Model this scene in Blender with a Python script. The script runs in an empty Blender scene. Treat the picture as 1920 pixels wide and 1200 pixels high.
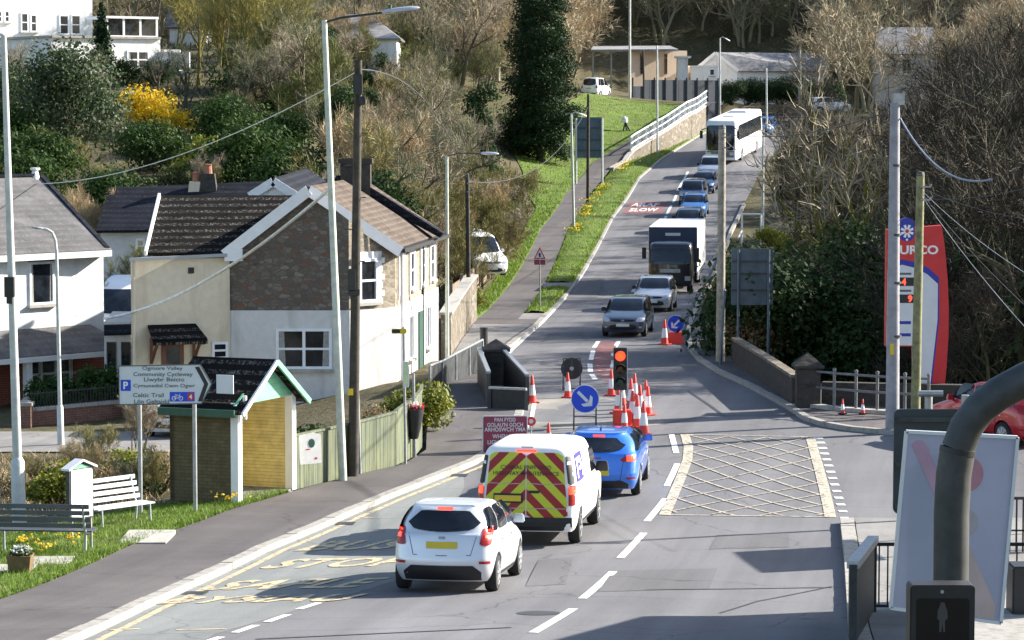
import bpy, bmesh, math, random
import numpy as np
from mathutils import Vector, Matrix
R = math.radians
# ------------------------------------------------------------------ camera, sky, sun, exposure
SC = bpy.context.scene
COL = SC.collection
ZC = 10.0                    # camera height above the lowest road level
F = 5333.0                   # focal length in photo pixels (100 mm on 36 mm)
TH = math.atan(400 / F)      # downward pitch
cam = bpy.data.objects.new('camera', bpy.data.cameras.new('camera'))
COL.objects.link(cam)
cam.location = (0, 0, ZC)
cam.rotation_euler = (R(90) - TH, 0, 0)
cam.data.sensor_width = 36.0
cam.data.lens = 100.0
cam.data.clip_start = 0.5
cam.data.clip_end = 3000
SC.camera = cam
SUN_EL, SUN_AZ = R(26), R(23)          # azimuth: angle from +X towards +Y
SUNV = Vector((math.cos(SUN_EL) * math.cos(SUN_AZ), math.cos(SUN_EL) * math.sin(SUN_AZ), math.sin(SUN_EL)))
W = bpy.data.worlds.new('World'); SC.world = W; W.use_nodes = True
wn = W.node_tree.nodes; wl = W.node_tree.links
sky = wn.new('ShaderNodeTexSky'); sky.sky_type = 'NISHITA'; sky.sun_disc = False
sky.sun_elevation = SUN_EL; sky.sun_rotation = R(90) - SUN_AZ
wl.new(sky.outputs[0], wn['Background'].inputs[0]); wn['Background'].inputs[1].default_value = 0.088
sun = bpy.data.objects.new('sun', bpy.data.lights.new('sun', 'SUN')); COL.objects.link(sun)
sun.data.energy = 5.0; sun.data.angle = R(0.5); sun.data.color = (1.0, 0.945, 0.85)
sun.rotation_euler = SUNV.to_track_quat('Z', 'Y').to_euler()
sun.location = (60, 40, 60)
SC.view_settings.view_transform = 'Standard'; SC.view_settings.look = 'None'
SC.view_settings.gamma = 1; SC.view_settings.use_curve_mapping = False
SC.view_settings.exposure = 1.52
SC.cycles.max_bounces = 6; SC.cycles.transparent_max_bounces = 6
# ------------------------------------------------------------------ helpers
CT, ST = math.cos(TH), math.sin(TH)
def P(u, v, Y):
    """point on the sight line of photo pixel (u, v) at forward distance Y"""
    dx, dy, dz = u - 960, F * CT + (600 - v) * ST, -F * ST + (600 - v) * CT
    t = Y / dy
    return Vector((dx * t, Y, ZC + dz * t))
def lerp(a, b, t): return a + (b - a) * t
def sm(t):
    t = min(1, max(0, t)); return t * t * (3 - 2 * t)
def table(pts):
    xs = [p[0] for p in pts]; ys = [p[1] for p in pts]
    return lambda x: float(np.interp(x, xs, ys))
def wm(o):
    m = o.matrix_basis.copy()
    return wm(o.parent) @ m if o.parent else m
def tag(o, label=None, cat=None, group=None, kind=None):
    if label: o['label'] = label
    if cat: o['category'] = cat
    if group: o['group'] = group
    if kind: o['kind'] = kind
    return o
def thing(name, label, cat, loc=(0, 0, 0), rotz=0.0, group=None):
    o = bpy.data.objects.new(name, None); COL.objects.link(o)
    o.location = loc; o.rotation_euler = (0, 0, rotz); o.empty_display_size = 0.3
    return tag(o, label, cat, group)
def copy_tree(o, parent=None):
    c = o.copy(); COL.objects.link(c); c.parent = parent
    for ch in list(o.children): copy_tree(ch, c)
    return c
class MB:
    def __init__(s): s.v = []; s.f = []
    def add(s, vs, fs):
        n = len(s.v); s.v += [tuple(v) for v in vs]; s.f += [tuple(i + n for i in f) for f in fs]; return s
    def box(s, c, d, rz=0.0, M=None, taper=1.0):
        x, y, z = d[0] / 2, d[1] / 2, d[2] / 2
        vs = [(-x, -y, -z), (x, -y, -z), (x, y, -z), (-x, y, -z)] + [(sx * taper, sy * taper, z) for sx, sy in ((-x, -y), (x, -y), (x, y), (-x, y))]
        m = Matrix.Translation(c) @ (M if M else Matrix.Rotation(rz, 4, 'Z'))
        return s.add([m @ Vector(v) for v in vs], [(3, 2, 1, 0), (4, 5, 6, 7), (0, 1, 5, 4), (1, 2, 6, 5), (2, 3, 7, 6), (3, 0, 4, 7)])
    def bar(s, a, b, w, h):
        """rectangular bar from a to b, w across, h upright"""
        a, b = Vector(a), Vector(b); d = b - a; L = d.length; d.normalize()
        sx = d.cross(Vector((0, 0, 1)))
        if sx.length < 1e-4: sx = Vector((1, 0, 0))
        sx.normalize(); up = sx.cross(d)
        vs = [p + sx * (i * w / 2) + up * (j * h / 2) for p in (a, b) for i, j in ((-1, -1), (1, -1), (1, 1), (-1, 1))]
        return s.add(vs, [(0, 1, 2, 3), (7, 6, 5, 4), (0, 4, 5, 1), (1, 5, 6, 2), (2, 6, 7, 3), (3, 7, 4, 0)])
    def tube(s, pts, rs, n=8, cap=True):
        pts = [Vector(p) for p in pts]
        if not isinstance(rs, (list, tuple)): rs = [rs] * len(pts)
        vs = []; fs = []; prev = None
        for i, p in enumerate(pts):
            d = (pts[min(i + 1, len(pts) - 1)] - pts[max(i - 1, 0)]).normalized()
            if prev is None:
                prev = d.cross(Vector((0.31, 0.17, 0.93)))
                if prev.length < 0.05: prev = d.cross(Vector((1, 0, 0)))
            x = (prev - d * prev.dot(d)).normalized(); y = d.cross(x); prev = x
            for k in range(n):
                a = 2 * math.pi * k / n
                vs.append(p + (x * math.cos(a) + y * math.sin(a)) * rs[i])
        for i in range(len(pts) - 1):
            for k in range(n):
                k2 = (k + 1) % n
                fs.append((i * n + k, i * n + k2, (i + 1) * n + k2, (i + 1) * n + k))
        if cap:
            fs.append(tuple(range(n - 1, -1, -1))); fs.append(tuple((len(pts) - 1) * n + k for k in range(n)))
        return s.add(vs, fs)
    def lathe(s, prof, n=20, M=None):
        """prof: (radius, z) pairs about local Z"""
        M = M or Matrix.Identity(4); vs = []; fs = []
        for r, z in prof:
            for k in range(n):
                a = 2 * math.pi * k / n
                vs.append(M @ Vector((r * math.cos(a), r * math.sin(a), z)))
        for i in range(len(prof) - 1):
            for k in range(n):
                k2 = (k + 1) % n
                fs.append((i * n + k, i * n + k2, (i + 1) * n + k2, (i + 1) * n + k))
        fs.append(tuple(range(n - 1, -1, -1))); fs.append(tuple((len(prof) - 1) * n + k for k in range(n)))
        return s.add(vs, fs)
    def poly(s, pts): return s.add(pts, [tuple(range(len(pts)))])
    def slab(s, pts, t):
        """flat polygon pts (3D) given thickness t along the opposite of its normal"""
        pts = [Vector(p) for p in pts]
        nn = Vector((0, 0, 0))
        for i in range(len(pts)): nn += pts[i].cross(pts[(i + 1) % len(pts)])
        nn.normalize(); k = len(pts)
        q = [p - nn * t for p in pts]
        return s.add(pts + q, [tuple(range(k)), tuple(range(2 * k - 1, k - 1, -1))] + [(i, i + k, (i + 1) % k + k, (i + 1) % k) for i in range(k)])
    def grid(s, rows):
        m = len(rows[0]); vs = [p for r in rows for p in r]
        return s.add(vs, [(i * m + j, i * m + j + 1, (i + 1) * m + j + 1, (i + 1) * m + j) for i in range(len(rows) - 1) for j in range(m - 1)])
    def mesh(s, name, mat=None, smooth=None, M=None):
        me = bpy.data.meshes.new(name)
        vs = [M @ Vector(v) for v in s.v] if M else s.v
        me.from_pydata([tuple(v) for v in vs], [], s.f); me.update()
        if mat: me.materials.append(mat)
        if smooth is not None: autosmooth(me, smooth)
        return me
    def build(s, name, mat, parent=None, smooth=None, world=False, kind=None):
        M = wm(parent).inverted() if (world and parent) else None
        o = bpy.data.objects.new(name, s.mesh(name, mat, smooth, M)); COL.objects.link(o); o.parent = parent
        if kind: o['kind'] = kind
        return o
def autosmooth(me, deg):
    me.polygons.foreach_set('use_smooth', [True] * len(me.polygons))
    bm = bmesh.new(); bm.from_mesh(me); lim = R(deg)
    for e in bm.edges:
        if len(e.link_faces) != 2 or e.calc_face_angle(0) > lim: e.smooth = False
    bm.to_mesh(me); bm.free()
def bevelled(o, w, seg=2):
    me = o.data; bm = bmesh.new(); bm.from_mesh(me)
    bmesh.ops.bevel(bm, geom=[e for e in bm.edges if len(e.link_faces) == 2 and e.calc_face_angle(0) > 0.5], offset=w, segments=seg, affect='EDGES', clamp_overlap=True)
    bm.to_mesh(me); bm.free(); autosmooth(me, 15); return o
def arrays_mesh(name, v, f4=None, f3=None, mat=None, tint=None):
    """fast mesh from numpy arrays: v (n,3); f4 (m,4) and/or f3 (k,3)"""
    me = bpy.data.meshes.new(name)
    loops = []; starts = []; n = 0
    if f4 is not None and len(f4):
        loops.append(f4.ravel()); starts.append(np.arange(len(f4)) * 4); n = len(f4) * 4
    if f3 is not None and len(f3):
        loops.append(f3.ravel()); starts.append(n + np.arange(len(f3)) * 3)
    loops = np.concatenate(loops).astype(np.int32); starts = np.concatenate(starts).astype(np.int32)
    me.vertices.add(len(v)); me.vertices.foreach_set('co', np.asarray(v, dtype=np.float32).ravel())
    me.loops.add(len(loops)); me.loops.foreach_set('vertex_index', loops)
    me.polygons.add(len(starts)); me.polygons.foreach_set('loop_start', starts)
    me.update(calc_edges=True)
    if tint is not None:
        a = me.attributes.new('tint', 'FLOAT', 'POINT'); a.data.foreach_set('value', np.asarray(tint, dtype=np.float32))
    if mat: me.materials.append(mat)
    return me
def text_mb(body, size=1.0, align='CENTER', spacing=1.0, bold=0.0):
    cu = bpy.data.curves.new('lettering', 'FONT'); cu.body = body; cu.size = size
    cu.align_x = align; cu.align_y = 'CENTER'; cu.space_character = spacing; cu.offset = bold; cu.resolution_u = 3
    o = bpy.data.objects.new('lettering', cu); COL.objects.link(o)
    dg = bpy.context.evaluated_depsgraph_get(); dg.update()
    me = bpy.data.meshes.new_from_object(o.evaluated_get(dg))
    mb = MB(); mb.add([tuple(v.co) for v in me.vertices], [tuple(p.vertices) for p in me.polygons])
    bpy.data.objects.remove(o); bpy.data.curves.remove(cu); bpy.data.meshes.remove(me)
    return mb
def lettering(name, lines, frame, mat, parent, world=True):
    """lines: (text, x, y, size, align) laid in the plane of frame (Matrix: X right, Y up, Z out)"""
    mb = MB()
    for t, x, y, size, al in lines:
        tm = text_mb(t, size, al, 1.0, 0.01 * size)
        mb.add([frame @ Vector((v[0] + x, v[1] + y, 0)) for v in tm.v], tm.f)
    return mb.build(name, mat, parent, world=world)
def plane_frame(o, right, up):
    r = Vector(right).normalized(); u = Vector(up); u = (u - r * u.dot(r)).normalized(); n = r.cross(u)
    m = Matrix.Identity(4)
    for i, a in enumerate((r, u, n)):
        for k in range(3): m[k][i] = a[k]
    m.translation = Vector(o); return m
# ------------------------------------------------------------------ materials
class NT:
    def __init__(s, name):
        s.m = bpy.data.materials.new(name); s.m.use_nodes = True
        s.t = s.m.node_tree; s.n = s.t.nodes; s.b = s.n['Principled BSDF']; s.tc = None
    def link(s, a, b): s.t.links.new(a, b)
    def co(s, which='Object'):
        if not s.tc: s.tc = s.n.new('ShaderNodeTexCoord')
        return s.tc.outputs[which]
    def geo(s): return s.n.new('ShaderNodeNewGeometry').outputs['Position']
    def noise(s, scale, detail=4, vec=None, rough=0.6):
        n = s.n.new('ShaderNodeTexNoise'); n.inputs['Scale'].default_value = scale; n.inputs['Detail'].default_value = detail
        n.inputs['Roughness'].default_value = rough
        s.link(vec if vec else s.co(), n.inputs['Vector']); return n.outputs[0]
    def ramp(s, fac, stops):
        r = s.n.new('ShaderNodeValToRGB'); e = r.color_ramp.elements
        while len(e) < len(stops): e.new(0.5)
        for i, (p, c) in enumerate(stops): e[i].position = p; e[i].color = (*c, 1) if len(c) == 3 else c
        s.link(fac, r.inputs[0]); return r.outputs[0]
    def math(s, op, a, b=None, c=None):
        n = s.n.new('ShaderNodeMath'); n.operation = op
        for i, x in enumerate((a, b, c)):
            if x is None: continue
            if isinstance(x, (int, float)): n.inputs[i].default_value = x
            else: s.link(x, n.inputs[i])
        return n.outputs[0]
    def mix(s, fac, a, b, mode='MIX'):
        n = s.n.new('ShaderNodeMix'); n.data_type = 'RGBA'; n.blend_type = mode
        for i, x in ((0, fac), (6, a), (7, b)):
            if isinstance(x, (int, float)): n.inputs[i].default_value = x
            elif isinstance(x, (tuple, list)): n.inputs[i].default_value = (*x, 1)
            else: s.link(x, n.inputs[i])
        return n.outputs[2]
    def xyz(s, vec=None):
        n = s.n.new('ShaderNodeSeparateXYZ'); s.link(vec if vec else s.co(), n.inputs[0]); return n.outputs
    def comb(s, x, y, z=0.0):
        n = s.n.new('ShaderNodeCombineXYZ')
        for i, v in enumerate((x, y, z)):
            if isinstance(v, (int, float)): n.inputs[i].default_value = v
            else: s.link(v, n.inputs[i])
        return n.outputs[0]
    def bump(s, h, strength=0.3, dist=0.02):
        n = s.n.new('ShaderNodeBump'); n.inputs['Strength'].default_value = strength; n.inputs['Distance'].default_value = dist
        s.link(h, n.inputs['Height']); s.link(n.outputs[0], s.b.inputs['Normal'])
    def col(s, c):
        if isinstance(c, (tuple, list)): s.b.inputs['Base Color'].default_value = (*c, 1)
        else: s.link(c, s.b.inputs['Base Color'])
        return s
    def set(s, rough=0.8, metal=0.0, spec=0.5, coat=0.0):
        s.b.inputs['Roughness'].default_value = rough; s.b.inputs['Metallic'].default_value = metal
        s.b.inputs['Specular IOR Level'].default_value = spec; s.b.inputs['Coat Weight'].default_value = coat
        s.b.inputs['Coat Roughness'].default_value = 0.03
        return s
def scl(c, k): return tuple(min(1, x * k) for x in c)
def plain(name, c, rough=0.7, metal=0.0, var=0.18, scale=3.0, bump=0.0, spec=0.5, coat=0.0, detail=4):
    t = NT(name).set(rough, metal, spec, coat)
    f = t.noise(scale, detail)
    t.col(t.ramp(f, [(0.3, scl(c, 1 - var)), (0.7, scl(c, 1 + var))]))
    if bump: t.bump(t.noise(scale * 8, 3), bump)
    return t.m
def stained(name, c, dirt, scale=0.8, rough=0.85, amt=0.55, bump=0.15):
    """render or paint with weather stains"""
    t = NT(name).set(rough, 0, 0.3)
    v = t.co(); x = t.xyz()
    streak = t.noise(1.0, 5, t.comb(t.math('MULTIPLY', x[0], 3 * scale), t.math('MULTIPLY', x[1], 3 * scale), t.math('MULTIPLY', x[2], 0.6 * scale)))
    f = t.ramp(streak, [(amt, (0, 0, 0)), (min(1, amt + 0.3), (1, 1, 1))])
    n2 = t.ramp(t.noise(9 * scale, 5), [(0.35, scl(c, 0.9)), (0.65, c)])
    t.col(t.mix(f, n2, dirt)); t.bump(t.noise(30, 4), bump, 0.01)
    return t.m
MT = {}
def asphalt(name, c, patch, fleck=1.0, coarse=0.12):
    t = NT(name).set(0.86, 0, 0.35); g = t.geo()
    a = t.ramp(t.noise(coarse, 5, g), [(0.32, scl(c, 0.80)), (0.5, c), (0.68, patch)])
    x = t.xyz(g)
    # worn wheel tracks and streaks along the road
    st = t.noise(1.0, 4, t.comb(t.math('MULTIPLY', t.math('SUBTRACT', x[0], t.math('MULTIPLY', x[1], 0.15)), 1.1), t.math('MULTIPLY', x[1], 0.05), 0.0))
    a = t.mix(1.0, a, t.ramp(st, [(0.35, (0.80, 0.80, 0.80)), (0.65, (1.1, 1.1, 1.1))]), 'MULTIPLY')
    sp = t.ramp(t.noise(55, 2, g, 0.8), [(0.35, scl((1, 1, 1), 0.72)), (0.7, (1.25, 1.25, 1.25))])
    a = t.mix(fleck, a, t.mix(1.0, a, sp, 'MULTIPLY'))
    # cracks
    vo = t.n.new('ShaderNodeTexVoronoi'); vo.feature = 'DISTANCE_TO_EDGE'; vo.inputs['Scale'].default_value = 0.22
    wv = t.n.new('ShaderNodeVectorMath'); wv.operation = 'ADD'; t.link(g, wv.inputs[0])
    nn = t.n.new('ShaderNodeTexNoise'); nn.inputs['Scale'].default_value = 0.9; t.link(g, nn.inputs['Vector']); t.link(nn.outputs['Color'], wv.inputs[1])
    t.link(wv.outputs[0], vo.inputs['Vector'])
    cr = t.ramp(vo.outputs['Distance'], [(0.0, (0.55, 0.55, 0.55)), (0.006, (1, 1, 1))])
    t.col(t.mix(1.0, a, cr, 'MULTIPLY')); t.bump(t.noise(60, 3, g), 0.35, 0.01)
    return t.m
MT['asphalt'] = asphalt('road_asphalt', (0.150, 0.147, 0.155), (0.180, 0.176, 0.185))
MT['bay'] = asphalt('bay_asphalt', (0.20, 0.21, 0.205), (0.23, 0.24, 0.232))
MT['pave'] = asphalt('pavement_asphalt', (0.105, 0.093, 0.092), (0.125, 0.112, 0.108), 1.0, 0.4)
MT['pave_light'] = asphalt('pale_pavement', (0.235, 0.225, 0.215), (0.28, 0.27, 0.255), 1.0, 0.4)
MT['worn'] = asphalt('worn_surface', (0.24, 0.225, 0.20), (0.30, 0.285, 0.25), 1.0, 0.5)
MT['repair'] = asphalt('repair_asphalt', (0.125, 0.122, 0.128), (0.14, 0.137, 0.142))
MT['tar'] = plain('tar_seam', (0.03, 0.03, 0.033), 0.6)
def paint(name, c, wear, under=(0.15, 0.147, 0.155)):
    t = NT(name).set(0.7, 0, 0.4); g = t.geo()
    f = t.ramp(t.noise(7, 6, g, 0.75), [(wear, (1, 1, 1)), (wear + 0.14, (0, 0, 0))])
    t.col(t.mix(f, t.ramp(t.noise(2, 3, g), [(0.3, scl(c, 0.85)), (0.7, c)]), under)); return t.m
MT['white_line'] = paint('white_road_paint', (0.78, 0.78, 0.76), 0.33)
MT['yellow_line'] = paint('yellow_road_paint', (0.60, 0.48, 0.28), 0.38)
MT['box_line'] = paint('faded_yellow_paint', (0.55, 0.48, 0.36), 0.39)
MT['red_surf'] = plain('red_surfacing', (0.19, 0.075, 0.075), 0.85, 0, 0.25, 4)
MT['kerb'] = stained('kerb_concrete', (0.36, 0.34, 0.31), (0.17, 0.155, 0.12), 2.0, 0.85, 0.46)
MT['concrete'] = stained('concrete', (0.42, 0.40, 0.36), (0.18, 0.17, 0.13), 1.0, 0.9, 0.5)
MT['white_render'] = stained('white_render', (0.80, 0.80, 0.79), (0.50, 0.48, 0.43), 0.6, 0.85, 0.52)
MT['shade_render'] = stained('shaded_white_render', (0.66, 0.64, 0.62), (0.42, 0.40, 0.37), 0.6, 0.9, 0.52)  # white render greyed to carry the shade on it
MT['cream'] = stained('cream_render', (0.72, 0.63, 0.48), (0.46, 0.38, 0.27), 0.5, 0.9, 0.50)
MT['peach'] = stained('peach_render', (0.80, 0.62, 0.46), (0.6, 0.45, 0.32), 0.5, 0.9, 0.6)
MT['white_paint'] = plain('white_gloss_paint', (0.80, 0.80, 0.80), 0.45, 0, 0.05)
MT['grey_paint'] = plain('grey_paint', (0.33, 0.35, 0.36), 0.5, 0, 0.1)
MT['upvc'] = plain('white_window_frame', (0.78, 0.79, 0.82), 0.4, 0, 0.04)
def lap_boards(name, c):
    t = NT(name).set(0.6, 0, 0.35); x = t.xyz(t.geo()); fr = t.math('FRACT', t.math('MULTIPLY', x[2], 7.5))
    a = t.mix(t.ramp(t.noise(3, 5), [(0.4, (0, 0, 0)), (0.7, (1, 1, 1))]), c, scl(c, 0.78)); g = t.ramp(fr, [(0.0, (0.5, 0.5, 0.5)), (0.10, (1, 1, 1))])
    t.col(t.mix(1.0, a, g, 'MULTIPLY')); t.bump(fr, 0.4, 0.02); return t.m
MT['green_paint'] = lap_boards('pale_green_boards', (0.22, 0.56, 0.35))
MT['dark_green'] = plain('dark_green_paint', (0.02, 0.075, 0.05), 0.5, 0, 0.2)
MT['brown_wood'] = plain('brown_door_wood', (0.16, 0.06, 0.03), 0.5, 0, 0.25, 6)
MT['black_metal'] = plain('black_metal', (0.018, 0.018, 0.02), 0.5, 0, 0.3, 6)
MT['dark_metal'] = plain('weathered_dark_metal', (0.048, 0.052, 0.053), 0.55, 0.2, 0.45, 7, 0.0, 0.5, 0.0, 8)
MT['steel'] = plain('galvanised_steel', (0.36, 0.37, 0.38), 0.45, 0.6, 0.2, 8)
MT['lamp_post'] = plain('painted_lamp_post', (0.50, 0.52, 0.50), 0.55, 0.1, 0.15, 5)
MT['green_post'] = plain('mossy_pale_post', (0.52, 0.55, 0.47), 0.6, 0.1, 0.2, 5)
MT['wood_pole'] = plain('tarred_wood_pole', (0.05, 0.043, 0.034), 0.9, 0, 0.4, 6, 0.3)
MT['grey_wood'] = plain('silvery_wood_pole', (0.30, 0.27, 0.22), 0.9, 0, 0.35, 6, 0.3)
MT['moss_wood'] = plain('mossy_wood_pole', (0.20, 0.20, 0.10), 0.9, 0, 0.4, 6, 0.3)
MT['conc_pole'] = plain('grey_concrete_pole', (0.27, 0.27, 0.29), 0.8, 0, 0.2, 4, 0.2)
MT['sign_grey'] = plain('grey_sign_back', (0.085, 0.12, 0.15), 0.55, 0.2, 0.25, 2)
MT['sign_dark'] = plain('dark_sign_back', (0.03, 0.042, 0.05), 0.5, 0.1, 0.25, 2)
MT['sign_white'] = plain('white_sign_sheet', (0.62, 0.65, 0.68), 0.4, 0, 0.05)
MT['ink'] = plain('black_ink', (0.02, 0.02, 0.022), 0.5, 0, 0.1)
MT['ink_grey'] = plain('faded_ink', (0.10, 0.11, 0.12), 0.5, 0, 0.1)
MT['sign_blue'] = plain('blue_sign_sheet', (0.008, 0.06, 0.58), 0.4, 0, 0.06)
MT['murky_blue'] = plain('royal_blue_sheet', (0.02, 0.03, 0.32), 0.4, 0, 0.06)
MT['red_sheet'] = plain('red_sign_sheet', (0.55, 0.025, 0.03), 0.4, 0, 0.08)
MT['maroon'] = plain('maroon_sign_sheet', (0.26, 0.035, 0.07), 0.5, 0, 0.1)
MT['orange'] = plain('orange_plastic', (0.75, 0.11, 0.03), 0.5, 0, 0.1)
MT['cone_red'] = plain('red_cone_plastic', (0.68, 0.05, 0.035), 0.5, 0, 0.1)
MT['cone_white'] = plain('white_cone_sleeve', (0.80, 0.79, 0.80), 0.4, 0, 0.05)
MT['rubber'] = plain('black_rubber', (0.018, 0.018, 0.018), 0.85, 0, 0.2)
MT['trim'] = plain('black_plastic_trim', (0.016, 0.016, 0.018), 0.6, 0, 0.15)
MT['alloy'] = plain('alloy_wheel', (0.55, 0.56, 0.58), 0.35, 0.7, 0.1)
MT['plate_yellow'] = plain('yellow_plate', (0.62, 0.47, 0.02), 0.4, 0, 0.08)
MT['plate_white'] = plain('white_plate', (0.75, 0.75, 0.73), 0.4, 0, 0.05)
MT['poster'] = plain('poster_paper', (0.80, 0.78, 0.74), 0.7, 0, 0.08, 9)
MT['pot'] = plain('clay_pot', (0.38, 0.15, 0.09), 0.8, 0, 0.2)
MT['cable'] = plain('black_cable', (0.045, 0.045, 0.05), 0.6)
MT['pale_cable'] = plain('pale_cable', (0.80, 0.79, 0.76), 0.6)
MT['blue_cable'] = plain('blue_grey_cable', (0.16, 0.20, 0.28), 0.5)
MT['bench_white'] = plain('white_bench_slat', (0.74, 0.74, 0.76), 0.5, 0, 0.08)
MT['bench_grey'] = plain('grey_bench_slat', (0.075, 0.085, 0.10), 0.5, 0, 0.2)
def glass_pane(name, tintc=(0.012, 0.016, 0.022), rough=0.06):
    t = NT(name).set(rough, 0, 0.6)
    t.col(t.ramp(t.noise(1.6, 3), [(0.35, scl(tintc, 0.5)), (0.7, scl(tintc, 2.2))])); return t.m
MT['glass'] = glass_pane('window_glass')
MT['curtain'] = plain('pale_curtain', (0.30, 0.29, 0.28), 0.8, 0, 0.25, 12)
MT['car_glass'] = glass_pane('vehicle_glass', (0.010, 0.013, 0.018), 0.03)
MT['curtain_glass'] = glass_pane('glass_before_curtain', (0.06, 0.065, 0.07), 0.08)
def carpaint(name, c, metal=0.35, rough=0.28, coat=1.0, spec=0.5):
    t = NT(name).set(rough, metal, spec, coat)
    t.col(t.ramp(t.noise(1.2, 2), [(0.3, scl(c, 0.96)), (0.7, scl(c, 1.04))])); return t.m
MT['p_silver'] = carpaint('silver_paint', (0.70, 0.72, 0.76), 0.35, 0.34, 0.5)
MT['matt_white'] = plain('matt_white_panel', (0.82, 0.82, 0.80), 0.85, 0, 0.05, 2, 0, 0.1)
MT['p_white'] = carpaint('white_paint', (0.82, 0.82, 0.82), 0.0, 0.45, 0.15, 0.35)
MT['p_blue'] = carpaint('bright_blue_paint', (0.035, 0.19, 0.72), 0.25)
MT['p_grey'] = carpaint('gunmetal_paint', (0.12, 0.14, 0.17), 0.5)
MT['p_pale'] = carpaint('pale_silver_paint', (0.55, 0.57, 0.60), 0.4)
MT['p_navy'] = carpaint('navy_paint', (0.015, 0.05, 0.14), 0.4)
MT['p_midblue'] = carpaint('mid_blue_paint', (0.02, 0.16, 0.48), 0.35)
MT['p_black'] = carpaint('black_paint', (0.014, 0.014, 0.018), 0.2)
MT['p_red'] = carpaint('red_paint', (0.45, 0.012, 0.02), 0.1)
def emit(name, c, e):
    t = NT(name).set(0.3); t.col(scl(c, 0.6)); t.b.inputs['Emission Color'].default_value = (*c, 1); t.b.inputs['Emission Strength'].default_value = e; return t.m
MT['brake'] = emit('lit_brake_lamp', (1.0, 0.05, 0.02), 1.1)
MT['tail'] = plain('red_lamp_lens', (0.30, 0.01, 0.012), 0.25, 0, 0.1)
MT['red_light'] = emit('lit_red_signal', (1.0, 0.045, 0.012), 1.3)
MT['led'] = emit('lit_price_digits', (1.0, 0.05, 0.03), 1.2)
MT['head'] = plain('clear_lamp_lens', (0.62, 0.64, 0.66), 0.1, 0.4, 0.1)
MT['amber_off'] = plain('unlit_amber_lens', (0.05, 0.018, 0.008), 0.3, 0, 0.1)
MT['green_off'] = plain('unlit_green_lens', (0.006, 0.035, 0.03), 0.3, 0, 0.1)
def stone(name, cols, scale, mortar, wide=0.06, stretch=2.0):
    t = NT(name).set(0.92, 0, 0.2); x = t.xyz()
    v = t.comb(x[0], x[1], t.math('MULTIPLY', x[2], stretch))
    vo = t.n.new('ShaderNodeTexVoronoi'); vo.inputs['Scale'].default_value = scale; t.link(v, vo.inputs['Vector'])
    ve = t.n.new('ShaderNodeTexVoronoi'); ve.feature = 'DISTANCE_TO_EDGE'; ve.inputs['Scale'].default_value = scale; t.link(v, ve.inputs['Vector'])
    sep = t.n.new('ShaderNodeSeparateColor'); t.link(vo.outputs['Color'], sep.inputs[0])
    base = t.ramp(sep.outputs[0], [(i / (len(cols) - 1) if len(cols) > 1 else 0, c) for i, c in enumerate(cols)])
    base = t.mix(0.6, base, t.ramp(t.noise(12, 4), [(0.3, (0.6, 0.6, 0.6)), (0.7, (1.2, 1.2, 1.2))]), 'MULTIPLY')
    f = t.ramp(ve.outputs['Distance'], [(wide * 0.5, (1, 1, 1)), (wide, (0, 0, 0))])
    t.col(t.mix(f, base, mortar)); t.bump(ve.outputs['Distance'], 0.5, 0.03); return t.m
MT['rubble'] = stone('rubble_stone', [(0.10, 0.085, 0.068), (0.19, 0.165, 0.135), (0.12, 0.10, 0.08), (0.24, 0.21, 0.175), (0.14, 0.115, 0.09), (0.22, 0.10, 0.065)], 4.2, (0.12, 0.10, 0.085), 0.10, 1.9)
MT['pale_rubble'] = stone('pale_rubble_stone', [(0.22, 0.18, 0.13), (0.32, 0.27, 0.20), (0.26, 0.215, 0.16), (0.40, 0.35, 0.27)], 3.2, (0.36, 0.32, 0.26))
MT['shade_dark_stone'] = stone('shade_dark_stone', [(0.045, 0.041, 0.037), (0.075, 0.068, 0.06), (0.058, 0.053, 0.048)], 4.0, (0.06, 0.055, 0.05))  # tree shade on pillar and parapet is darkened into this stone colour
MT['mid_rubble'] = stone('weathered_rubble', [(0.12, 0.10, 0.075), (0.20, 0.17, 0.13), (0.15, 0.125, 0.095), (0.30, 0.27, 0.22)], 2.6, (0.16, 0.14, 0.115))
def bricks(name, c1, c2, mortar, ang=0.0, sx=4.4, rough=0.9):
    t = NT(name).set(rough, 0, 0.25); x = t.xyz(t.geo())
    h = t.math('ADD', t.math('MULTIPLY', x[0], math.cos(ang)), t.math('MULTIPLY', x[1], math.sin(ang)))
    b = t.n.new('ShaderNodeTexBrick'); t.link(t.comb(h, x[2], 0.0), b.inputs['Vector'])
    b.inputs['Scale'].default_value = sx; b.inputs['Color1'].default_value = (*c1, 1); b.inputs['Color2'].default_value = (*c2, 1)
    b.inputs['Mortar'].default_value = (*mortar, 1); b.inputs['Mortar Size'].default_value = 0.03
    b.inputs['Brick Width'].default_value = 0.95; b.inputs['Row Height'].default_value = 0.33
    t.col(t.mix(0.55, b.outputs['Color'], t.ramp(t.noise(5, 5), [(0.3, (0.55, 0.55, 0.55)), (0.7, (1.2, 1.2, 1.2))]), 'MULTIPLY'))
    t.bump(b.outputs['Fac'], -0.3, 0.01); return t.m
MT['red_brick'] = bricks('red_brick', (0.34, 0.085, 0.055), (0.28, 0.07, 0.05), (0.30, 0.22, 0.18), 0.5)
MT['wall_brick'] = bricks('brown_red_brick', (0.22, 0.10, 0.075), (0.17, 0.08, 0.06), (0.22, 0.18, 0.15), 0.1)
MT['yellow_wall'] = bricks('yellow_painted_brick', (0.76, 0.63, 0.28), (0.70, 0.57, 0.24), (0.50, 0.40, 0.17), 1.16, 4.4, 0.75)
MT['dark_brick'] = bricks('dirty_brown_brick', (0.15, 0.118, 0.062), (0.12, 0.095, 0.052), (0.085, 0.07, 0.043), -0.38)
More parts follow.
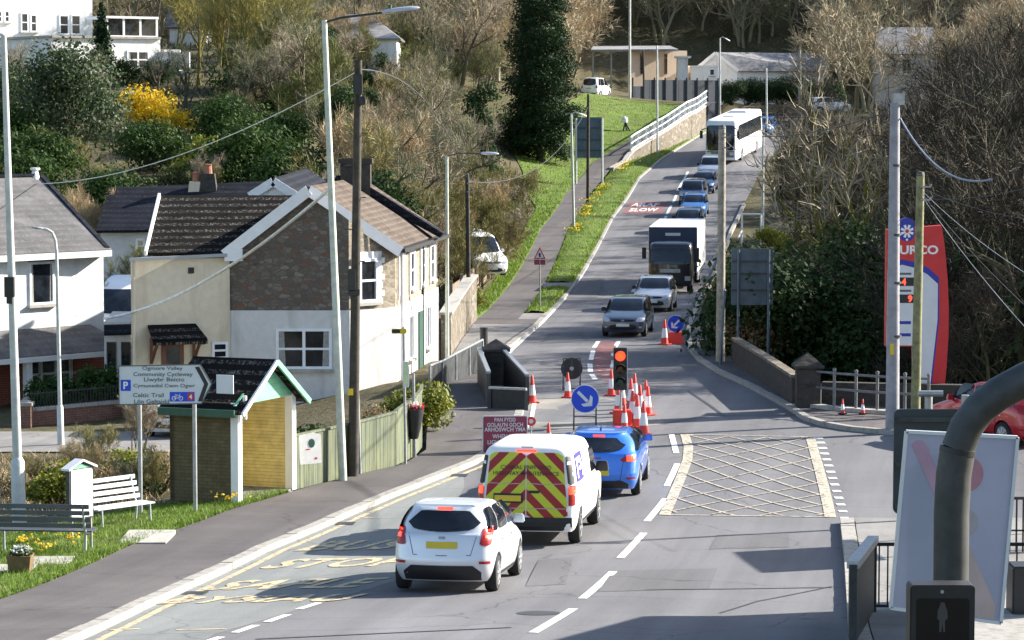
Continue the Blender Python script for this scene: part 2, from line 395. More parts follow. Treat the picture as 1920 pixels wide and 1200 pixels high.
def roof(name, c, light, row, spots=0.6, lichen=(0.45, 0.44, 0.40), rough=0.85):
    """courses of tiles or slates: each course paler at its lower edge, with lichen"""
    t = NT(name).set(0.95, 0, 0.08); x = t.xyz(t.geo())
    fr = t.math('FRACT', t.math('MULTIPLY', x[2], 1.0 / row))
    lx = t.math('FRACT', t.math('MULTIPLY', t.math('ADD', x[0], t.math('MULTIPLY', x[1], 0.6)), 3.2))
    edge = t.ramp(fr, [(0.0, (1, 1, 1)), (0.22, (0.25, 0.25, 0.25)), (1.0, (0, 0, 0))])
    g2_ = t.comb(t.math('MULTIPLY', x[0], 8.0), t.math('MULTIPLY', x[1], 8.0), t.math('FLOOR', t.math('MULTIPLY', x[2], 1.0 / row)))
    n = t.ramp(t.noise(1.9, 4, g2_, 0.75), [(0.50, (0, 0, 0)), (0.62, (1, 1, 1))])
    spot = t.ramp(fr, [(0.0, (0, 0, 0)), (0.06, (1, 1, 1)), (0.38, (1, 1, 1)), (0.5, (0, 0, 0))])
    base = t.mix(t.ramp(t.noise(1.3, 5), [(0.3, (0, 0, 0)), (0.7, (1, 1, 1))]), scl(c, 0.65), scl(c, 1.35))
    base = t.mix(t.math('MULTIPLY', edge, 0.4), base, light)
    base = t.mix(t.math('MULTIPLY', t.math('MULTIPLY', n, spot), spots), base, lichen)
    j = t.ramp(lx, [(0.0, (0.6, 0.6, 0.6)), (0.07, (1, 1, 1))])
    t.col(t.mix(1.0, base, j, 'MULTIPLY')); t.bump(t.math('ADD', fr, t.math('MULTIPLY', lx, 0.3)), 0.5, 0.03); return t.m
MT['slate'] = roof('grey_slate', (0.125, 0.12, 0.122), (0.16, 0.155, 0.155), 0.16, 0.3, (0.34, 0.33, 0.28))
MT['dark_slate'] = roof('blue_black_slate', (0.016, 0.018, 0.026), (0.022, 0.025, 0.032), 0.18, 0.1)
MT['black_tile'] = roof('black_pantile', (0.010, 0.0095, 0.009), (0.022, 0.02, 0.019), 0.185, 0.75, (0.22, 0.20, 0.18))
MT['brown_tile'] = roof('brown_tile', (0.095, 0.075, 0.062), (0.16, 0.135, 0.115), 0.14, 0.5, (0.32, 0.28, 0.24))
MT['grey_roof'] = roof('pale_grey_roof', (0.26, 0.255, 0.26), (0.33, 0.32, 0.33), 0.2, 0.3)
def boards(name, c, ang, width, moss, rough=0.85):
    t = NT(name).set(rough, 0, 0.3); x = t.xyz(t.geo())
    h = t.math('ADD', t.math('MULTIPLY', x[0], math.cos(ang)), t.math('MULTIPLY', x[1], math.sin(ang)))
    q = t.math('MULTIPLY', h, 1.0 / width); fr = t.math('FRACT', q); fl = t.math('FLOOR', q)
    wn_ = t.n.new('ShaderNodeTexWhiteNoise'); wn_.noise_dimensions = '1D'; t.link(fl, wn_.inputs['W'])
    base = t.mix(wn_.outputs['Value'], scl(c, 0.75), scl(c, 1.25))
    nz = t.noise(1.0, 5, t.comb(t.math('MULTIPLY', h, 6), t.math('MULTIPLY', x[2], 1.0), 0.0))
    base = t.mix(t.ramp(nz, [(0.4, (0, 0, 0)), (0.7, (1, 1, 1))]), base, moss)
    gap = t.ramp(fr, [(0.0, (0.15, 0.15, 0.15)), (0.06, (1, 1, 1))])
    t.col(t.mix(1.0, base, gap, 'MULTIPLY')); t.bump(gap, 0.4, 0.02); return t.m
MT['fence_green'] = boards('mossy_green_boards', (0.10, 0.118, 0.085), 1.0, 0.14, (0.19, 0.205, 0.11))
MT['fence_brown'] = boards('brown_fence_boards', (0.20, 0.14, 0.10), 1.45, 0.15, (0.26, 0.20, 0.15))
MT['fence_slate'] = boards('dark_grey_boards', (0.050, 0.057, 0.070), 0.0, 1.4, (0.06, 0.068, 0.08))
def ground_mat():
    t = NT('hillside_soil').set(0.95, 0, 0.15); g = t.geo()
    a = t.ramp(t.noise(0.25, 6, g, 0.7), [(0.30, (0.05, 0.06, 0.022)), (0.45, (0.09, 0.08, 0.04)), (0.58, (0.12, 0.10, 0.06)), (0.72, (0.06, 0.09, 0.028))])
    a = t.mix(0.7, a, t.ramp(t.noise(4, 5, g), [(0.3, (0.5, 0.5, 0.5)), (0.7, (1.3, 1.3, 1.3))]), 'MULTIPLY')
    t.col(a); t.bump(t.noise(6, 5, g), 0.8, 0.1); return t.m
MT['soil'] = ground_mat()
def turf(name, c1, c2, c3):
    t = NT(name).set(0.9, 0, 0.2); g = t.geo()
    a = t.ramp(t.noise(0.9, 6, g, 0.7), [(0.28, c1), (0.5, c2), (0.72, c3)])
    a = t.mix(t.ramp(t.noise(0.55, 6, g, 0.8), [(0.50, (0, 0, 0)), (0.64, (0.75, 0.75, 0.75))]), a, (0.15, 0.125, 0.06))
    a = t.mix(0.8, a, t.ramp(t.noise(16, 4, g), [(0.3, (0.55, 0.55, 0.55)), (0.7, (1.35, 1.35, 1.35))]), 'MULTIPLY')
    t.col(a); t.bump(t.noise(25, 4, g), 0.9, 0.06); return t.m
MT['turf'] = turf('short_grass', (0.07, 0.105, 0.018), (0.115, 0.18, 0.026), (0.17, 0.235, 0.045))
def leafmat(name, dark, light, trans=0.25, scale=0.5):
    t = NT(name).set(0.65, 0, 0.12 if name in ('dark_conifer_spray', 'ivy_leaf', 'laurel_leaf') else 0.3)
    oi = t.n.new('ShaderNodeObjectInfo')
    f = t.noise(scale, 4); f2 = t.noise(9, 2)
    a = t.mix(t.ramp(f, [(0.35, (0, 0, 0)), (0.65, (1, 1, 1))]), dark, light)
    a = t.mix(0.6, a, t.ramp(f2, [(0.3, (0.55, 0.55, 0.55)), (0.7, (1.4, 1.4, 1.4))]), 'MULTIPLY')
    k = t.ramp(oi.outputs['Random'], [(0, (0.8, 0.82, 0.8)), (1, (1.15, 1.12, 1.1))])
    a = t.mix(1.0, a, k, 'MULTIPLY'); t.col(a)
    if trans:
        tr = t.n.new('ShaderNodeBsdfTranslucent'); t.link(a, tr.inputs[0]); mx = t.n.new('ShaderNodeMixShader'); mx.inputs[0].default_value = trans
        t.link(t.b.outputs[0], mx.inputs[1]); t.link(tr.outputs[0], mx.inputs[2]); t.link(mx.outputs[0], t.n['Material Output'].inputs[0])
    return t.m
MT['holly'] = leafmat('glossy_evergreen_leaf', (0.035, 0.060, 0.022), (0.085, 0.115, 0.055))
MT['laurel'] = leafmat('laurel_leaf', (0.022, 0.050, 0.012), (0.055, 0.095, 0.024))
MT['yellowgreen'] = leafmat('yellow_green_leaf', (0.13, 0.15, 0.02), (0.24, 0.25, 0.03))
MT['conifer'] = leafmat('dark_conifer_spray', (0.012, 0.030, 0.012), (0.035, 0.065, 0.025), 0.12)
MT['ivy'] = leafmat('ivy_leaf', (0.02, 0.045, 0.014), (0.05, 0.085, 0.03), 0.15)
MT['hedge'] = leafmat('clipped_hedge_leaf', (0.02, 0.06, 0.010), (0.045, 0.11, 0.018))
MT['tube'] = plain('weathered_tube', (0.16, 0.165, 0.17), 0.5, 0.3, 0.25, 5)
MT['blossom'] = leafmat('yellow_blossom', (0.62, 0.40, 0.01), (0.85, 0.60, 0.02), 0.3, 2)
MT['daffodil'] = leafmat('daffodil_petal', (0.75, 0.48, 0.01), (0.85, 0.70, 0.10), 0.3, 5)
MT['white_flower'] = leafmat('white_petal', (0.7, 0.7, 0.68), (0.85, 0.85, 0.85), 0.3, 5)
MT['red_flower'] = leafmat('red_petal', (0.45, 0.01, 0.04), (0.6, 0.03, 0.08), 0.3, 5)
MT['blade'] = leafmat('grass_blade', (0.085, 0.15, 0.018), (0.17, 0.25, 0.035), 0.3, 3)
MT['olive_leaf'] = leafmat('olive_leaf', (0.06, 0.07, 0.02), (0.14, 0.14, 0.04), 0.25, 0.8)
MT['dead_leaf'] = leafmat('faded_leaf', (0.15, 0.10, 0.05), (0.28, 0.22, 0.12), 0.3, 1.5)
def barkmat(name, c, c2, tint=False):
    t = NT(name).set(0.9, 0, 0.2)
    f = t.noise(0.35, 4)
    a = t.mix(t.ramp(f, [(0.35, (0, 0, 0)), (0.65, (1, 1, 1))]), c, c2)
    a = t.mix(0.5, a, t.ramp(t.noise(8, 3), [(0.3, (0.6, 0.6, 0.6)), (0.7, (1.35, 1.35, 1.35))]), 'MULTIPLY')
    if tint:
        at = t.n.new('ShaderNodeAttribute'); at.attribute_name = 'tint'
        a = t.mix(1.0, a, t.ramp(at.outputs['Fac'], [(0, (0.5, 0.55, 0.42)), (0.35, (0.85, 0.85, 0.8)), (0.7, (1.15, 1.0, 0.85)), (1, (1.3, 1.05, 0.95))]), 'MULTIPLY')
    else:
        oi = t.n.new('ShaderNodeObjectInfo')
        a = t.mix(1.0, a, t.ramp(oi.outputs['Random'], [(0, (0.72, 0.82, 0.55)), (0.35, (0.85, 0.9, 0.75)), (0.65, (1.05, 1, 0.95)), (1, (1.3, 1.2, 1.1))]), 'MULTIPLY')
    t.col(a); return t.m
MT['bark'] = barkmat('grey_brown_bark', (0.06, 0.052, 0.04), (0.14, 0.128, 0.10))
MT['twig'] = barkmat('bare_twig', (0.22, 0.195, 0.145), (0.35, 0.31, 0.24))
MT['shade_dark_twig'] = barkmat('shaded_bare_twig', (0.030, 0.026, 0.023), (0.075, 0.065, 0.055))  # shade in the right-hand crowns is darkened into this twig colour
MT['gold_twig'] = barkmat('tawny_shrub_twig', (0.29, 0.235, 0.145), (0.42, 0.35, 0.23))
MT['olive_twig'] = barkmat('olive_shrub_twig', (0.17, 0.165, 0.07), (0.27, 0.25, 0.12))
MT['willow_twig'] = barkmat('olive_willow_twig', (0.27, 0.245, 0.09), (0.38, 0.34, 0.14))
MT['moss_bark'] = barkmat('mossy_bark', (0.17, 0.16, 0.03), (0.10, 0.09, 0.05))
MT['wood_twig'] = barkmat('woodland_twig', (0.30, 0.265, 0.195), (0.42, 0.37, 0.28), True)
# ------------------------------------------------------------------ ground: levels and edges
PROF = [(36, 1245), (40.2, 1187), (44.1, 1142), (47, 1108), (50, 1072), (56, 1000), (62, 935), (68, 872), (74, 815), (80, 768), (88, 722),
        (96, 688), (104, 659), (112, 632), (122, 597), (132, 568), (140, 548), (155, 505), (170, 462), (190, 410), (205, 372), (218, 335), (230, 300), (250, 256)]
_zp = [(0, P(960, 1187, 40.2).z + 0.6), (20, P(960, 1187, 40.2).z + 0.3)] + [(y, P(960, v, y).z) for y, v in PROF] + \
      [(262, 8.6), (275, 9.4), (292, 10.4), (310, 18.0), (350, 33), (420, 60), (520, 96), (640, 120)]
_zpi = table(_zp)
_zi = np.array([_zpi(y) for y in range(0, 641)])
for _ in range(6): _zi[1:-1] = 0.25 * _zi[:-2] + 0.5 * _zi[1:-1] + 0.25 * _zi[2:]
def zr(y): return float(np.interp(y, np.arange(641), _zi))
def edge(pts):                                     # (Y, u) pairs -> X(Y)
    return table([(y, (u - 960) * y / (F * CT + (600 - 200) * ST) * 1.0) for y, u in pts])
def uX(u, y): return (u - 960) * y / F
def etab(pts): return table([(y, uX(u, y)) for y, u in pts])
xl = etab([(0, -2e4), (30, -160), (36, 40), (40.2, 175), (44.1, 270), (47, 345), (50, 425), (53, 500), (56, 585), (59, 660), (62, 735), (65, 815), (68, 893), (71, 940), (74, 962),
           (78, 980), (82, 986), (86, 978), (90, 958), (95, 945), (100, 942), (104, 950), (110, 975), (117, 1010), (130, 1048), (155, 1100), (190, 1150), (218, 1200), (230, 1240), (250, 1310), (262, 1365), (275, 1400)])
xr = etab([(0, 6000), (30, 1640), (36, 1612), (40.2, 1598), (47, 1592), (52, 1588), (56, 1582), (58, 1580), (62, 1562), (66, 1548), (70, 1535), (74, 1518), (78, 1500), (80, 1480), (86, 1415), (93, 1345), (99, 1308), (105, 1290),
           (112, 1287), (118, 1290), (126, 1300), (135, 1312), (155, 1342), (180, 1368), (200, 1392), (223, 1425), (250, 1475), (262, 1500), (275, 1520)])
xp = etab([(0, -9e3), (36, -300), (40, -170), (44.7, 0), (52.7, 228), (59.3, 436), (62.6, 556), (65, 656), (67.2, 756), (70, 798), (75.5, 800), (81, 800), (85, 815), (92, 836), (100, 842), (109, 862), (118, 885), (126, 915),
           (147, 962), (180, 1012), (206, 1060), (226, 1112), (232, 1160), (238, 1208), (248, 1262), (258, 1300), (275, 1335)])
def path_r(y): return lerp(xp(y) + 1.75, xwall(y) - .1, sm((y - 221) / 8)) if y < 256 else xp(y) + 1.75
def rise(y): return float(np.interp(y, [200, 226, 230, 238, 246, 258, 275], [0.1, 0.25, 0.7, 1.5, 2.0, 2.1, 1.0]))
xwall = etab([(228, 1176), (230, 1188), (238, 1248), (250, 1306), (258, 1330)])
zleft = table([(0, 1.5), (40, 2.0), (45, 1.8), (60, 1.1), (75, 0.6), (92, 0.4), (100, 0.8), (110, 2.0), (120, 3.7), (135, 6.0), (160, 8.8), (197, 12.4), (230, 14.6), (260, 16.0), (300, 22), (350, 37), (420, 62), (520, 97), (640, 122)])
wleft = table([(40, 6), (80, 7), (100, 8), (120, 11), (160, 14), (200, 22), (250, 34), (300, 40)])
zright = table([(0, 5.2), (20, 4.6), (30, 4.2), (35, 3.2), (39, 2.2), (44, 2.2), (50, 1.8), (58, 1.5), (78, 1.4), (84, -1.5), (100, -1.5), (112, 0.6), (140, 1.2), (180, 2.8), (220, 5.5), (250, 8.0), (262, 9.0), (280, 10), (292, 10.8), (310, 18), (350, 34), (420, 60), (520, 97), (640, 122)])
wright = table([(0, 2), (36, 2.0), (44, 2.5), (78, 3), (84, 2.5), (100, 3), (140, 8), (250, 20)])
def gz(x, y):
    base = zr(y) + 0.1
    if y > 276: return lerp(zr(y), zleft(y), sm((xp(275) - x) / 40))
    if x < xp(y):
        if y > 200: base = zr(y) + rise(y)
        return lerp(base, zleft(y), sm((xp(y) - x) / wleft(y)))
    if x > xr(y):
        off = 2.4 if y > 79 else 1.2
        return lerp(zr(y) + (0.1 if y < 57 or y > 79 else 0.0), zright(y), sm((x - xr(y) - off) / wright(y)))
    if y > 200 and x < xl(y):
        return zr(y) + (rise(y) if (y > 228 and y < 275 and x < xwall(y)) else 0.1)
    return base
def on(u, Y):
    """ground point seen at photo column u, distance Y"""
    x = uX(u, Y); return Vector((x, Y, gz(x, Y)))
# one terrain sheet out to the wooded skyline (kept just under the paved sheets)
ys = list(np.arange(4, 36, 4.0)) + list(np.arange(36, 130, 1.5)) + list(np.arange(130, 275, 2.5)) + list(np.arange(275, 640, 9))
xs = list(np.arange(-230, -40, 10.0)) + list(np.arange(-40, -18, 2.0)) + list(np.arange(-18, 26, 0.5)) + list(np.arange(26, 60, 2.5)) + list(np.arange(60, 300, 12))
rng = random.Random(3)
rows = []
for y in ys:
    row = []
    for x in xs:
        z = gz(x, y)
        inside = xp(y) - 0.3 < x < xr(y) + 2.2 and y < 276
        if 57 < y < 79 and x > xr(y) - 0.5: inside = True
        if inside: z -= 0.30 if y < 205 or x > xl(y) else (2.4 if y > 224 else 0.6)
        else:
            far = min(1, max(0, (abs(x) - 14) / 10)) * 0.25 + (0.35 if y > 280 else 0)
            z += rng.uniform(-1, 1) * (0.02 + far * 0.5)
        row.append((x, y, z))
    rows.append(row)
MB().grid(rows).build('ground', MT['soil'], smooth=60, kind='structure')
def sheet(name, x0, x1, ya, yb, dz, mat, n=6, step=1.0, kind='structure', zf=None):
    yy = list(np.arange(ya, yb, step)) + [yb]
    rows = []
    for y in yy:
        a, b = x0(y), x1(y)
        rows.append([(lerp(a, b, i / n), y, (zf(lerp(a, b, i / n), y) if zf else zr(y)) + dz) for i in range(n + 1)])
    return MB().grid(rows).build(name, MT[mat], smooth=60, kind=kind)
sheet('road', xl, lambda y: xr(y) + 0.02, 20, 275, 0.0, 'asphalt', 8)
sheet('side_road', lambda y: xr(y) + 0.02, lambda y: 60, 58, 78, 0.0, 'asphalt', 10)
bayr = etab([(36, 310), (40, 395), (44, 560), (46, 640), (49, 760), (54, 830), (60, 850), (64, 870), (66.5, 868)])
sheet('bus_bay', lambda y: xl(y) + 0.01, lambda y: max(bayr(y), xl(y) + .02), 36, 66.5, 0.004, 'bay', 4)
KW = 0.22
sheet('pavement', xp, lambda y: xl(y) - KW, 20, 120, 0.12, 'pave', 6)
sheet('footpath', xp, path_r, 120, 262, 0.0, 'pave', 3, zf=lambda x, y: zr(y) + (rise(y) if y > 200 else .1) + 0.03)
sheet('footpath_apron', lambda y: xp(y) + 1.75, lambda y: xl(y) - .02, 119.9, 123.5, 0.12, 'pave_light', 3)
sheet('pavement_patch', lambda y: xp(y) + .1, lambda y: xl(y) - KW - .1, 92, 117, 0.128, 'pave_light', 4)
sheet('pavement_right', lambda y: xr(y) + 0.30, lambda y: xr(y) + 5.5, 36, 57.6, 0.115, 'pave_light', 6)
sheet('pavement_bridge', lambda y: xr(y) + 0.22, lambda y: xr(y) + 2.3, 78.6, 132, 0.115, 'pave', 3)
# kerbs: a real step with a top and two faces, in jointed stones
def kerb(name, xf, side, ya, yb, w, h, mat='kerb', step=0.92):
    mb = MB(); y = ya; r = random.Random(5)
    while y < yb:
        y2 = min(y + step - 0.012, yb)
        a, b = xf(y), xf(y2); j = r.uniform(-.006, .006); s = side
        q = [(a, y), (b, y2), (b + s * w, y2), (a + s * w, y)]
        lo = [(px, py, zr(py) - 0.1) for px, py in q]; hi = [(px, py, zr(py) + h + j) for px, py in q]
        mb.add(lo + hi, [(4, 5, 6, 7), (0, 1, 5, 4), (1, 2, 6, 5), (2, 3, 7, 6), (3, 0, 4, 7), (3, 2, 1, 0)])
        y += step
    return mb.build(name, MT[mat], kind='structure')
kerb('kerb', xl, -1, 30, 124, KW, 0.125)
kerb('kerb_verge', xl, -1, 124, 258, 0.16, 0.10)
kerb('kerb_right', xr, 1, 36, 57.6, 0.28, 0.12)
kerb('kerb_bridge', xr, 1, 78.6, 200, 0.2, 0.12)
# corner of the far side-road kerb
def kerb_line(name, pts, w, h, mat='kerb'):
    mb = MB()
    for i in range(len(pts) - 1):
        (ax, ay), (bx, by) = pts[i], pts[i + 1]
        d = Vector((bx - ax, by - ay)).normalized(); nx, ny = -d.y * w, d.x * w
        q = [(ax, ay), (bx, by), (bx + nx, by + ny), (ax + nx, ay + ny)]
        lo = [(px, py, zr(py) - 0.1) for px, py in q]; hi = [(px, py, zr(py) + h) for px, py in q]
        mb.add(lo + hi, [(4, 5, 6, 7), (0, 1, 5, 4), (1, 2, 6, 5), (2, 3, 7, 6), (3, 0, 4, 7)])
    return mb.build(name, MT[mat], kind='structure')
cpts = [(xr(78.6), 78.6), (7.95, 77.3), (8.3, 75.9), (8.9, 74.8), (9.8, 74.0), (12, 73.0), (15, 72.3), (22, 71.5)]
kerb_line('kerb_corner', cpts, 0.2, 0.13)
mb = MB()
top = [(x, y, zr(y) + 0.12) for x, y in cpts]; back = [(xr(82) + 2.3, 82), (9.6, 80.5), (10.2, 80), (10.6, 79.5), (11.2, 79), (13, 78.6), (16, 78.5), (22, 78.5)]
mb.grid([top, [(x, y, zr(y) + 0.12) for x, y in back]])
mb.build('pavement_corner', MT['pave'], kind='structure')
# grass verges
vl = lambda y: path_r(y) + .05 if y < 229 else xwall(y) + .12
vr = lambda y: xl(y) - 0.17
def verge(name, ya, yb, bot, seed):
    mb = MB(); r = random.Random(seed); rows = []
    for y in list(np.arange(ya, yb, 0.8)) + [yb]:
        a, b = vl(y), vr(y)
        b = max(b, a + 0.05)
        k = [(lerp(a, b, i / 8), y, zr(y) + 0.10 + 0.10 * math.sin(math.pi * i / 8) + (r.uniform(-.02, .03) if 0 < i < 8 else 0)) for i in range(9)]
        rows.append(k)
    return mb.grid(rows).build(name, MT['turf'], smooth=80, kind='structure')
verge('verge_grass', 124, 141.5, 0, 1)
verge('verge_grass', 144.5, 256, 0, 2)
sheet('verge_crossing', lambda y: xp(y) + 1.75, vr, 141.5, 144.5, 0.12, 'pave_light', 3)
# mown bank left of the path, and grass beside the near pavement
def lawn(name, x0, x1, ya, yb, dz, seed, n=10, step=1.0, amp=0.03):
    r = random.Random(seed); rows = []
    for y in list(np.arange(ya, yb, step)) + [yb]:
        a, b = x0(y), x1(y)
        rows.append([(lerp(a, b, i / n), y, gz(lerp(a, b, i / n), y) + dz + (r.uniform(0, amp) if i < n else 0)) for i in range(n + 1)])
    return MB().grid(rows).build(name, MT['turf'], smooth=80, kind='structure')
lawn('lawn', lambda y: xp(y) - np.interp(y, [36, 50, 56, 60, 62], [9, 5.5, 4.0, 2.6, .5]), lambda y: xp(y) + 0.0, 36, 62, 0.035, 4, 14)
lawn('bank_grass', lambda y: xp(y) - np.interp(y, [100, 118, 170, 195, 215, 235, 255], [.3, .8, .8, 1.3, 4.2, 8.5, 9.5]), lambda y: xp(y) + .05, 104, 257, 0.04, 6, 12, 1.5, 0.05)
# ------------------------------------------------------------------ painted markings
def line(mb, pts, w, dz=0.010, taper=None):
    """painted band along ground points (x, y); follows the road surface"""
    P2 = [Vector((p[0], p[1])) for p in pts]; dense = []
    for a, b in zip(P2[:-1], P2[1:]):
        n = max(1, int((b - a).length / 0.5))
        dense += [a.lerp(b, i / n) for i in range(n)]
    dense.append(P2[-1]); L = []; Rr = []
    for i, p in enumerate(dense):
        d = (dense[min(i + 1, len(dense) - 1)] - dense[max(i - 1, 0)]).normalized(); nx = Vector((-d.y, d.x)) * (w / 2)
        a, b = p + nx, p - nx
        L.append((a.x, a.y, zr(a.y) + dz)); Rr.append((b.x, b.y, zr(b.y) + dz))
    mb.grid([L, Rr]); return mb
def g2(u, v):
    """road point under photo pixel (u, v)"""
    lo, hi = 30.0, 262.0
    for _ in range(50):
        m = 0.5 * (lo + hi)
        if P(u, v, m).z > zr(m): lo = m
        else: hi = m
    return (uX(u, lo) * (P(961, v, lo).x / (lo / F) if False else 1.0), lo)
def gx(u, v):
    x, y = g2(u, v); return (P(u, v, y).x, y)
mb = MB()
for (a, b) in [((1000, 1187), (1075, 1142)), ((1092, 1123), (1150, 1072)), ((1163, 1047), (1207, 1000)), ((1213, 978), (1248, 935)), ((1250, 912), (1270, 870)), ((1268, 850), (1259, 815)), ((905, 1245), (978, 1203))]:
    line(mb, [gx(*a), gx(*b)], 0.15)
for (a, b) in [((560, 1143), (598, 1131)), ((500, 1167), (540, 1153)), ((440, 1187), (480, 1173)), ((375, 1208), (415, 1195))]:
    line(mb, [gx(*a), gx(*b)], 0.13)
# edge line of the far left side, and the dashes round the hatched centre island
line(mb, [gx(*p) for p in [(941, 677), (960, 656), (985, 633), (1018, 604), (1046, 574), (1070, 548), (1092, 515), (1110, 482)]], 0.14)
line(mb, [(xl(y) + .25, y) for y in (74, 78, 82, 86, 90, 94, 97)], 0.12)
for p in [[(1122, 640), (1114, 652)], [(1112, 658), (1108, 675)], [(1106, 682), (1107, 698)], [(1109, 702), (1116, 712)], [(1160, 640), (1153, 652)], [(1150, 658), (1148, 668)], [(1148, 676), (1149, 690)]]:
    line(mb, [gx(*q) for q in p], 0.17)
for a, b in [((1250, 402), (1259, 385)), ((1240, 425), (1249, 405)), ((1262, 380), (1268, 366)), ((1229, 450), (1238, 428)), ((1270, 358), (1290, 322)), ((1197, 531), (1207, 517)), ((1186, 548), (1195, 534))]:
    line(mb, [gx(*a), gx(*b)], 0.18)
# give-way dashes at the side road
for i in range(14):
    t = i / 13; u, v = lerp(1533, 1582, t), lerp(822, 972, t ** 1.12)
    a = gx(u - 6, v); b = gx(u + 10, v); line(mb, [a, b], 0.32)
mb.build('white_road_markings', MT['white_line'], kind='structure')
mb = MB()                                         # yellow line by the left kerb
line(mb, [(xl(y) + 0.24, y) for y in np.arange(38, 71, 0.75)], 0.12)
line(mb, [gx(330, 1182), gx(425, 1180)], 0.12)
line(mb, [gx(665, 971), gx(712, 971)], 0.1)
line(mb, [gx(205, 1182), gx(262, 1180)], 0.12)
mb.build('yellow_kerb_line', MT['yellow_line'], kind='structure')
mb = MB()                                         # hatched yellow box
Lb = [gx(*p) for p in [(1284, 815), (1291, 838), (1289, 862), (1276, 897), (1262, 930), (1246, 966)]]
Rb = [gx(*p) for p in [(1519, 820), (1527, 848), (1536, 880), (1545, 915), (1552, 945), (1557, 970)]]
line(mb, Lb, 0.24); line(mb, Rb, 0.24); line(mb, [Lb[-1], Rb[-1]], 0.09, 0.013); line(mb, [Lb[0], Rb[0]], 0.09, 0.013)
def bq(s, t):
    k = t * (len(Lb) - 1); i = min(int(k), len(Lb) - 2); f = k - i
    a = Vector(Lb[i]).lerp(Vector(Lb[i + 1]), f); b = Vector(Rb[i]).lerp(Vector(Rb[i + 1]), f); p = a.lerp(b, s); return (p.x, p.y)
K = 0.135
for o in np.arange(-0.54, 1.01, K):
    for sgn in (1, -1):
        pts = []
        for q in np.linspace(0, 1, 15):
            t = o + q * 0.44
            if 0 <= t <= 1: pts.append(bq(q if sgn > 0 else 1 - q, t))
        if len(pts) > 1: line(mb, pts, 0.055, 0.016 if sgn > 0 else 0.019)
mb.build('yellow_box_marking', MT['box_line'], kind='structure')
mb = MB()                                         # red surfacing: hatched island and the far patch
isl = [(1124, 640), (1116, 656), (1113, 680), (1116, 700), (1135, 716), (1150, 716), (1150, 690), (1151, 668), (1157, 640)]
mb.poly([(p[0], p[1], zr(p[1]) + 0.005) for p in [gx(*q) for q in isl]][::-1])
sheet('red_patch', lambda y: xl(y) + .3, lambda y: xl(y) + 3.0, 193.5, 202.5, 0.006, 'red_surf', 4)
mb.build('red_island_surface', MT['red_surf'], kind='structure')
mb = MB()
for v in range(650, 714, 9): line(mb, [gx(1121 if v < 700 else 1128, v), gx(1147, v - 1)], 0.13)
mb.build('island_hatching', MT['white_line'], kind='structure')
def road_words(name, words, mat):
    out = MB()
    for txt, c, right, up, w, h in words:
        t = text_mb(txt, 1.0, 'CENTER', 1.05, 0.028)
        xs_ = [v[0] for v in t.v]; ys_ = [v[1] for v in t.v]; sx = w / (max(xs_) - min(xs_)); sy = h / (max(ys_) - min(ys_))
        mx, my = (max(xs_) + min(xs_)) / 2, (max(ys_) + min(ys_)) / 2
        vs = []
        for v in t.v:
            a, b = (v[0] - mx) * sx, (v[1] - my) * sy
            x, y = c[0] + right[0] * a + up[0] * b, c[1] + right[1] * a + up[1] * b
            vs.append((x, y, zr(y) + 0.014))
        out.add(vs, t.f)
    return out.build(name, MT[mat], kind='structure')
rt = Vector((0.985, 0.17)); upv = Vector((0.36, 0.933))
def wd(txt, cu, cv, w, h): return (txt, gx(cu, cv), rt, upv, w, h)
road_words('bus_stop_lettering', [wd('BUS', 672, 1023, 1.75, 1.75), wd('STOP', 640, 1056, 2.4, 1.6), wd('SAFLE', 556, 1096, 2.6, 1.7), wd('BYSIAU', 492, 1124, 3.0, 1.3)], 'yellow_line')
road_words('slow_lettering', [('ARAF', gx(1210, 384), (1, 0.1), (.12, 1), 1.95, 2.6), ('SLOW', gx(1207, 393.5), (1, 0.1), (.12, 1), 1.95, 2.4)], 'white_line')
# tar seams, trench scars and a manhole in the road
mb = MB()
for pts, w in [([(1240, 795), (1330, 779), (1500, 778)], .22), ([(1290, 733), (1330, 760), (1360, 782)], .1), ([(1210, 1106), (1350, 1105), (1560, 1102)], .07), ([(960, 1177), (720, 1188), (480, 1199)], .08), ([(1260, 925), (1262, 900)], .03),
               ([(1350, 1150), (1420, 1128), (1560, 1100)], .05)]:
    line(mb, [gx(*p) for p in pts], w, 0.008)
mb.build('road_seams', MT['tar'], kind='structure')
mb = MB()
mb.poly([(p[0], p[1], zr(p[1]) + .006) for p in [gx(*q) for q in [(1000, 803), (985, 760), (1003, 748), (1120, 742), (1200, 760), (1250, 795), (1160, 805)]]])
mb.build('worn_road_patch', MT['worn'], kind='structure')

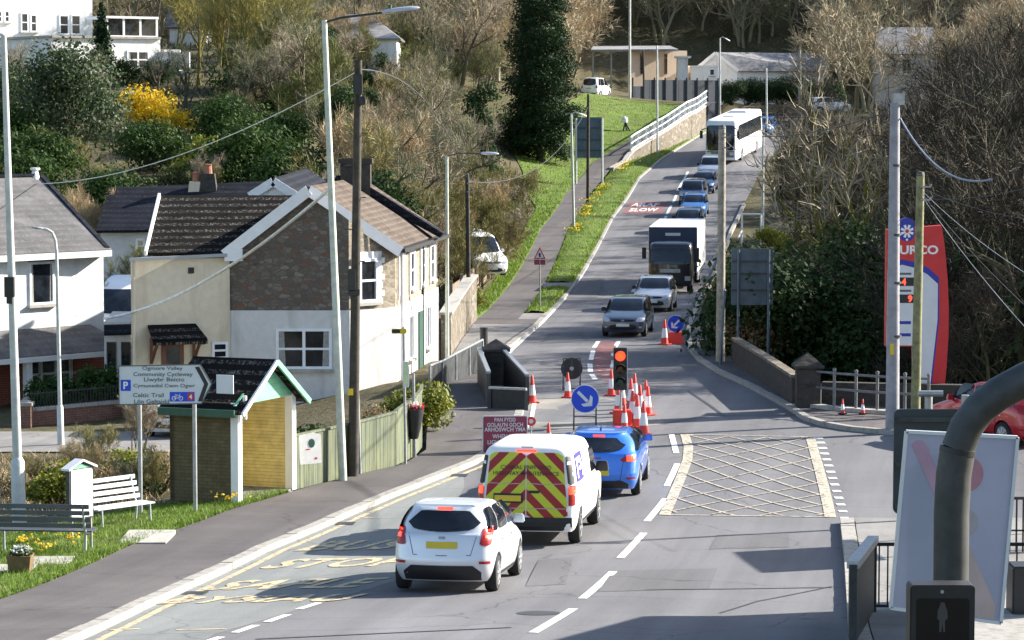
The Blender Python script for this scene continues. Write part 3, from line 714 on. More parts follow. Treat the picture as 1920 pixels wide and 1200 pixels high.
sheet('side_street', lambda y: uX(-80, y), lambda y: uX(318, y), 77.2, 82.6, 0.03, 'pave_light', 8, zf=gz)
t_ = MB()
for (u, v) in ((1245, 1085), (1010, 1150), (1180, 830)):
    x, y = gx(u, v); t_.add([(x + .34 * math.cos(a), y + .34 * math.sin(a), zr(y + .34 * math.sin(a)) + .007) for a in [2 * math.pi * i / 20 for i in range(20)]], [tuple(range(20))])
t_.build('manhole_cover', MT['dark_metal'], kind='structure')
t_ = MB()
for y in (46.5, 57.5, 66.0):
    x = xl(y) + .2; t_.add([(x + a, y + b, zr(y + b) + .012) for a, b in ((-.17, -.25), (.2, -.25), (.24, .25), (-.13, .25))], [(0, 1, 2, 3)])
t_.build('gully_grate', MT['black_metal'], kind='structure')
t_ = MB()
for q in ([(1120, 1110), (1330, 1104), (1345, 1066), (1150, 1070)], [(1330, 1030), (1480, 1026), (1478, 1000), (1345, 1003)], [(985, 1100), (1060, 1096), (1075, 1045), (1010, 1050)], [(1060, 560), (1120, 558), (1135, 520), (1090, 522)], [(1010, 650), (1090, 648), (1096, 622), (1030, 624)]):
    t_.add([(x, y, zr(y) + .0045) for x, y in [gx(*p) for p in q]], [(0, 1, 2, 3)])
t_.build('trench_repair', MT['repair'], kind='structure')
# ------------------------------------------------------------------ buildings and walls
UP = Vector((0, 0, 1))
def V3(u, v, Y): return P(u, v, Y)
def wframe(A, B, z0=None):
    A = Vector(A); B = Vector(B)
    o = Vector((A.x, A.y, z0 if z0 is not None else A.z)); r = Vector((B.x - A.x, B.y - A.y, 0)).normalized()
    return plane_frame(o, r, UP)
def hit(fr, u, v):
    """local (x, y) where the sight line of pixel (u, v) meets a wall plane"""
    o = fr.translation; n = Vector((fr[0][2], fr[1][2], fr[2][2])); c = Vector((0, 0, ZC)); d = P(u, v, 100.0) - c
    p = c + d * ((o - c).dot(n) / d.dot(n)); q = fr.inverted() @ p; return q.x, q.y
def window(par, fr, x0, y0, x1, y1, cols=1, rows=1, bar=0.06, frame='upvc', glass='glass', sill=True, name='window', proud=0.05):
    mb = MB(); c = lambda x, y, w, h, d, z: mb.add([fr @ Vector((x + sx * w / 2, y + sy * h / 2, z + sz * d / 2)) for sx, sy, sz in ((-1, -1, -1), (1, -1, -1), (1, 1, -1), (-1, 1, -1), (-1, -1, 1), (1, -1, 1), (1, 1, 1), (-1, 1, 1))],
                                                  [(3, 2, 1, 0), (4, 5, 6, 7), (0, 1, 5, 4), (1, 2, 6, 5), (2, 3, 7, 6), (3, 0, 4, 7)])
    w, h = x1 - x0, y1 - y0; cx, cy = (x0 + x1) / 2, (y0 + y1) / 2
    for x in (x0 + bar / 2, x1 - bar / 2): c(x, cy, bar, h, proud * 2, 0)
    for y in (y0 + bar / 2, y1 - bar / 2): c(cx, y, w - 2 * bar, bar, proud * 2, 0)
    for i in range(1, cols): c(x0 + w * i / cols, cy, bar * 1.1, h - 2 * bar, proud * 1.8, 0)
    for j in range(1, rows): c(cx, y0 + h * j / rows, w - 2 * bar, bar * .8, proud * 1.6, 0)
    f = mb.build(name, MT[frame], par, world=True)
    p = MB(); p.poly([fr @ Vector((x, y, 0.014)) for x, y in ((x0, y0), (x1, y0), (x1, y1), (x0, y1))]); p.build('pane', MT[glass], f, world=True)
    if sill and glass == 'glass' and w > .55 and h > .7:
        for a_, b_ in ((x0 + bar, x0 + w * .17), (x1 - w * .17, x1 - bar)): p = MB(); p.poly([fr @ Vector((x, y, 0.019)) for x, y in ((a_, y0 + bar), (b_, y0 + bar), (lerp(a_, b_, .8 if a_ < cx else 1), y1 - bar), (lerp(a_, b_, 0 if a_ < cx else .2), y1 - bar))]); p.build('curtain', MT['curtain'], f, world=True)
    if sill:
        s = MB(); mb2 = c; mb = s
        mb.add([fr @ Vector((cx + sx * (w / 2 + .08), y0 - .05 + sy * .045, .05 + sz * .09)) for sx, sy, sz in ((-1, -1, -1), (1, -1, -1), (1, 1, -1), (-1, 1, -1), (-1, -1, 1), (1, -1, 1), (1, 1, 1), (-1, 1, 1))],
               [(3, 2, 1, 0), (4, 5, 6, 7), (0, 1, 5, 4), (1, 2, 6, 5), (2, 3, 7, 6), (3, 0, 4, 7)])
        s.build('sill', MT['concrete'], f, world=True)
    return f
def pwindow(par, fr, u0, v0, u1, v1, **k):
    a = hit(fr, u0, v1); b = hit(fr, u1, v0); return window(par, fr, min(a[0], b[0]), min(a[1], b[1]), max(a[0], b[0]), max(a[1], b[1]), **k)
def wbox(mb, fr, x0, y0, x1, y1, z0, z1):
    return mb.add([fr @ Vector(p) for p in ((x0, y0, z0), (x1, y0, z0), (x1, y1, z0), (x0, y1, z0), (x0, y0, z1), (x1, y0, z1), (x1, y1, z1), (x0, y1, z1))],
                  [(3, 2, 1, 0), (4, 5, 6, 7), (0, 1, 5, 4), (1, 2, 6, 5), (2, 3, 7, 6), (3, 0, 4, 7)])
def up_slab(mb, pts, t):
    """roof slab: make the normal face up first"""
    pts = [Vector(p) for p in pts]; n = Vector((0, 0, 0))
    for i in range(len(pts)): n += pts[i].cross(pts[(i + 1) % len(pts)])
    if n.z < 0: pts = pts[::-1]
    return mb.slab(pts, t)
def setz(p, z): return Vector((p[0], p[1], z))
# --- stone gable house at the end of the terrace
house = thing('stone_house', 'two storey stone gabled house with white lower storey at the end of the terrace', 'house', on(600, 89))
g0 = house.location.z - 1.0
A, B = V3(430, 700, 88), V3(655, 700, 88); C, D = V3(742, 700, 89.4), V3(820, 700, 99.5)
ze = V3(430, 466, 88).z; zb = V3(560, 582, 88).z; apex = V3(580, 352, 88)
A2 = A + (D - C).normalized() * 11.0; D2 = D
zBt = lerp(apex.z, ze, (B.x - apex.x) / (C.x - apex.x)) - 0.12
mb = MB()
mb.poly([setz(A, zb - .2), setz(B, zb - .2), setz(B, zBt), setz(apex, apex.z - .08), setz(A, ze - .05)])
mb.poly([setz(A2, zb - .2), setz(A, zb - .2), setz(A, ze), setz(A2, ze)])
mb.poly([setz(D, zb - .2), setz(A2, zb - .2), setz(A2, ze), setz(D, ze)])
mb.build('wall', MT['rubble'], house, world=True)
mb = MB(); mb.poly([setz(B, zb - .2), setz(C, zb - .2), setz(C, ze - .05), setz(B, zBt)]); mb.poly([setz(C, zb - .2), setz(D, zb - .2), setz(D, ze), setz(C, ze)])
fw = mb.build('wall', MT['pale_rubble'], house, world=True); fw['label'] = 'front wall of rubble stone coloured paler for sunlight'  # sunlight on this stone put in as a paler rubble
mb = MB()
off = [Vector((0, -.05, 0)), Vector((.03, -.05, 0)), Vector((.05, -.03, 0)), Vector((.05, .0, 0))]
L = [A + off[0] + Vector((-.0, 0, 0)), B + off[0] + Vector((.02, 0, 0)), C + off[2], D + off[3]]
for p, q in zip(L[:-1], L[1:]): mb.poly([setz(p, g0), setz(q, g0), setz(q, zb), setz(p, zb)])
mb.poly([setz(L[0], zb), setz(L[1], zb), setz(B, zb), setz(A, zb)]); mb.poly([setz(L[1], zb), setz(L[2], zb), setz(C, zb), setz(B, zb)]); mb.poly([setz(L[2], zb), setz(L[3], zb), setz(D, zb), setz(C, zb)])
mb.poly([setz(L[3], g0), setz(A2, g0), setz(A2, zb), setz(L[3], zb)])
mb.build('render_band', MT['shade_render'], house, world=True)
R0, R1 = apex + Vector((0, -.25, .06)), setz(V3(676, 335, 99.5), apex.z + .06)
eC = setz(C, ze - .02) + Vector((.18, -.35, 0)); eD = setz(D, ze - .02) + Vector((.3, 0, 0)); eA = V3(421, 470, 87.7); eA2 = setz(A2, eA.z) + Vector((-.2, 0, 0))
mb = MB(); up_slab(mb, [R0, eC, eD, R1], .10); up_slab(mb, [R0, R1, eA2, eA], .10)
rf = mb.build('roof', MT['brown_tile'], house, world=True)
mb = MB()
for p, q in ((eA, R0), (R0, eC)):
    d = Vector((0, -.06, -.13)); mb.bar(p + d, q + d, .05, .34)
mb.add([eA + Vector(x) for x in ((0, -.09, -.32), (.55, -.09, -.32), (.55, -.09, .05), (0.02, -.09, -.02), (0, .2, -.32), (.55, .2, -.32), (.55, .2, .05), (0.02, .2, -.02))], [(0, 1, 2, 3), (7, 6, 5, 4), (0, 4, 5, 1), (1, 5, 6, 2), (2, 6, 7, 3), (3, 7, 4, 0)])
mb.build('bargeboard', MT['white_paint'], house, world=True)
mb = MB(); mb.bar(eC + Vector((.08, 0, -.1)), eD + Vector((.1, 0, -.1)), .13, .12); mb.build('gutter', MT['trim'], house, world=True)
for uu, yy in ((748, 89.8), (787, 95.5)):
    p = V3(uu, 600, yy); p.x += .1
    mb = MB(); mb.tube([setz(p, g0), setz(p, ze - .1)], .06, 8); mb.build('downpipe', MT['trim' if uu > 760 else 'white_paint'], house, world=True)
mb = MB(); ca, cb = V3(638, 330, 95.5), V3(694, 330, 95.5); zt = V3(660, 309, 95.5).z
mb.box(((ca.x + cb.x) / 2, 96.0, zt - .9), (cb.x - ca.x, .9, 2.2)); mb.box(((ca.x + cb.x) / 2, 96.0, zt + .12), (cb.x - ca.x + .14, 1.05, .16))
ch = mb.build('chimney', MT['shade_dark_stone'], rf, world=True)
mb = MB(); up_slab(mb, [R1 + Vector((-.6, -3.9, .14)), R1 + Vector((-.1, -3.9, .14)), eD + Vector((.05, -3.2, .16)), eD + Vector((.0, -4.0, .16))], .2)
mb.build('parapet_coping', MT['dark_slate'], rf, world=True)
frg = wframe(A + off[0], B + off[0], g0); pwindow(house, frg, 518, 616, 622, 692, cols=2, rows=2, bar=.085)
frb = wframe(B, C, zb); fwin = pwindow(house, frb, 672, 484, 707, 568, cols=1, rows=2, bar=.09, proud=.07)
mb = MB(); x0, y0 = hit(frb, 664, 573); x1, y1 = hit(frb, 714, 478)
for a in ((x0, y0, x0 + .14, y1), (x1 - .14, y0, x1, y1), (x0, y1 - .16, x1, y1 + .12)): wbox(mb, frb, *a, 0.0, .04)
for k in range(6):
    yy = lerp(y0, y1, k / 6); wbox(mb, frb, x1, yy, x1 + (.13 if k % 2 else .05), yy + .17, 0.0, .035); wbox(mb, frb, x0 - (.13 if k % 2 else .05), yy, x0, yy + .17, 0.0, .035)
mb.build('window_surround', MT['white_paint'], house, world=True)
frc = wframe(C + off[2] * .0, D, zb)
LN = (D - C).length
for i, t in enumerate((.12, .36, .62, .86)):
    x = LN * t; window(house, frc, x - .45, .35, x + .45, ze - zb - .35, cols=1, rows=2, bar=.07)
    mb = MB()
    for a in ((x - .68, .2, x - .46, ze - zb - .1), (x + .46, .2, x + .68, ze - zb - .1), (x - .46, ze - zb - .34, x + .46, ze - zb - .1)): wbox(mb, frc, *a, 0, .05)
    mb.build('window_surround', MT['white_paint'], house, world=True)
frd = wframe(C + off[2], D + off[3], g0); hb = zb - g0
for t in (.30, .72): window(house, frd, LN * t - .5, hb - 1.9, LN * t + .5, hb - .45, cols=2, rows=1)
mb = MB(); wbox(mb, frd, LN * .52 - .45, 0.3, LN * .52 + .45, hb - .5, 0, .05); mb.build('door', MT['dark_green'], house, world=True)
# --- cream wing joined to the stone house
wing = thing('cream_cottage', 'cream rendered cottage with black tiled roof and brown door beside the stone gable', 'house', on(340, 87.5))
E = V3(247, 700, 86.5); A_ = V3(432, 700, 87.9); zE = V3(330, 486, 87).z; gw = g0
mb = MB(); mb.poly([setz(E, gw), setz(A_, gw), setz(A_, zE), setz(E, zE)])
Eb = E + Vector((.3, 5, 0)); mb.poly([setz(Eb, gw), setz(E, gw), setz(E, zE), setz(Eb, zE)])
mb.poly([setz(E, zE), setz(A_, zE), setz(A_, zE) + Vector((0, 5, 0)), setz(Eb, zE)])
mb.build('wall', MT['cream'], wing, world=True)
mb = MB(); up_slab(mb, [V3(275, 474, 86.9), V3(432, 476, 87.8), V3(548, 366, 91.2), V3(301, 366, 90.2)], .12); up_slab(mb, [V3(301, 366, 90.2), V3(548, 366, 91.2), V3(548, 366, 91.2) + Vector((0, 3, -1.9)), V3(301, 366, 90.2) + Vector((0, 3, -1.9))], .12)
rf = mb.build('roof', MT['black_tile'], wing, world=True)
mb = MB(); mb.bar(V3(273, 475, 86.8), V3(299, 366, 90.1), .08, .16); mb.build('verge_board', MT['white_paint'], rf, world=True)
mb = MB(); mb.poly([V3(301, 366, 90.2), V3(275, 474, 86.9), setz(Eb, zE) + Vector((.5, 1.2, 0))]); mb.build('gable_wall', MT['cream'], wing, world=True)
mb = MB(); mb.bar(V3(243, 487, 86.35), V3(430, 478, 87.7), .12, .10); mb.build('gutter', MT['grey_paint'], wing, world=True)
mb = MB(); mb.tube([setz(E, gw) + Vector((.1, -.07, 0)), setz(E, zE) + Vector((.1, -.07, 0))], .05, 8); mb.build('downpipe', MT['cream'], wing, world=True)
frw = wframe(E, A_, gw)
x0, y0 = hit(frw, 303, 740); x1, y1 = hit(frw, 344, 643)
mb = MB(); wbox(mb, frw, x0, y0, x1, y1, 0, .04); dr = mb.build('door', MT['brown_wood'], wing, world=True)
a, b = hit(frw, 312, 690), hit(frw, 336, 650); mb = MB(); mb.poly([frw @ Vector(p) for p in ((a[0], a[1], .05), (b[0], a[1], .05), (b[0], b[1], .05), (a[0], b[1], .05))]); mb.build('door_glass', MT['curtain_glass'], dr, world=True)
pwindow(wing, frw, 397, 640, 427, 674, cols=1, rows=2, bar=.08)
a, b = hit(frw, 270, 634), hit(frw, 371, 606); mb = MB()
q = [frw @ Vector(p) for p in ((a[0], a[1], .85), (b[0], a[1], .85), (b[0] - .08, b[1], .02), (a[0] + .12, b[1], .02))]
up_slab(mb, q, .07); mb.bar(q[0] + Vector((0, 0, -.1)), q[1] + Vector((0, 0, -.1)), .06, .14)
cn = mb.build('door_canopy', MT['black_tile'], wing, world=True)
mb = MB()
for x in (a[0] + .22, b[0] - .15): mb = MB(); mb.tube([frw @ Vector((x, a[1] - .02, .75)), frw @ Vector((x, a[1] - .35, .4)), frw @ Vector((x, a[1] - .75, .05))], .05, 6); mb.bar(frw @ Vector((x, a[1], .04)), frw @ Vector((x, a[1] - .8, .04)), .09, .08); mb.build('bracket', MT['brown_wood'], cn, world=True)
a = hit(frw, 358, 507); mb = MB(); wbox(mb, frw, a[0] - .09, a[1] - .09, a[0] + .09, a[1] + .09, 0, .04); mb.build('vent', MT['black_metal'], wing, world=True)
a = hit(frw, 379, 640); mb = MB(); wbox(mb, frw, a[0] - .06, a[1] - .09, a[0] + .06, a[1] + .09, 0, .12); mb.build('wall_lamp', MT['black_metal'], wing, world=True)
# --- slate-roofed white house at the far left
wh = thing('white_house', 'white rendered house with grey slate roof and red brick bay at the left edge', 'house', on(90, 94))
W1 = V3(196, 700, 94.5); W0 = V3(-190, 700, 88.5); zw = V3(196, 474, 94.5).z; zg = wh.location.z - .3
fro = wframe(W0, W1, zg); hW = zw - zg; LW = (W1 - W0).length; inn = -Vector((fro[0][2], fro[1][2], 0))
zf_ = hit(fro, 150, 640)[1]
mb = MB(); mb.poly([setz(W0, zg + zf_), setz(W1, zg + zf_), setz(W1, zw), setz(W0, zw)]); Wb = W1 + inn * 7; Wb0 = W0 + inn * 7
mb.poly([setz(W1, zg), setz(Wb, zg), setz(Wb, zw), setz(W1, zw)]); mb.poly([setz(Wb, zg), setz(Wb0, zg), setz(Wb0, zw), setz(Wb, zw)])
mb.build('wall', MT['white_render'], wh, world=True)
mb = MB(); mb.poly([setz(W0, zg), setz(W1, zg), setz(W1, zg + zf_), setz(W0, zg + zf_)]); bw = mb.build('wall', MT['red_brick'], wh, world=True); bw['label'] = 'red brick ground floor wall'
e1 = V3(207, 468, 94.1); e0 = V3(-205, 489, 88.3); H1 = V3(76, 330, 97.6); H0 = V3(-190, 338, 93.0); eb = e1 + inn * 7.6; eb0 = e0 + inn * 7.6
mb = MB(); up_slab(mb, [e0, e1, H1, H0], .1); up_slab(mb, [e1, eb, H1], .1); up_slab(mb, [eb, eb0, H0, H1], .1)
rf = mb.build('roof', MT['slate'], wh, world=True)
mb = MB(); mb.bar(e0 + Vector((0, -.02, -.12)), e1 + Vector((0, -.02, -.12)), .08, .2); mb.bar(e1 + Vector((0.02, 0, -.12)), eb + Vector((0, 0, -.12)), .08, .2); mb.build('gutter', MT['white_paint'], wh, world=True)
mb = MB(); mb.bar(e1 + Vector((-.1, .05, .05)), H1 + Vector((0, 0, .05)), .16, .07); mb.bar(H0 + Vector((0, 0, .05)), H1 + Vector((0, 0, .05)), .18, .08); mb.build('ridge_tiles', MT['dark_slate'], rf, world=True)
mb = MB(); c0 = V3(66, 340, 97.4); mb.lathe([(.22, -.1), (.16, .1), (.10, .35), (.17, .40), (.17, .46), (.0, .47)], 10, Matrix.Translation(c0)); mb.build('finial', MT['white_paint'], rf, world=True)
pwindow(wh, fro, 55, 490, 100, 572, cols=1, rows=1, bar=.07, glass='glass')
x0, y0 = hit(fro, 53, 503); x1, y1 = hit(fro, 102, 490); mb = MB(); wbox(mb, fro, x0, y1 + .03, x1, y1 + .17, 0, .06); mb.build('blind_box', MT['dark_metal'], wh, world=True)
xa, ya = hit(fro, 168, 608); mb = MB()
q = [fro @ Vector(p) for p in ((-.5, ya, .02), (xa, ya, .02), (xa + .75, ya - .78, 1.5), (-.5, ya - .78, 1.5))]
up_slab(mb, q, .08); pr = mb.build('porch_roof', MT['slate'], wh, world=True)
mb = MB(); mb.bar(q[2] + Vector((.02, -.02, -.08)), q[3] + Vector((0, -.02, -.08)), .07, .16); mb.build('porch_fascia', MT['white_paint'], pr, world=True)
for xx in (xa + .55, xa + .0, hit(fro, 5, 700)[0]):
    mb = MB(); wbox(mb, fro, xx - .11, 0, xx + .11, ya - .85, 1.2, 1.42); mb.build('porch_post', MT['white_paint'], pr, world=True)
pwindow(wh, fro, 45, 656, 132, 745, cols=3, rows=2, bar=.09, glass='curtain_glass', proud=.12)
mb = MB(); wbox(mb, fro, hit(fro, 134, 700)[0], 0, hit(fro, 158, 700)[0], ya - .9, 0, .35); mb.build('brick_pier', MT['red_brick'], wh, world=True)
# --- low lean-to between the white house and the cream cottage
lean = thing('lean_to', 'low white lean-to with dark slate strip squeezed between two cottages', 'outbuilding', on(222, 90))
a, b = V3(196, 700, 90), V3(246, 700, 90); z0 = lean.location.z - .3
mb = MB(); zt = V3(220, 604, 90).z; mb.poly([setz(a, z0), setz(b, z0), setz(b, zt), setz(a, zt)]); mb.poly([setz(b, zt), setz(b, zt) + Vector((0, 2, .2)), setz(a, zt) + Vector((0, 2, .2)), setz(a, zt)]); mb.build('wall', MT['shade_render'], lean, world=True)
mb = MB(); up_slab(mb, [V3(195, 627, 89.6), V3(247, 625, 89.6), V3(247, 603, 90.1), V3(195, 604, 90.1)], .06); mb.build('roof', MT['dark_slate'], lean, world=True)
frl = wframe(a, b, z0)
for u0, u1 in ((201, 218), (228, 245)): pwindow(lean, frl, u0, 641, u1, 720, bar=.03, frame='dark_metal', sill=False)
# --- long slate-roofed house behind, with a white gable
sh = thing('slate_house', 'long blue black slate roofed house standing behind the cream cottage', 'house', on(330, 116))
mb = MB(); ev0, ev1, rd0, rd1 = V3(180, 432, 113.5), V3(640, 425, 113.5), V3(205, 352, 117.5), V3(640, 334, 117.5)
up_slab(mb, [ev0, ev1, rd1, rd0], .12); up_slab(mb, [rd0, rd1, rd1 + Vector((0, 4, -1.6)), rd0 + Vector((0, 4, -1.6))], .12)
rf = mb.build('roof', MT['dark_slate'], sh, world=True)
zq = sh.location.z - .5; a, b = V3(190, 600, 113.9), V3(630, 600, 113.9); za = ev0.z - .05
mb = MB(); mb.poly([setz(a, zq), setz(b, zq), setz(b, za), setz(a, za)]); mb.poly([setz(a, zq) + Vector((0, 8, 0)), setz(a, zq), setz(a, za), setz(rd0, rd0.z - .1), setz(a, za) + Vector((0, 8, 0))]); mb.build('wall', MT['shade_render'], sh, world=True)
frs = wframe(a, b, zq); pwindow(sh, frs, 255, 447, 272, 476, cols=1, rows=2, bar=.08)
gm = V3(512, 334, 99); gl, gr = V3(468, 362, 99), V3(556, 362, 99)
mb = MB(); mb.poly([gl + Vector((.1, .1, -1.2)), gr + Vector((-.1, .1, -1.2)), gr + Vector((-.1, .1, -.05)), gm + Vector((0, .1, -.05)), gl + Vector((.1, .1, -.05))]); mb.build('gable_wall', MT['white_render'], sh, world=True)
mb = MB(); up_slab(mb, [gm, gr, gr + Vector((0, 16, 0)), gm + Vector((0, 16, 0))], .1); up_slab(mb, [gm, gl, gl + Vector((0, 16, 0)), gm + Vector((0, 16, 0))], .1); mb.build('gable_roof', MT['dark_slate'], sh, world=True)
mb = MB(); mb.bar(gl + Vector((0, -.03, -.12)), gm + Vector((0, -.03, -.12)), .06, .3); mb.bar(gm + Vector((0, -.03, -.12)), gr + Vector((0, -.03, -.12)), .06, .3); mb.build('bargeboard', MT['white_paint'], sh, world=True)
for uu, vv, top, m in ((368, 366, 345, 'cream'), (391, 342, 330, 'shade_dark_stone')):
    c0 = V3(uu, vv, 117.0); zt = V3(uu, top, 117).z; mb = MB(); mb.box((c0.x, c0.y, (c0.z + zt) / 2 - .2), (.75, .6, zt - c0.z + .6), taper=.7)
    cc = mb.build('chimney', MT[m], rf, world=True)
    mb = MB(); mb.lathe([(.16, 0), (.13, .3), (.16, .38), (.1, .39)], 10, Matrix.Translation((c0.x, c0.y, zt + .1))); mb.build('chimney_pot', MT['pot'], cc, world=True)
# --- big white house at the top left
uh = thing('hillside_house', 'big white flat roofed house with glazed balcony high on the left hillside', 'house', on(150, 203))
K, E1, S0 = V3(97, 150, 194), V3(301, 150, 199), V3(-60, 150, 206); zt1 = V3(97, 70, 194).z; zl = K.z - 3.0
mb = MB()
for p, q in ((S0, K), (K, E1), (E1, E1 + Vector((-3, 9, 0)))): mb.poly([setz(p, zl), setz(q, zl), setz(q, zt1), setz(p, zt1)])
mb.poly([setz(S0, zt1), setz(K, zt1), setz(E1, zt1), setz(E1 + Vector((-3, 9, 0)), zt1)]); mb.build('wall', MT['white_render'], uh, world=True)
M0, M1 = V3(-120, 90, 204.5), V3(174, 90, 212); zt2 = M0.z + 8.0
mb = MB(); mb.poly([setz(M0, zl), setz(M1, zl), setz(M1, zt2), setz(M0, zt2)]); mb.poly([setz(M1, zl), setz(M1 + Vector((-4, 9, 0)), zl), setz(M1 + Vector((-4, 9, 0)), zt2), setz(M1, zt2)]); mb.poly([setz(M0, zt2), setz(M1, zt2), setz(M1 + Vector((-4, 9, 0)), zt2), setz(M0 + Vector((-4, 9, 0)), zt2)])
mw = mb.build('wall', MT['white_render'], uh, world=True); mw['label'] = 'taller upper block'
mb = MB(); mb.bar(setz(S0, zt1 + .06) + Vector((0, -.1, 0)), setz(K, zt1 + .06) + Vector((0, -.1, 0)), .3, .16); mb.bar(setz(K, zt1 + .06), setz(E1, zt1 + .06), .3, .16); mb.build('parapet_coping', MT['concrete'], uh, world=True)
fk = wframe(K, E1, zl); fm = wframe(M0, M1, zl); fs = wframe(S0, K, zl)
pwindow(uh, fk, 115, 90, 148, 119, cols=2, bar=.12); pwindow(uh, fk, 238, 95, 279, 129, cols=2, rows=2, bar=.12)
for a in ((39, 24, 53, 60), (57, 27, 69, 60), (111, 28, 129, 65), (133, 28, 151, 65), (-4, 20, 4, 42), (8, 20, 18, 42)): pwindow(uh, fm, *a, bar=.1, rows=2)
pwindow(uh, fs, 12, 102, 24, 116, bar=.05)
x0, y0 = hit(fk, 203, 72); x1, y1 = hit(fk, 296, 36); mb = MB()
for t in np.linspace(0, 1, 4): wbox(mb, fk, lerp(x0, x1, t) - .08, y0, lerp(x0, x1, t) + .08, y1, -.3, -.14)
wbox(mb, fk, x0 - .2, y1, x1 + .1, y1 + .16, -2.8, -.05); wbox(mb, fk, x0, y0 + .02, x1, y0 + .22, -.3, -.12); mb.build('balcony_frame', MT['white_paint'], uh, world=True)
mb = MB(); mb.poly([fk @ Vector(p) for p in ((x0, y0, -.22), (x1, y0, -.22), (x1, y1, -.22), (x0, y1, -.22))]); mb.build('balcony_glass', MT['glass'], uh, world=True)
fw_ = thing('garden_wall', 'low white garden wall beside the big white hillside house', 'wall', on(325, 199))
mb = MB(); mb.box(V3(325, 113, 199), (2.3, .3, 1.1)); mb.box(V3(312, 97, 202), (2.0, .3, .3)); mb.build('wall_panel', MT['white_render'], fw_, world=True)
# --- two roofs among the trees above
def cottage(name, label, u0, u1, vb, ve, vr, Y, wallm, roofm, depth=7, hip=0.0, base=4.0, wins=()):
    t = thing(name, label, 'house', on((u0 + u1) / 2, Y + depth / 2))
    a, b = V3(u0, ve, Y), V3(u1, ve, Y); zr_ = V3(u0, vr, Y + depth / 2).z; z0 = min(V3(u0, vb, Y).z, t.location.z) - .5
    mb = MB(); q = [a, b, b + Vector((0, depth, 0)), a + Vector((0, depth, 0))]
    for i in range(4): mb.poly([setz(q[i], z0), setz(q[(i + 1) % 4], z0), q[(i + 1) % 4], q[i]])
    m0, m1 = Vector((a.x + hip, Y + depth / 2, zr_)), Vector((b.x - hip, Y + depth / 2, zr_))
    mb.poly([q[3], q[0], m0 + Vector((.02, 0, -.1))]); mb.poly([q[1], q[2], m1 + Vector((-.02, 0, -.1))]); mb.build('wall', MT[wallm], t, world=True)
    o = .35; e = [a + Vector((-o, -o, -.15)), b + Vector((o, -o, -.15)), b + Vector((o, depth + o, -.15)), a + Vector((-o, depth + o, -.15))]; k = o if not hip else 0
    n0, n1 = m0 + Vector((-k, 0, .05)), m1 + Vector((k, 0, .05))
    mb = MB(); up_slab(mb, [e[0], e[1], n1, n0], .14); up_slab(mb, [e[2], e[3], n0, n1], .14)
    if hip: up_slab(mb, [e[1], e[2], n1], .14); up_slab(mb, [e[3], e[0], n0], .14)
    r = mb.build('roof', MT[roofm], t, world=True); fr = wframe(a, b, z0)
    for w in wins: pwindow(t, fr, *w, bar=.1, cols=2)
    return t, r
cottage('tree_cottage', 'grey slate roofed cottage half hidden by bare trees left of the tall street lamp', 318, 378, 62, 48, -6, 245, 'shade_render', 'slate', 8, 0, wins=[(352, 50, 366, 60)])
cottage('roof_cottage', 'pale slate roofed cottage glimpsed through trees behind the tall street lamp head', 575, 742, 92, 68, 28, 218, 'white_render', 'grey_roof', 9, 2.2, wins=[(630, 72, 662, 84)])
cottage('blue_house', 'pale blue gabled house behind the bare trees on the right', 1655, 1752, 190, 98, 52, 283, 'shade_render', 'grey_roof', 8, 0, wins=[(1690, 110, 1710, 140)])
# --- peach bungalow and its neighbour beyond the end of the road
bg = thing('peach_bungalow', 'peach walled bungalow with flat grey roof and carport above the grass bank', 'house', on(1235, 281))
a, b = V3(1183, 150, 278), V3(1288, 150, 281); zt = V3(1183, 94, 278).z; z0 = bg.location.z - 1.5
mb = MB()
for p, q in ((a, b), (b, b + Vector((0, 7, 0))), (a + Vector((0, 7, 0)), a)): mb.poly([setz(p, z0), setz(q, z0), setz(q, zt), setz(p, zt)])
mb.build('wall', MT['peach'], bg, world=True)
r0, r1 = V3(1108, 93, 277.3), V3(1272, 92, 277.3); mb = MB(); up_slab(mb, [r0, r1, r1 + Vector((-.4, 8, .5)), r0 + Vector((.4, 8, .5))], .22); mb.build('roof', MT['grey_roof'], bg, world=True)
fb = wframe(a, b, z0)
for u in (1203, 1248): pwindow(bg, fb, u - 3, 101, u + 3, 139, bar=.05, frame='brown_wood', glass='glass', sill=False)
mb = MB(); c0 = V3(1279, 126, 277.5); mb.box((c0.x, c0.y, (z0 + V3(1279, 108, 277.5).z) / 2), (1.0, 2.2, V3(1279, 108, 277.5).z - z0)); mb.box(V3(1280, 107, 277.4), (1.5, 2.6, .18)); mb.build('porch', MT['white_render'], bg, world=True)
for u in (1112, 1146):
    p = V3(u, 100, 278); mb = MB(); mb.tube([setz(p, z0), setz(p, r0.z)], .09, 8); mb.build('carport_post', MT['grey_paint'], bg, world=True)
gh = thing('white_bungalow', 'white gabled bungalow with long pale grey roof beyond the coach', 'house', on(1420, 292))
gp, g_l, g_r = V3(1341, 100, 287), V3(1309, 127, 287), V3(1382, 133, 287); z0 = gh.location.z - 2
mb = MB(); mb.poly([setz(g_l, z0), setz(g_r, z0), g_r, gp, g_l]); q1 = V3(1545, 133, 291); mb.poly([setz(g_r, z0), setz(q1, z0), q1, g_r]); mb.build('wall', MT['white_render'], gh, world=True)
rr = V3(1550, 100, 297); mb = MB(); up_slab(mb, [gp + Vector((0, -.2, .1)), g_r + Vector((.2, -.3, 0)), q1 + Vector((.3, -.3, 0)), rr], .15); up_slab(mb, [gp + Vector((0, -.2, .1)), g_l + Vector((-.2, -.2, 0)), g_l + Vector((4, 9, 0)), rr], .15)
mb.build('roof', MT['grey_roof'], gh, world=True)
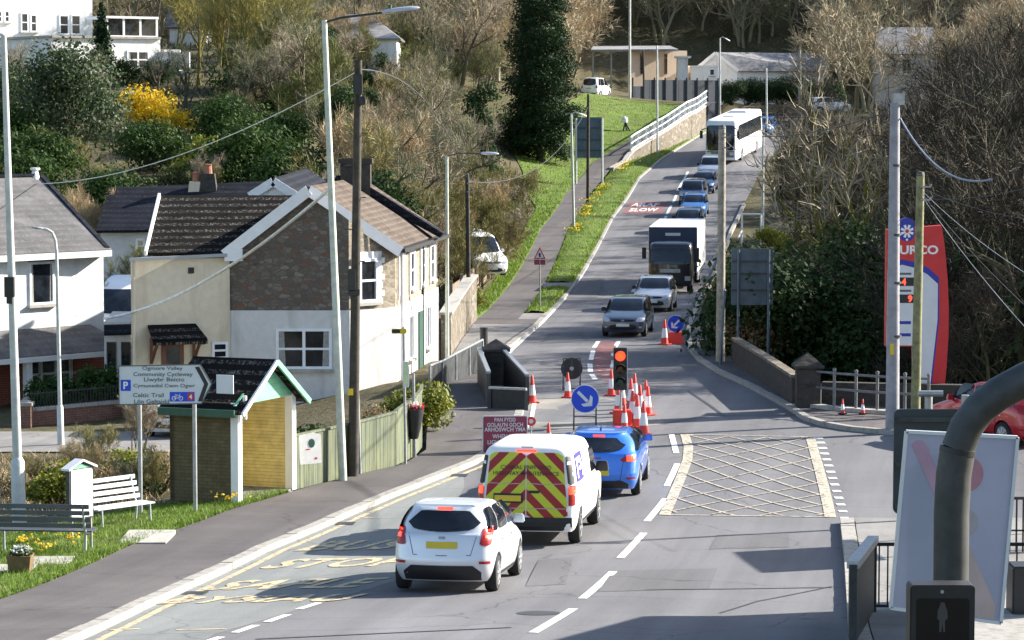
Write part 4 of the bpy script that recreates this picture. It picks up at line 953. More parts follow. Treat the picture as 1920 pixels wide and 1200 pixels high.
mb = MB(); mb.bar(g_l + Vector((-.1, -.3, 0)), gp + Vector((0, -.3, .05)), .08, .3); mb.bar(gp + Vector((0, -.3, .05)), g_r + Vector((.1, -.35, 0)), .08, .3); mb.build('bargeboard', MT['white_paint'], gh, world=True)
mb = MB(); c0 = V3(1318, 140, 283); mb.box((c0.x, c0.y, (z0 + V3(1318, 126, 283).z) / 2), (2.7, 4, V3(1318, 126, 283).z - z0)); mb.box((c0.x, c0.y, V3(1318, 125, 283).z), (2.9, 4.2, .15)); an = mb.build('annex', MT['white_render'], gh, world=True)
fa = wframe(V3(1293, 140, 281), V3(1345, 140, 281), z0); pwindow(an if False else gh, fa, 1330, 129, 1340, 142, bar=.08)
# --- walls, fences, parapets
def run_wall(name, label, pts, zlo, zhi, th, mat, coping=None, cat='wall', group=None):
    """pts: (x, y); zlo/zhi functions of (x, y)"""
    t = thing(name, label, cat, (pts[0][0], pts[0][1], zlo(*pts[0])), group=group); mb = MB(); cp = MB()
    n = []
    for i in range(len(pts)):
        d = (Vector(pts[min(i + 1, len(pts) - 1)]) - Vector(pts[max(i - 1, 0)])).normalized(); n.append(Vector((-d.y, d.x)) * th / 2)
    def ring(i, k, za, zb):
        p = Vector(pts[i]); a, b = p + n[i] * k, p - n[i] * k; return [(a.x, a.y, za), (a.x, a.y, zb), (b.x, b.y, zb), (b.x, b.y, za)]
    for m, k, f in ((mb, 1, lambda p: (zlo(*p) - .3, zhi(*p))), (cp, 1.35, lambda p: (zhi(*p) + .003, zhi(*p) + .09))):
        R_ = [ring(i, k, *f(pts[i])) for i in range(len(pts))]
        for i in range(len(pts) - 1):
            for j in range(4): m.add([R_[i][j], R_[i][(j + 1) % 4], R_[i + 1][(j + 1) % 4], R_[i + 1][j]], [(3, 2, 1, 0)])
        m.poly(R_[0]); m.poly(R_[-1][::-1])
    mb.build('wall_panel', MT[mat], t, world=True)
    if coping: cp.build('coping', MT[coping], t, world=True)
    return t
gl_ = lambda x, y: gz(x, y)
run_wall('garden_wall', 'pale rubble garden wall beside the path below the bare trees', [(xp(y) - .12, y) for y in np.arange(99.8, 120, 2.2)], gl_, lambda x, y: zr(y) + np.interp(y, [99, 119], [1.55, 1.95]), .35, 'mid_rubble', 'concrete')
ww = [(path_r(y) + .1, y) for y in np.arange(221.5, 229, 1.5)] + [(xwall(y), y) for y in np.arange(229.5, 257, 2.5)]
run_wall('retaining_wall', 'stone retaining wall under the white railing beside the road', ww, lambda x, y: zr(y), lambda x, y: zr(y) + rise(y) + .12, .3, 'mid_rubble', 'concrete')
rl = thing('white_railing', 'long white railing along the top of the stone retaining wall', 'railing', (ww[0][0], ww[0][1], zr(229) + rise(229)))
mb = MB(); L = []
for (x, y) in [(xwall(y), y) for y in np.arange(229, 256.6, 1.0)]: L.append(Vector((x, y, zr(y) + rise(y) + .2)))
for p in L[::2]: mb = MB(); mb.bar(p, p + Vector((0, 0, 1.2)), .13, .13); mb.build('post', MT['white_paint'], rl, world=True)
mb = MB()
for h in (.12, .62, 1.15):
    for p, q in zip(L[:-1], L[1:]): mb.bar(p + Vector((0, 0, h)), q + Vector((0, 0, h)), .06, .09 if h < 1 else .12)
mb.build('rail', MT['white_paint'], rl, world=True)
mb = MB()
for p, q in zip(L[:-1], L[1:]):
    for t in (.25, .5, .75): r_ = p.lerp(q, t); mb.bar(r_ + Vector((0, 0, .1)), r_ + Vector((0, 0, 1.12)), .04, .04)
mb.build('baluster', MT['white_paint'], rl, world=True)
# brown board fence beside the path
fb_ = thing('board_fence', 'brown vertical board fence beside the path up the hill', 'fence', (xp(122) - 1.2, 122, gz(xp(122) - 1.2, 122)))
pts = [Vector((xp(y) - 1.25, y, gz(xp(y) - 1.25, y))) for y in np.arange(121, 168, 2.4)]
mb = MB()
for p, q in zip(pts[:-1], pts[1:]): mb.bar(p + Vector((0, 0, .62)), q + Vector((0, 0, .62)), .05, 1.2)
mb.build('board_panel', MT['fence_brown'], fb_, world=True)
for p in pts[::2]:
    mb = MB(); mb.box(p + Vector((.09, 0, .68)), (.13, .13, 1.6)); mb.build('post', MT['grey_wood'], fb_, world=True)
# slate-coloured fence in front of the bungalow
sf = thing('panel_fence', 'dark grey tall panel fence below the peach bungalow', 'fence', V3(1265, 195, 263))
a, b = V3(1186, 192, 261), V3(1346, 196, 268); zt = V3(1265, 150, 264).z
mb = MB(); N = 8
for i in range(N):
    p, q = a.lerp(b, i / N), a.lerp(b, (i + .96) / N); zl0 = p.z - 2; zh = zt + (.0 if i > 0 else -.6)
    mb.bar(setz(p, (zl0 + zh) / 2), setz(q, (zl0 + zh) / 2), .08, zh - zl0)
mb.build('panel', MT['fence_slate'], sf, world=True)
for i in range(N + 1):
    p = a.lerp(b, i / N); mb = MB(); mb.box((p.x, p.y - .08, zt - 1.5), (.14, .14, 3.4)); mb.build('post', MT['dark_metal'], sf, world=True)
# bridge parapet, pillar and tube railing on the right
rp = [(uX(1495, 80.6), 80.6), (uX(1470, 83.5), 83.5), (uX(1440, 87.5), 87.5), (uX(1410, 92), 92), (uX(1380, 97), 97)]
run_wall('bridge_parapet', 'low concrete bridge parapet along the right of the road', rp, lambda x, y: zr(y) + .1, lambda x, y: zr(y) + .86, .22, 'shade_dark_stone', 'mid_rubble')
pl = thing('stone_pillar', 'square shade darkened stone pillar with pyramid cap at the right end of the bridge parapet', 'pillar', (uX(1517, 79.8), 79.8, zr(79.8) + .1))
mb = MB(); mb.box((0, 0, .55), (.66, .66, 1.15)); bevelled(mb.build('shaft', MT['shade_dark_stone'], pl), .02)
mb = MB(); mb.add([(-.42, -.42, 1.13), (.42, -.42, 1.13), (.42, .42, 1.13), (-.42, .42, 1.13), (-.42, -.42, 1.2), (.42, -.42, 1.2), (.42, .42, 1.2), (-.42, .42, 1.2), (0, 0, 1.55)], [(3, 2, 1, 0), (0, 1, 5, 4), (1, 2, 6, 5), (2, 3, 7, 6), (3, 0, 4, 7), (4, 5, 8), (5, 6, 8), (6, 7, 8), (7, 4, 8)]); mb.build('cap', MT['shade_dark_stone'], pl)
tr_ = thing('tube_railing', 'two rail grey tube railing beside the stone pillar above the petrol forecourt', 'railing', on(1600, 78.6))
ps = [(1527, 79.6), (1567, 78.9), (1608, 78.4), (1648, 78.0), (1700, 77.6), (1745, 77.3)]
L = [Vector((uX(u, y), y, zr(y) + .22)) for u, y in ps]
for p in L[1:]:
    mb = MB(); mb.tube([p, p + Vector((0, 0, 1.02))], .045, 10); mb.lathe([(.0, -.03), (.055, 0), (.055, .05), (0, .08)], 10, Matrix.Translation(p + Vector((0, 0, 1.0)))); mb.build('post', MT['tube'], tr_, world=True)
for h in (.48, .92):
    mb = MB(); mb.tube([p + Vector((0, 0, h)) for p in L], .035, 8); mb.build('rail', MT['tube'], tr_, world=True)
run_wall('kerb_plinth', 'low concrete plinth under the tube railing', [(p.x, p.y) for p in L], lambda x, y: zr(y) - .1, lambda x, y: zr(y) + .22, .3, 'concrete', None, 'plinth')
dw = [(uX(1545, 80.6), 80.6), (uX(1640, 80.2), 80.2), (uX(1760, 79.8), 79.8), (uX(1930, 79.4), 79.4)]
run_wall('boundary_wall', 'dark stone boundary wall in shade behind the tube railing', dw, lambda x, y: zr(y) - .2, lambda x, y: zr(y) + .75, .35, 'shade_dark_stone', None)
# left bridge end: pillar, plate parapets, mesh fence
lp = thing('stone_pillar', 'squat dark pillar with pyramid cap at the left end of the narrow bridge', 'pillar', (uX(930, 87), 87, zr(87) + .1))
mb = MB(); mb.box((0, 0, .5), (.7, .7, 1.1)); bevelled(mb.build('shaft', MT['shade_dark_stone'], lp), .02)
mb = MB(); mb.add([(-.44, -.44, 1.05), (.44, -.44, 1.05), (.44, .44, 1.05), (-.44, .44, 1.05), (-.44, -.44, 1.12), (.44, -.44, 1.12), (.44, .44, 1.12), (-.44, .44, 1.12), (0, 0, 1.42)], [(3, 2, 1, 0), (0, 1, 5, 4), (1, 2, 6, 5), (2, 3, 7, 6), (3, 0, 4, 7), (4, 5, 8), (5, 6, 8), (6, 7, 8), (7, 4, 8)]); mb.build('cap', MT['shade_dark_stone'], lp)
def plate_parapet(name, label, p0, p1, h0, h1, post=True):
    t = thing(name, label, 'parapet', p0); mb = MB(); p0, p1 = Vector(p0), Vector(p1); d = (p1 - p0); nx = Vector((-d.y, d.x, 0)).normalized() * .04
    q = [p0 - nx, p1 - nx, p1 - nx + Vector((0, 0, h1)), p0 - nx + Vector((0, 0, h0)), p0 + nx, p1 + nx, p1 + nx + Vector((0, 0, h1)), p0 + nx + Vector((0, 0, h0))]
    mb.add(q, [(0, 1, 2, 3), (7, 6, 5, 4), (0, 4, 5, 1), (1, 5, 6, 2), (2, 6, 7, 3), (3, 7, 4, 0)]); mb.build('plate', MT['black_metal'], t, world=True)
    mb = MB(); mb.bar(p0 + Vector((0, 0, h0 + .04)), p1 + Vector((0, 0, h1 + .04)), .12, .06); mb.build('handrail', MT['steel'], t, world=True)
    for p, h in ((p0, h0), (p1, h1)):
        mb = MB(); mb.box(p + Vector((0, -.06, h / 2)), (.10, .10, h)); mb.build('post', MT['dark_metal'], t, world=True)
    return t
def lv(u, Y, dz=.1): return Vector((uX(u, Y), Y, zr(Y) + dz))
plate_parapet('plate_parapet', 'black steel plate parapet with pale handrail beside the coned-off lane', lv(946, 86.5), lv(989, 80.5), 1.05, .8)
plate_parapet('plate_parapet', 'black steel plate parapet with pale handrail on the footway side of the bridge', lv(898, 87.5), lv(916, 79.8), 1.05, .95)
plate_parapet('plate_parapet', 'low black steel plate parapet facing the traffic across the bridge end', lv(917, 79.4), lv(987, 79.0), .55, .55)
mf = thing('mesh_fence', 'dark mesh fence with grey handrail beside the terrace footway', 'fence', lv(905, 92))
L = [V3(806, 687, 84.5), V3(830, 678, 86.5), V3(855, 664, 88.6), V3(880, 651, 90.6), V3(905, 638, 92.5)]; Lo = [Vector((p.x, p.y, zr(p.y) - .15 + .0)) for p in L]
mb = MB(); mb.grid([L, [Vector((p.x, p.y, p.z - 1.05)) for p in L]]); mb.build('mesh_panel', MT['dark_metal'], mf, world=True)
mb = MB(); mb.tube([p + Vector((0, -.03, .02)) for p in L], .035, 8); mb.build('handrail', MT['steel'], mf, world=True)
mb = MB(); mb.tube([p + Vector((0, -.03, -1.05)) for p in L], .03, 8); mb.build('bottom_rail', MT['concrete'], mf, world=True)
for p in L: mb = MB(); mb.tube([p + Vector((0, -.05, -1.2)), p + Vector((0, -.05, 0))], .04, 6); mb.build('post', MT['steel'], mf, world=True)
bp = thing('bollard_post', 'thick black round post at the top end of the mesh fence', 'post', lv(908, 93)); mb = MB(); mb.tube([lv(908, 93), V3(907, 618, 93)], .13, 12); mb.build('shaft', MT['black_metal'], bp, world=True); mb = MB(); mb.tube([V3(907, 618, 93), V3(907, 614, 93)], .145, 12); mb.build('cap', MT['black_metal'], bp, world=True)
# brick garden wall with railings, in front of the white house
a, b = V3(48, 800, 84.5), V3(240, 800, 87.2)
run_wall('brick_wall', 'low brown red brick garden wall in front of the white house', [(lerp(a.x, b.x, t), lerp(a.y, b.y, t)) for t in np.linspace(0, 1, 6)], gl_, lambda x, y: V3(120, 765, 85.5).z, .25, 'wall_brick', 'kerb')
bpi = thing('brick_pier', 'square brick gate pier with pale cap at the end of the garden wall', 'pillar', (V3(47, 800, 84.2).x, 84.2, gz(V3(47, 800, 84.2).x, 84.2)))
zt = V3(47, 760, 84.2).z - bpi.location.z; mb = MB(); mb.box((0, 0, zt / 2 - .1), (.42, .42, zt + .2)); mb.build('shaft', MT['wall_brick'], bpi); mb = MB(); mb.box((0, 0, zt + .05), (.5, .5, .1)); mb.box((0, 0, zt + .13), (.4, .4, .07), taper=.4); mb.build('cap', MT['kerb'], bpi)
rg = thing('iron_railing', 'black iron bar railing on top of the brick garden wall', 'railing', setz(a, V3(120, 765, 85.5).z)); z0 = V3(120, 765, 85.5).z + .09
mb = MB()
for t in np.linspace(.06, 1, 34): p = a.lerp(b, t); mb.bar(setz(p, z0), setz(p, z0 + .48), .025, .025)
mb.build('baluster', MT['black_metal'], rg, world=True); mb = MB(); mb.bar(setz(a.lerp(b, .05), z0 + .42), setz(b, z0 + .42), .03, .03); mb.build('rail', MT['black_metal'], rg, world=True)
# mossy board fence beside the near pavement
gf = thing('board_fence', 'mossy pale green board fence along the pavement behind the telegraph pole', 'fence', on(565, 63.8))
L = [Vector((xp(y) - .12, y, gz(xp(y) - .12, y))) for y in (62.7, 64.3, 65.8, 67.0, 68.2, 69.4, 70.6, 71.8)]
hh = [1.18, 1.18, 1.2, 1.25, 1.35, 1.4, 1.42, 1.4]
mb = MB()
for i in range(len(L) - 1):
    p, q = L[i], L[i + 1]; n = 8
    for k in range(n):
        a_, b_ = p.lerp(q, k / n), p.lerp(q, (k + .93) / n); h = lerp(hh[i], hh[i + 1], k / n); mb.bar(a_ + Vector((0, 0, h / 2)), b_ + Vector((0, 0, h / 2)), .025, h)
mb.build('board', MT['fence_green'], gf, world=True)
mb = MB()
for i in range(len(L) - 1): mb.bar(L[i] + Vector((.0, 0, hh[i] + .03)), L[i + 1] + Vector((.0, 0, hh[i + 1] + .03)), .09, .05)
mb.build('top_rail', MT['fence_green'], gf, world=True)
for p, h in zip(L[::2], hh[::2]): mb = MB(); mb.box(p + Vector((-.06, 0, h / 2)), (.1, .1, h)); mb.build('post', MT['fence_green'], gf, world=True)
# --- bus shelter
sb = thing('bus_shelter', 'small brick bus shelter with pale green gable, black tiled roof and yellow inside', 'shelter', on(440, 60))
O = V3(446, 957, 60.0); O.z = gz(O.x, O.y) + .02
av = Vector((.40, .916, 0)).normalized(); bv = Vector((-.93, .37, 0)).normalized()
sL, sW, sH = 2.6, 1.62, 2.15
def S(a, b, z): return O + av * a + bv * b + Vector((0, 0, z))
mb = MB(); t_ = .11
def wallq(p0, p1, nrm, h, mat, name):
    m = MB(); d = nrm * t_; m.add([p0, p1, p1 + Vector((0, 0, h)), p0 + Vector((0, 0, h)), p0 + d, p1 + d, p1 + d + Vector((0, 0, h)), p0 + d + Vector((0, 0, h))], [(0, 1, 2, 3), (7, 6, 5, 4), (0, 4, 5, 1), (1, 5, 6, 2), (2, 6, 7, 3), (3, 7, 4, 0)]); return m.build(name, MT[mat], sb, world=True)
wallq(S(0, .12, 0), S(0, sW, 0), av, sH, 'dark_brick', 'side_wall')
wallq(S(sL, .12, 0), S(sL, sW, 0), -av, sH, 'dark_brick', 'side_wall')
wallq(S(0, sW, 0), S(sL, sW, 0), -bv, sH, 'dark_brick', 'back_wall')
for nm, p0, p1, nn in (('back_lining', S(.12, sW - .125, .02), S(sL - .12, sW - .125, .02), -bv), ('side_lining', S(.125, .14, .02), S(.125, sW - .15, .02), av), ('side_lining', S(sL - .125, .14, .02), S(sL - .125, sW - .15, .02), -av)):
    m = MB(); d = nn * .015; m.add([p0, p1, p1 + Vector((0, 0, sH - .05)), p0 + Vector((0, 0, sH - .05)), p0 + d, p1 + d, p1 + d + Vector((0, 0, sH - .05)), p0 + d + Vector((0, 0, sH - .05))], [(0, 1, 2, 3), (7, 6, 5, 4), (0, 4, 5, 1), (1, 5, 6, 2), (2, 6, 7, 3), (3, 7, 4, 0)]); m.build(nm, MT['yellow_wall'], sb, world=True)
m = MB(); m.slab([S(0.1, 0, .03), S(sL - .1, 0, .03), S(sL - .1, sW - .1, .03), S(.1, sW - .1, .03)], .1); m.build('floor_slab', MT['pave_light'], sb, world=True)
for a in (.07, sL - .09): m = MB(); m.box(S(a, .06, sH / 2), (.18, .18, sH), rz=math.atan2(av.y, av.x)); m.build('post', MT['white_paint'], sb, world=True)
rh = .74
m = MB(); q = [S(-.12, -.02, sH - .05), S(sL + .12, -.02, sH - .05), S(sL / 2, -.02, sH + rh)]; d = bv * .05; m.add(q + [p + d for p in q], [(0, 1, 2), (5, 4, 3), (0, 3, 4, 1), (1, 4, 5, 2), (2, 5, 3, 0)]); m.build('gable_board', MT['green_paint'], sb, world=True)
m = MB(); up_slab(m, [S(-.24, -.22, sH - .17), S(-.24, sW + .15, sH - .17), S(sL / 2, sW + .15, sH + rh + .1), S(sL / 2, -.22, sH + rh + .1)], .07); up_slab(m, [S(sL + .2, -.22, sH - .17), S(sL + .2, sW + .15, sH - .17), S(sL / 2, sW + .15, sH + rh + .1), S(sL / 2, -.22, sH + rh + .1)], .07)
srf = m.build('roof', MT['black_tile'], sb, world=True)
m = MB(); m.bar(S(-.24, -.26, sH - .22), S(sL / 2, -.26, sH + rh + .05), .05, .09); m.build('verge_board', MT['white_paint'], srf, world=True); m = MB(); m.bar(S(sL / 2, -.26, sH + rh + .05), S(sL + .22, -.26, sH - .22), .05, .12); m.build('verge_board', MT['green_paint'], srf, world=True)
m = MB(); m.bar(S(-.3, -.1, sH - .2), S(-.3, sW + .1, sH - .2), .06, .16); m.build('fascia', MT['dark_green'], srf, world=True)
m = MB(); m.tube([S(.12, -.12, sH - .35), S(.12, -.12, sH + .15)], .05, 8); m.build('lamp_tube', MT['white_paint'], sb, world=True)
m = MB(); fr = plane_frame(S(-.05, .25, sH + .40), -bv, UP); m.add([fr @ Vector((x, y, z)) for z in (0, .02) for x, y in ((-.2, -.2), (.2, -.2), (.2, .2), (-.2, .2))], [(3, 2, 1, 0), (4, 5, 6, 7), (0, 1, 5, 4), (1, 2, 6, 5), (2, 3, 7, 6), (3, 0, 4, 7)]); pn = m.build('notice_plate', MT['sign_white'], sb, world=True)
# ------------------------------------------------------------------ vehicles
class Shell:
    """body lofted from horizontal rings; x right, y forward, z up. rows: z, yf, yr, w, cf, cr, bf, br"""
    def __init__(s, rows, sub=3, k=0.035):
        r = np.array(rows, float); n = len(r); out = []
        for i in range(n - 1):
            p0, p1, p2, p3 = r[max(i - 1, 0)], r[i], r[i + 1], r[min(i + 2, n - 1)]
            for j in range(sub):
                t = j / sub
                c = 0.5 * ((2 * p1) + (p2 - p0) * t + (2 * p0 - 5 * p1 + 4 * p2 - p3) * t * t + (3 * p1 - p0 - 3 * p2 + p3) * t ** 3)
                c = np.clip(c, np.minimum(p1, p2) - 1e-9, np.maximum(p1, p2) + 1e-9); out.append(c)
        out.append(r[-1]); s.r = np.array(out); s.k = k
    def at(s, z): return [float(np.interp(z, s.r[:, 0], s.r[:, i])) for i in range(8)]
    def ends(s, p):
        z, yf, yr, w, cf, cr, bf, br = p
        return yr + br + cr * 1.2, yf - bf - cf * 1.2, w * (1 - s.k)
    def rear(s, x, z, p=None):
        p = p or s.at(z); a = abs(x); _, _, we = s.ends(p); xc = we - p[5]
        if a <= xc: return p[2] + p[7] * (a / xc) ** 2
        t = min(1, (a - xc) / p[5]); return p[2] + p[7] + p[5] * 1.2 * (1 - math.sqrt(max(0, 1 - t * t)))
    def front(s, x, z, p=None):
        p = p or s.at(z); a = abs(x); _, _, we = s.ends(p); xc = we - p[4]
        if a <= xc: return p[1] - p[6] * (a / xc) ** 2
        t = min(1, (a - xc) / p[4]); return p[1] - p[6] - p[4] * 1.2 * (1 - math.sqrt(max(0, 1 - t * t)))
    def side(s, y, z, p=None):
        p = p or s.at(z); a, b, we = s.ends(p); t = min(1, max(0, (y - a) / (b - a)))
        return p[3] * (1 - s.k * abs(2 * t - 1) ** 3)
    def ring(s, p):
        a, b, we = s.ends(p); pts = []
        xc = we - p[5]
        for t in (0.0, .35, .7, 1.0): pts.append((xc * t, s.rear(xc * t, 0, p)))
        for q in (22, 45, 68): t = math.sin(R(q)); pts.append((xc + p[5] * t, s.rear(xc + p[5] * t, 0, p)))
        for t in np.linspace(0, 1, 13): y = lerp(a, b, t); pts.append((s.side(y, 0, p), y))
        xc = we - p[4]
        for q in (68, 45, 22): t = math.sin(R(q)); pts.append((xc + p[4] * t, s.front(xc + p[4] * t, 0, p)))
        for t in (1.0, .7, .35, 0.0): pts.append((xc * t, s.front(xc * t, 0, p)))
        full = pts + [(-x, y) for x, y in pts[-2:0:-1]]
        return [(x, y, p[0]) for x, y in full]
    def mesh(s):
        mb = MB(); rings = [s.ring(list(p)) for p in s.r]; n = len(rings[0]); mb.v = [q for r in rings for q in r]
        for i in range(len(rings) - 1):
            for k in range(n):
                k2 = (k + 1) % n; mb.f.append((i * n + k, i * n + k2, (i + 1) * n + k2, (i + 1) * n + k))
        mb.f.append(tuple(range(n - 1, -1, -1)))
        # crowned lid
        last = rings[-1]; cy = sum(q[1] for q in last) / n; base = (len(rings) - 1) * n; prev = base
        for sc, dz in ((.7, .012), (.35, .02)):
            st = len(mb.v); mb.v += [(q[0] * sc, cy + (q[1] - cy) * sc, q[2] + dz) for q in last]
            for k in range(n): k2 = (k + 1) % n; mb.f.append((prev + k, prev + k2, st + k2, st + k))
            prev = st
        mb.f.append(tuple(prev + k for k in range(n))); return mb
    def patch(s, mb, kind, low, high, m=4, off=.008, sg=1):
        """sheet between two polylines laid on the shell; low/high: (a, z), a = x (front, rear) or y (side)"""
        rows = []
        for i in range(len(low)):
            row = []
            for j in range(m + 1):
                a, z = lerp(low[i][0], high[i][0], j / m), lerp(low[i][1], high[i][1], j / m)
                if kind == 'rear': row.append((a, s.rear(a, z) - off, z + off * .3))
                elif kind == 'front': row.append((a, s.front(a, z) + off, z + off * .5))
                else: row.append((sg * (s.side(a, z) + off), a, z))
            rows.append(row)
        mb.grid(rows); return mb
    def rect(s, mb, kind, a0, a1, z0, z1, off=.008, sg=1, n=6, m=3):
        return s.patch(mb, kind, [(lerp(a0, a1, i / n), z0) for i in range(n + 1)], [(lerp(a0, a1, i / n), z1) for i in range(n + 1)], m, off, sg)
def rounded(x0, x1, z0, z1, xt0=None, xt1=None, c=.06, n=9, sag=0.0):
    """low/high polylines of a rounded trapezium"""
    xt0 = x0 if xt0 is None else xt0; xt1 = x1 if xt1 is None else xt1; lo, hi = [], []
    for i in range(n + 1):
        t = i / n; e = min(t, 1 - t) * n / 1.5; k = c * max(0, 1 - e) ** 2
        lo.append((lerp(x0, x1, t), z0 + k + sag * (2 * t - 1) ** 2)); hi.append((lerp(xt0, xt1, t), z1 - k))
    return lo, hi
def cut_arches(o, wheels, w):
    bm = bmesh.new()
    for y, r in wheels:
        for sg in (-1, 1):
            m = Matrix.Translation((sg * w, y, r)) @ Matrix.Rotation(R(90), 4, 'Y')
            bmesh.ops.create_cone(bm, cap_ends=True, segments=28, radius1=r * 1.17, radius2=r * 1.17, depth=.62, matrix=m)
    me = bpy.data.meshes.new('arch_cutter'); bm.to_mesh(me); bm.free(); c = bpy.data.objects.new('arch_cutter', me); COL.objects.link(c)
    md = o.modifiers.new('arch', 'BOOLEAN'); md.object = c; md.operation = 'DIFFERENCE'; md.solver = 'EXACT'
    dg = bpy.context.evaluated_depsgraph_get(); dg.update()
    # evaluated in local space with both objects at the origin
    new = bpy.data.meshes.new_from_object(o.evaluated_get(dg)); o.modifiers.clear(); old = o.data; o.data = new; new.name = 'body'
    bpy.data.objects.remove(c); bpy.data.meshes.remove(me); bpy.data.meshes.remove(old)
    bm = bmesh.new(); bm.from_mesh(new); seen = set(); isl = []
    for v in bm.verts:
        if v in seen: continue
        st = [v]; seen.add(v); grp = []
        while st:
            a = st.pop(); grp.append(a)
            for e in a.link_edges:
                b_ = e.other_vert(a)
                if b_ not in seen: seen.add(b_); st.append(b_)
        isl.append(grp)
    isl.sort(key=len)
    for grp in isl[:-1]: bmesh.ops.delete(bm, geom=grp, context='VERTS')
    bm.to_mesh(new); bm.free(); autosmooth(new, 32)
def wheel(par, x, y, r, w=.2, rim='alloy', spokes=7):
    sg = 1 if x > 0 else -1; m = Matrix.Translation((x, y, r)) @ Matrix.Rotation(R(90) * sg, 4, 'Y')
    t = MB(); t.lathe([(r * .62, -w / 2), (r * .93, -w / 2), (r, -w * .36), (r, w * .36), (r * .93, w / 2), (r * .64, w / 2), (r * .62, w * .3)], 26, m)
    o = t.build('wheel', MT['rubber'], par, smooth=40)
    t = MB(); t.lathe([(r * .66, w * .40), (r * .655, w * .53), (r * .60, w * .52), (r * .57, w * .36)], 26, m)
    t.lathe([(r * .16, w * .30), (r * .15, w * .48), (.001, w * .5)], 14, m)
    for i in range(spokes):
        a = 2 * math.pi * i / spokes; d = Vector((math.cos(a), math.sin(a), 0)); t.bar(m @ (d * r * .1 + Vector((0, 0, w * .43))), m @ (d * r * .6 + Vector((0, 0, w * .44))), r * .15, r * .15)
    t.build('rim', MT[rim], o, smooth=30)
    t = MB(); t.lathe([(r * .6, w * .2), (r * .6, w * .24), (.001, w * .25)], 20, m); t.build('brake_disc', MT['dark_metal'], o)
def place(t, x, y, heading, wb=2.6):
    """stand a vehicle on the road, pitched with the slope; heading: degrees from +Y towards +X"""
    h = R(heading); fx, fy = math.sin(h), math.cos(h)
    za, zb_ = gz(x + fx * wb / 2, y + fy * wb / 2), gz(x - fx * wb / 2, y - fy * wb / 2)
    if xl(y) < x < xr(y) + (40 if 58 < y < 78 else 0): za, zb_ = zr(y + fy * wb / 2), zr(y - fy * wb / 2)
    f = Vector((fx * wb, fy * wb, za - zb_)).normalized(); r = f.cross(UP).normalized(); u = r.cross(f)
    t.location = (x, y, (za + zb_) / 2 + .01); t.rotation_euler = Matrix((r, f, u)).transposed().to_euler()
def mirror(par, S_, y, z, mat, sg, sz=1.0):
    x = sg * (S_.side(y, z) + .10 * sz); m = MB(); m.box((x, y, z + .04), (.2 * sz, .11 * sz, .15 * sz), taper=.8); m.bar((x - sg * .16, y, z - .02), (x, y, z), .05, .05)
    o = m.build('door_mirror', MT[mat], par); bevelled(o, .02)
def car(name, label, cat, spec, group=None):
    """parts common to every car; returns (thing, shell)"""
    t = thing(name, label, cat, group=group); S_ = Shell(spec['rows']); w = spec['w']
    b = S_.mesh().build('body', MT[spec['paint']], None); cut_arches(b, spec['wheels'], w - .08); b.parent = t
    m = MB(); y0 = spec['wheels'][0][0]; y1 = spec['wheels'][1][0]; m.box((0, (y0 + y1) / 2, .40), (2 * w - .62, abs(y0 - y1) + 1.0, .36)); m.build('underbody', MT['trim'], t)
    for y, r in spec['wheels']:
        for sg in (-1, 1): wheel(t, sg * (w - .115), y, r, spec.get('tw', .2), spec.get('rim', 'alloy'))
    zb, zt_ = spec['glass']
    # windscreen
    ws = spec['ws']; m = MB(); S_.patch(m, 'front', *rounded(-ws[0], ws[0], zb + .03, zt_ - .02, -ws[1], ws[1], .03, 10), 8, .012); m.build('windscreen', MT['car_glass'], t, smooth=60)
    for sg in (-1, 1):
        for seg in spec['side']:
            m = MB(); (a0, a1, b0, b1) = seg; S_.patch(m, 'side', *rounded(a0, a1, zb + .03, zt_ - .05, b0, b1, .03, 8), 5, .008, sg); m.build('side_window', MT['car_glass'], t, smooth=60)
        for y in spec['seams']:
            m = MB(); S_.patch(m, 'side', [(y, spec['sill'] + .1), (y + .014, spec['sill'] + .1)], [(y + spec.get('lean', 0), zb), (y + .014 + spec.get('lean', 0), zb)], 8, .004, sg); m.build('door_seam', MT['trim'], t)
            m = MB(); yy = y + .10; S_.rect(m, 'side', yy, yy + .2, zb - .14, zb - .105, .025, sg); m.build('door_handle', MT[spec['paint']], t)
        m = MB(); S_.rect(m, 'side', y0 + .45, y1 - .45, spec['sill'] - .0, spec['sill'] + .07, .012, sg, 10); m.build('sill_trim', MT['trim'], t)
        mirror(t, S_, spec['mirror'], zb + .02, spec.get('mirror_mat', spec['paint']), sg)
    return t, S_
def hatch_rows(L, w, H, zb, nose=.62, hood=.72, cowl=.95, rake=1.0, tail=.28, roofw=.80, gc=.25):
    h = L / 2
    return [(.20, h - .16, -h + .22, w * .90, .22, .22, .06, .05), (.34, h - .03, -h + .06, w * .965, .24, .26, .10, .07), (.52, h, -h, w * .995, .26, .26, .12, .08),
            (nose, h - .02, -h + .01, w, .26, .26, .12, .08), (hood, h - .14, -h + .03, w, .26, .26, .12, .08), (hood + (zb - hood) * .6, h - .62, -h + .06, w * .985, .24, .25, .10, .08), (zb, h - cowl, -h + .09, w * .95, .22, .24, .10, .08),
            (zb + .04, h - cowl - .09, -h + .12, w * .93, .22, gc, .10, .08), (zb + (H - zb) * .5, h - cowl - .42 * rake, -h + tail * .72, w * .865, .20, gc, .09, .07), (zb + (H - zb) * .84, h - cowl - .80 * rake, -h + tail * 1.1, w * roofw, .18, gc, .08, .06),
            (zb + (H - zb) * .95, h - cowl - 1.05 * rake, -h + tail * 1.25, w * roofw * .92, .18, .2, .08, .06), (H - .01, h - cowl - 1.4 * rake, -h + tail * 2.0, w * roofw * .70, .16, .16, .05, .04)]
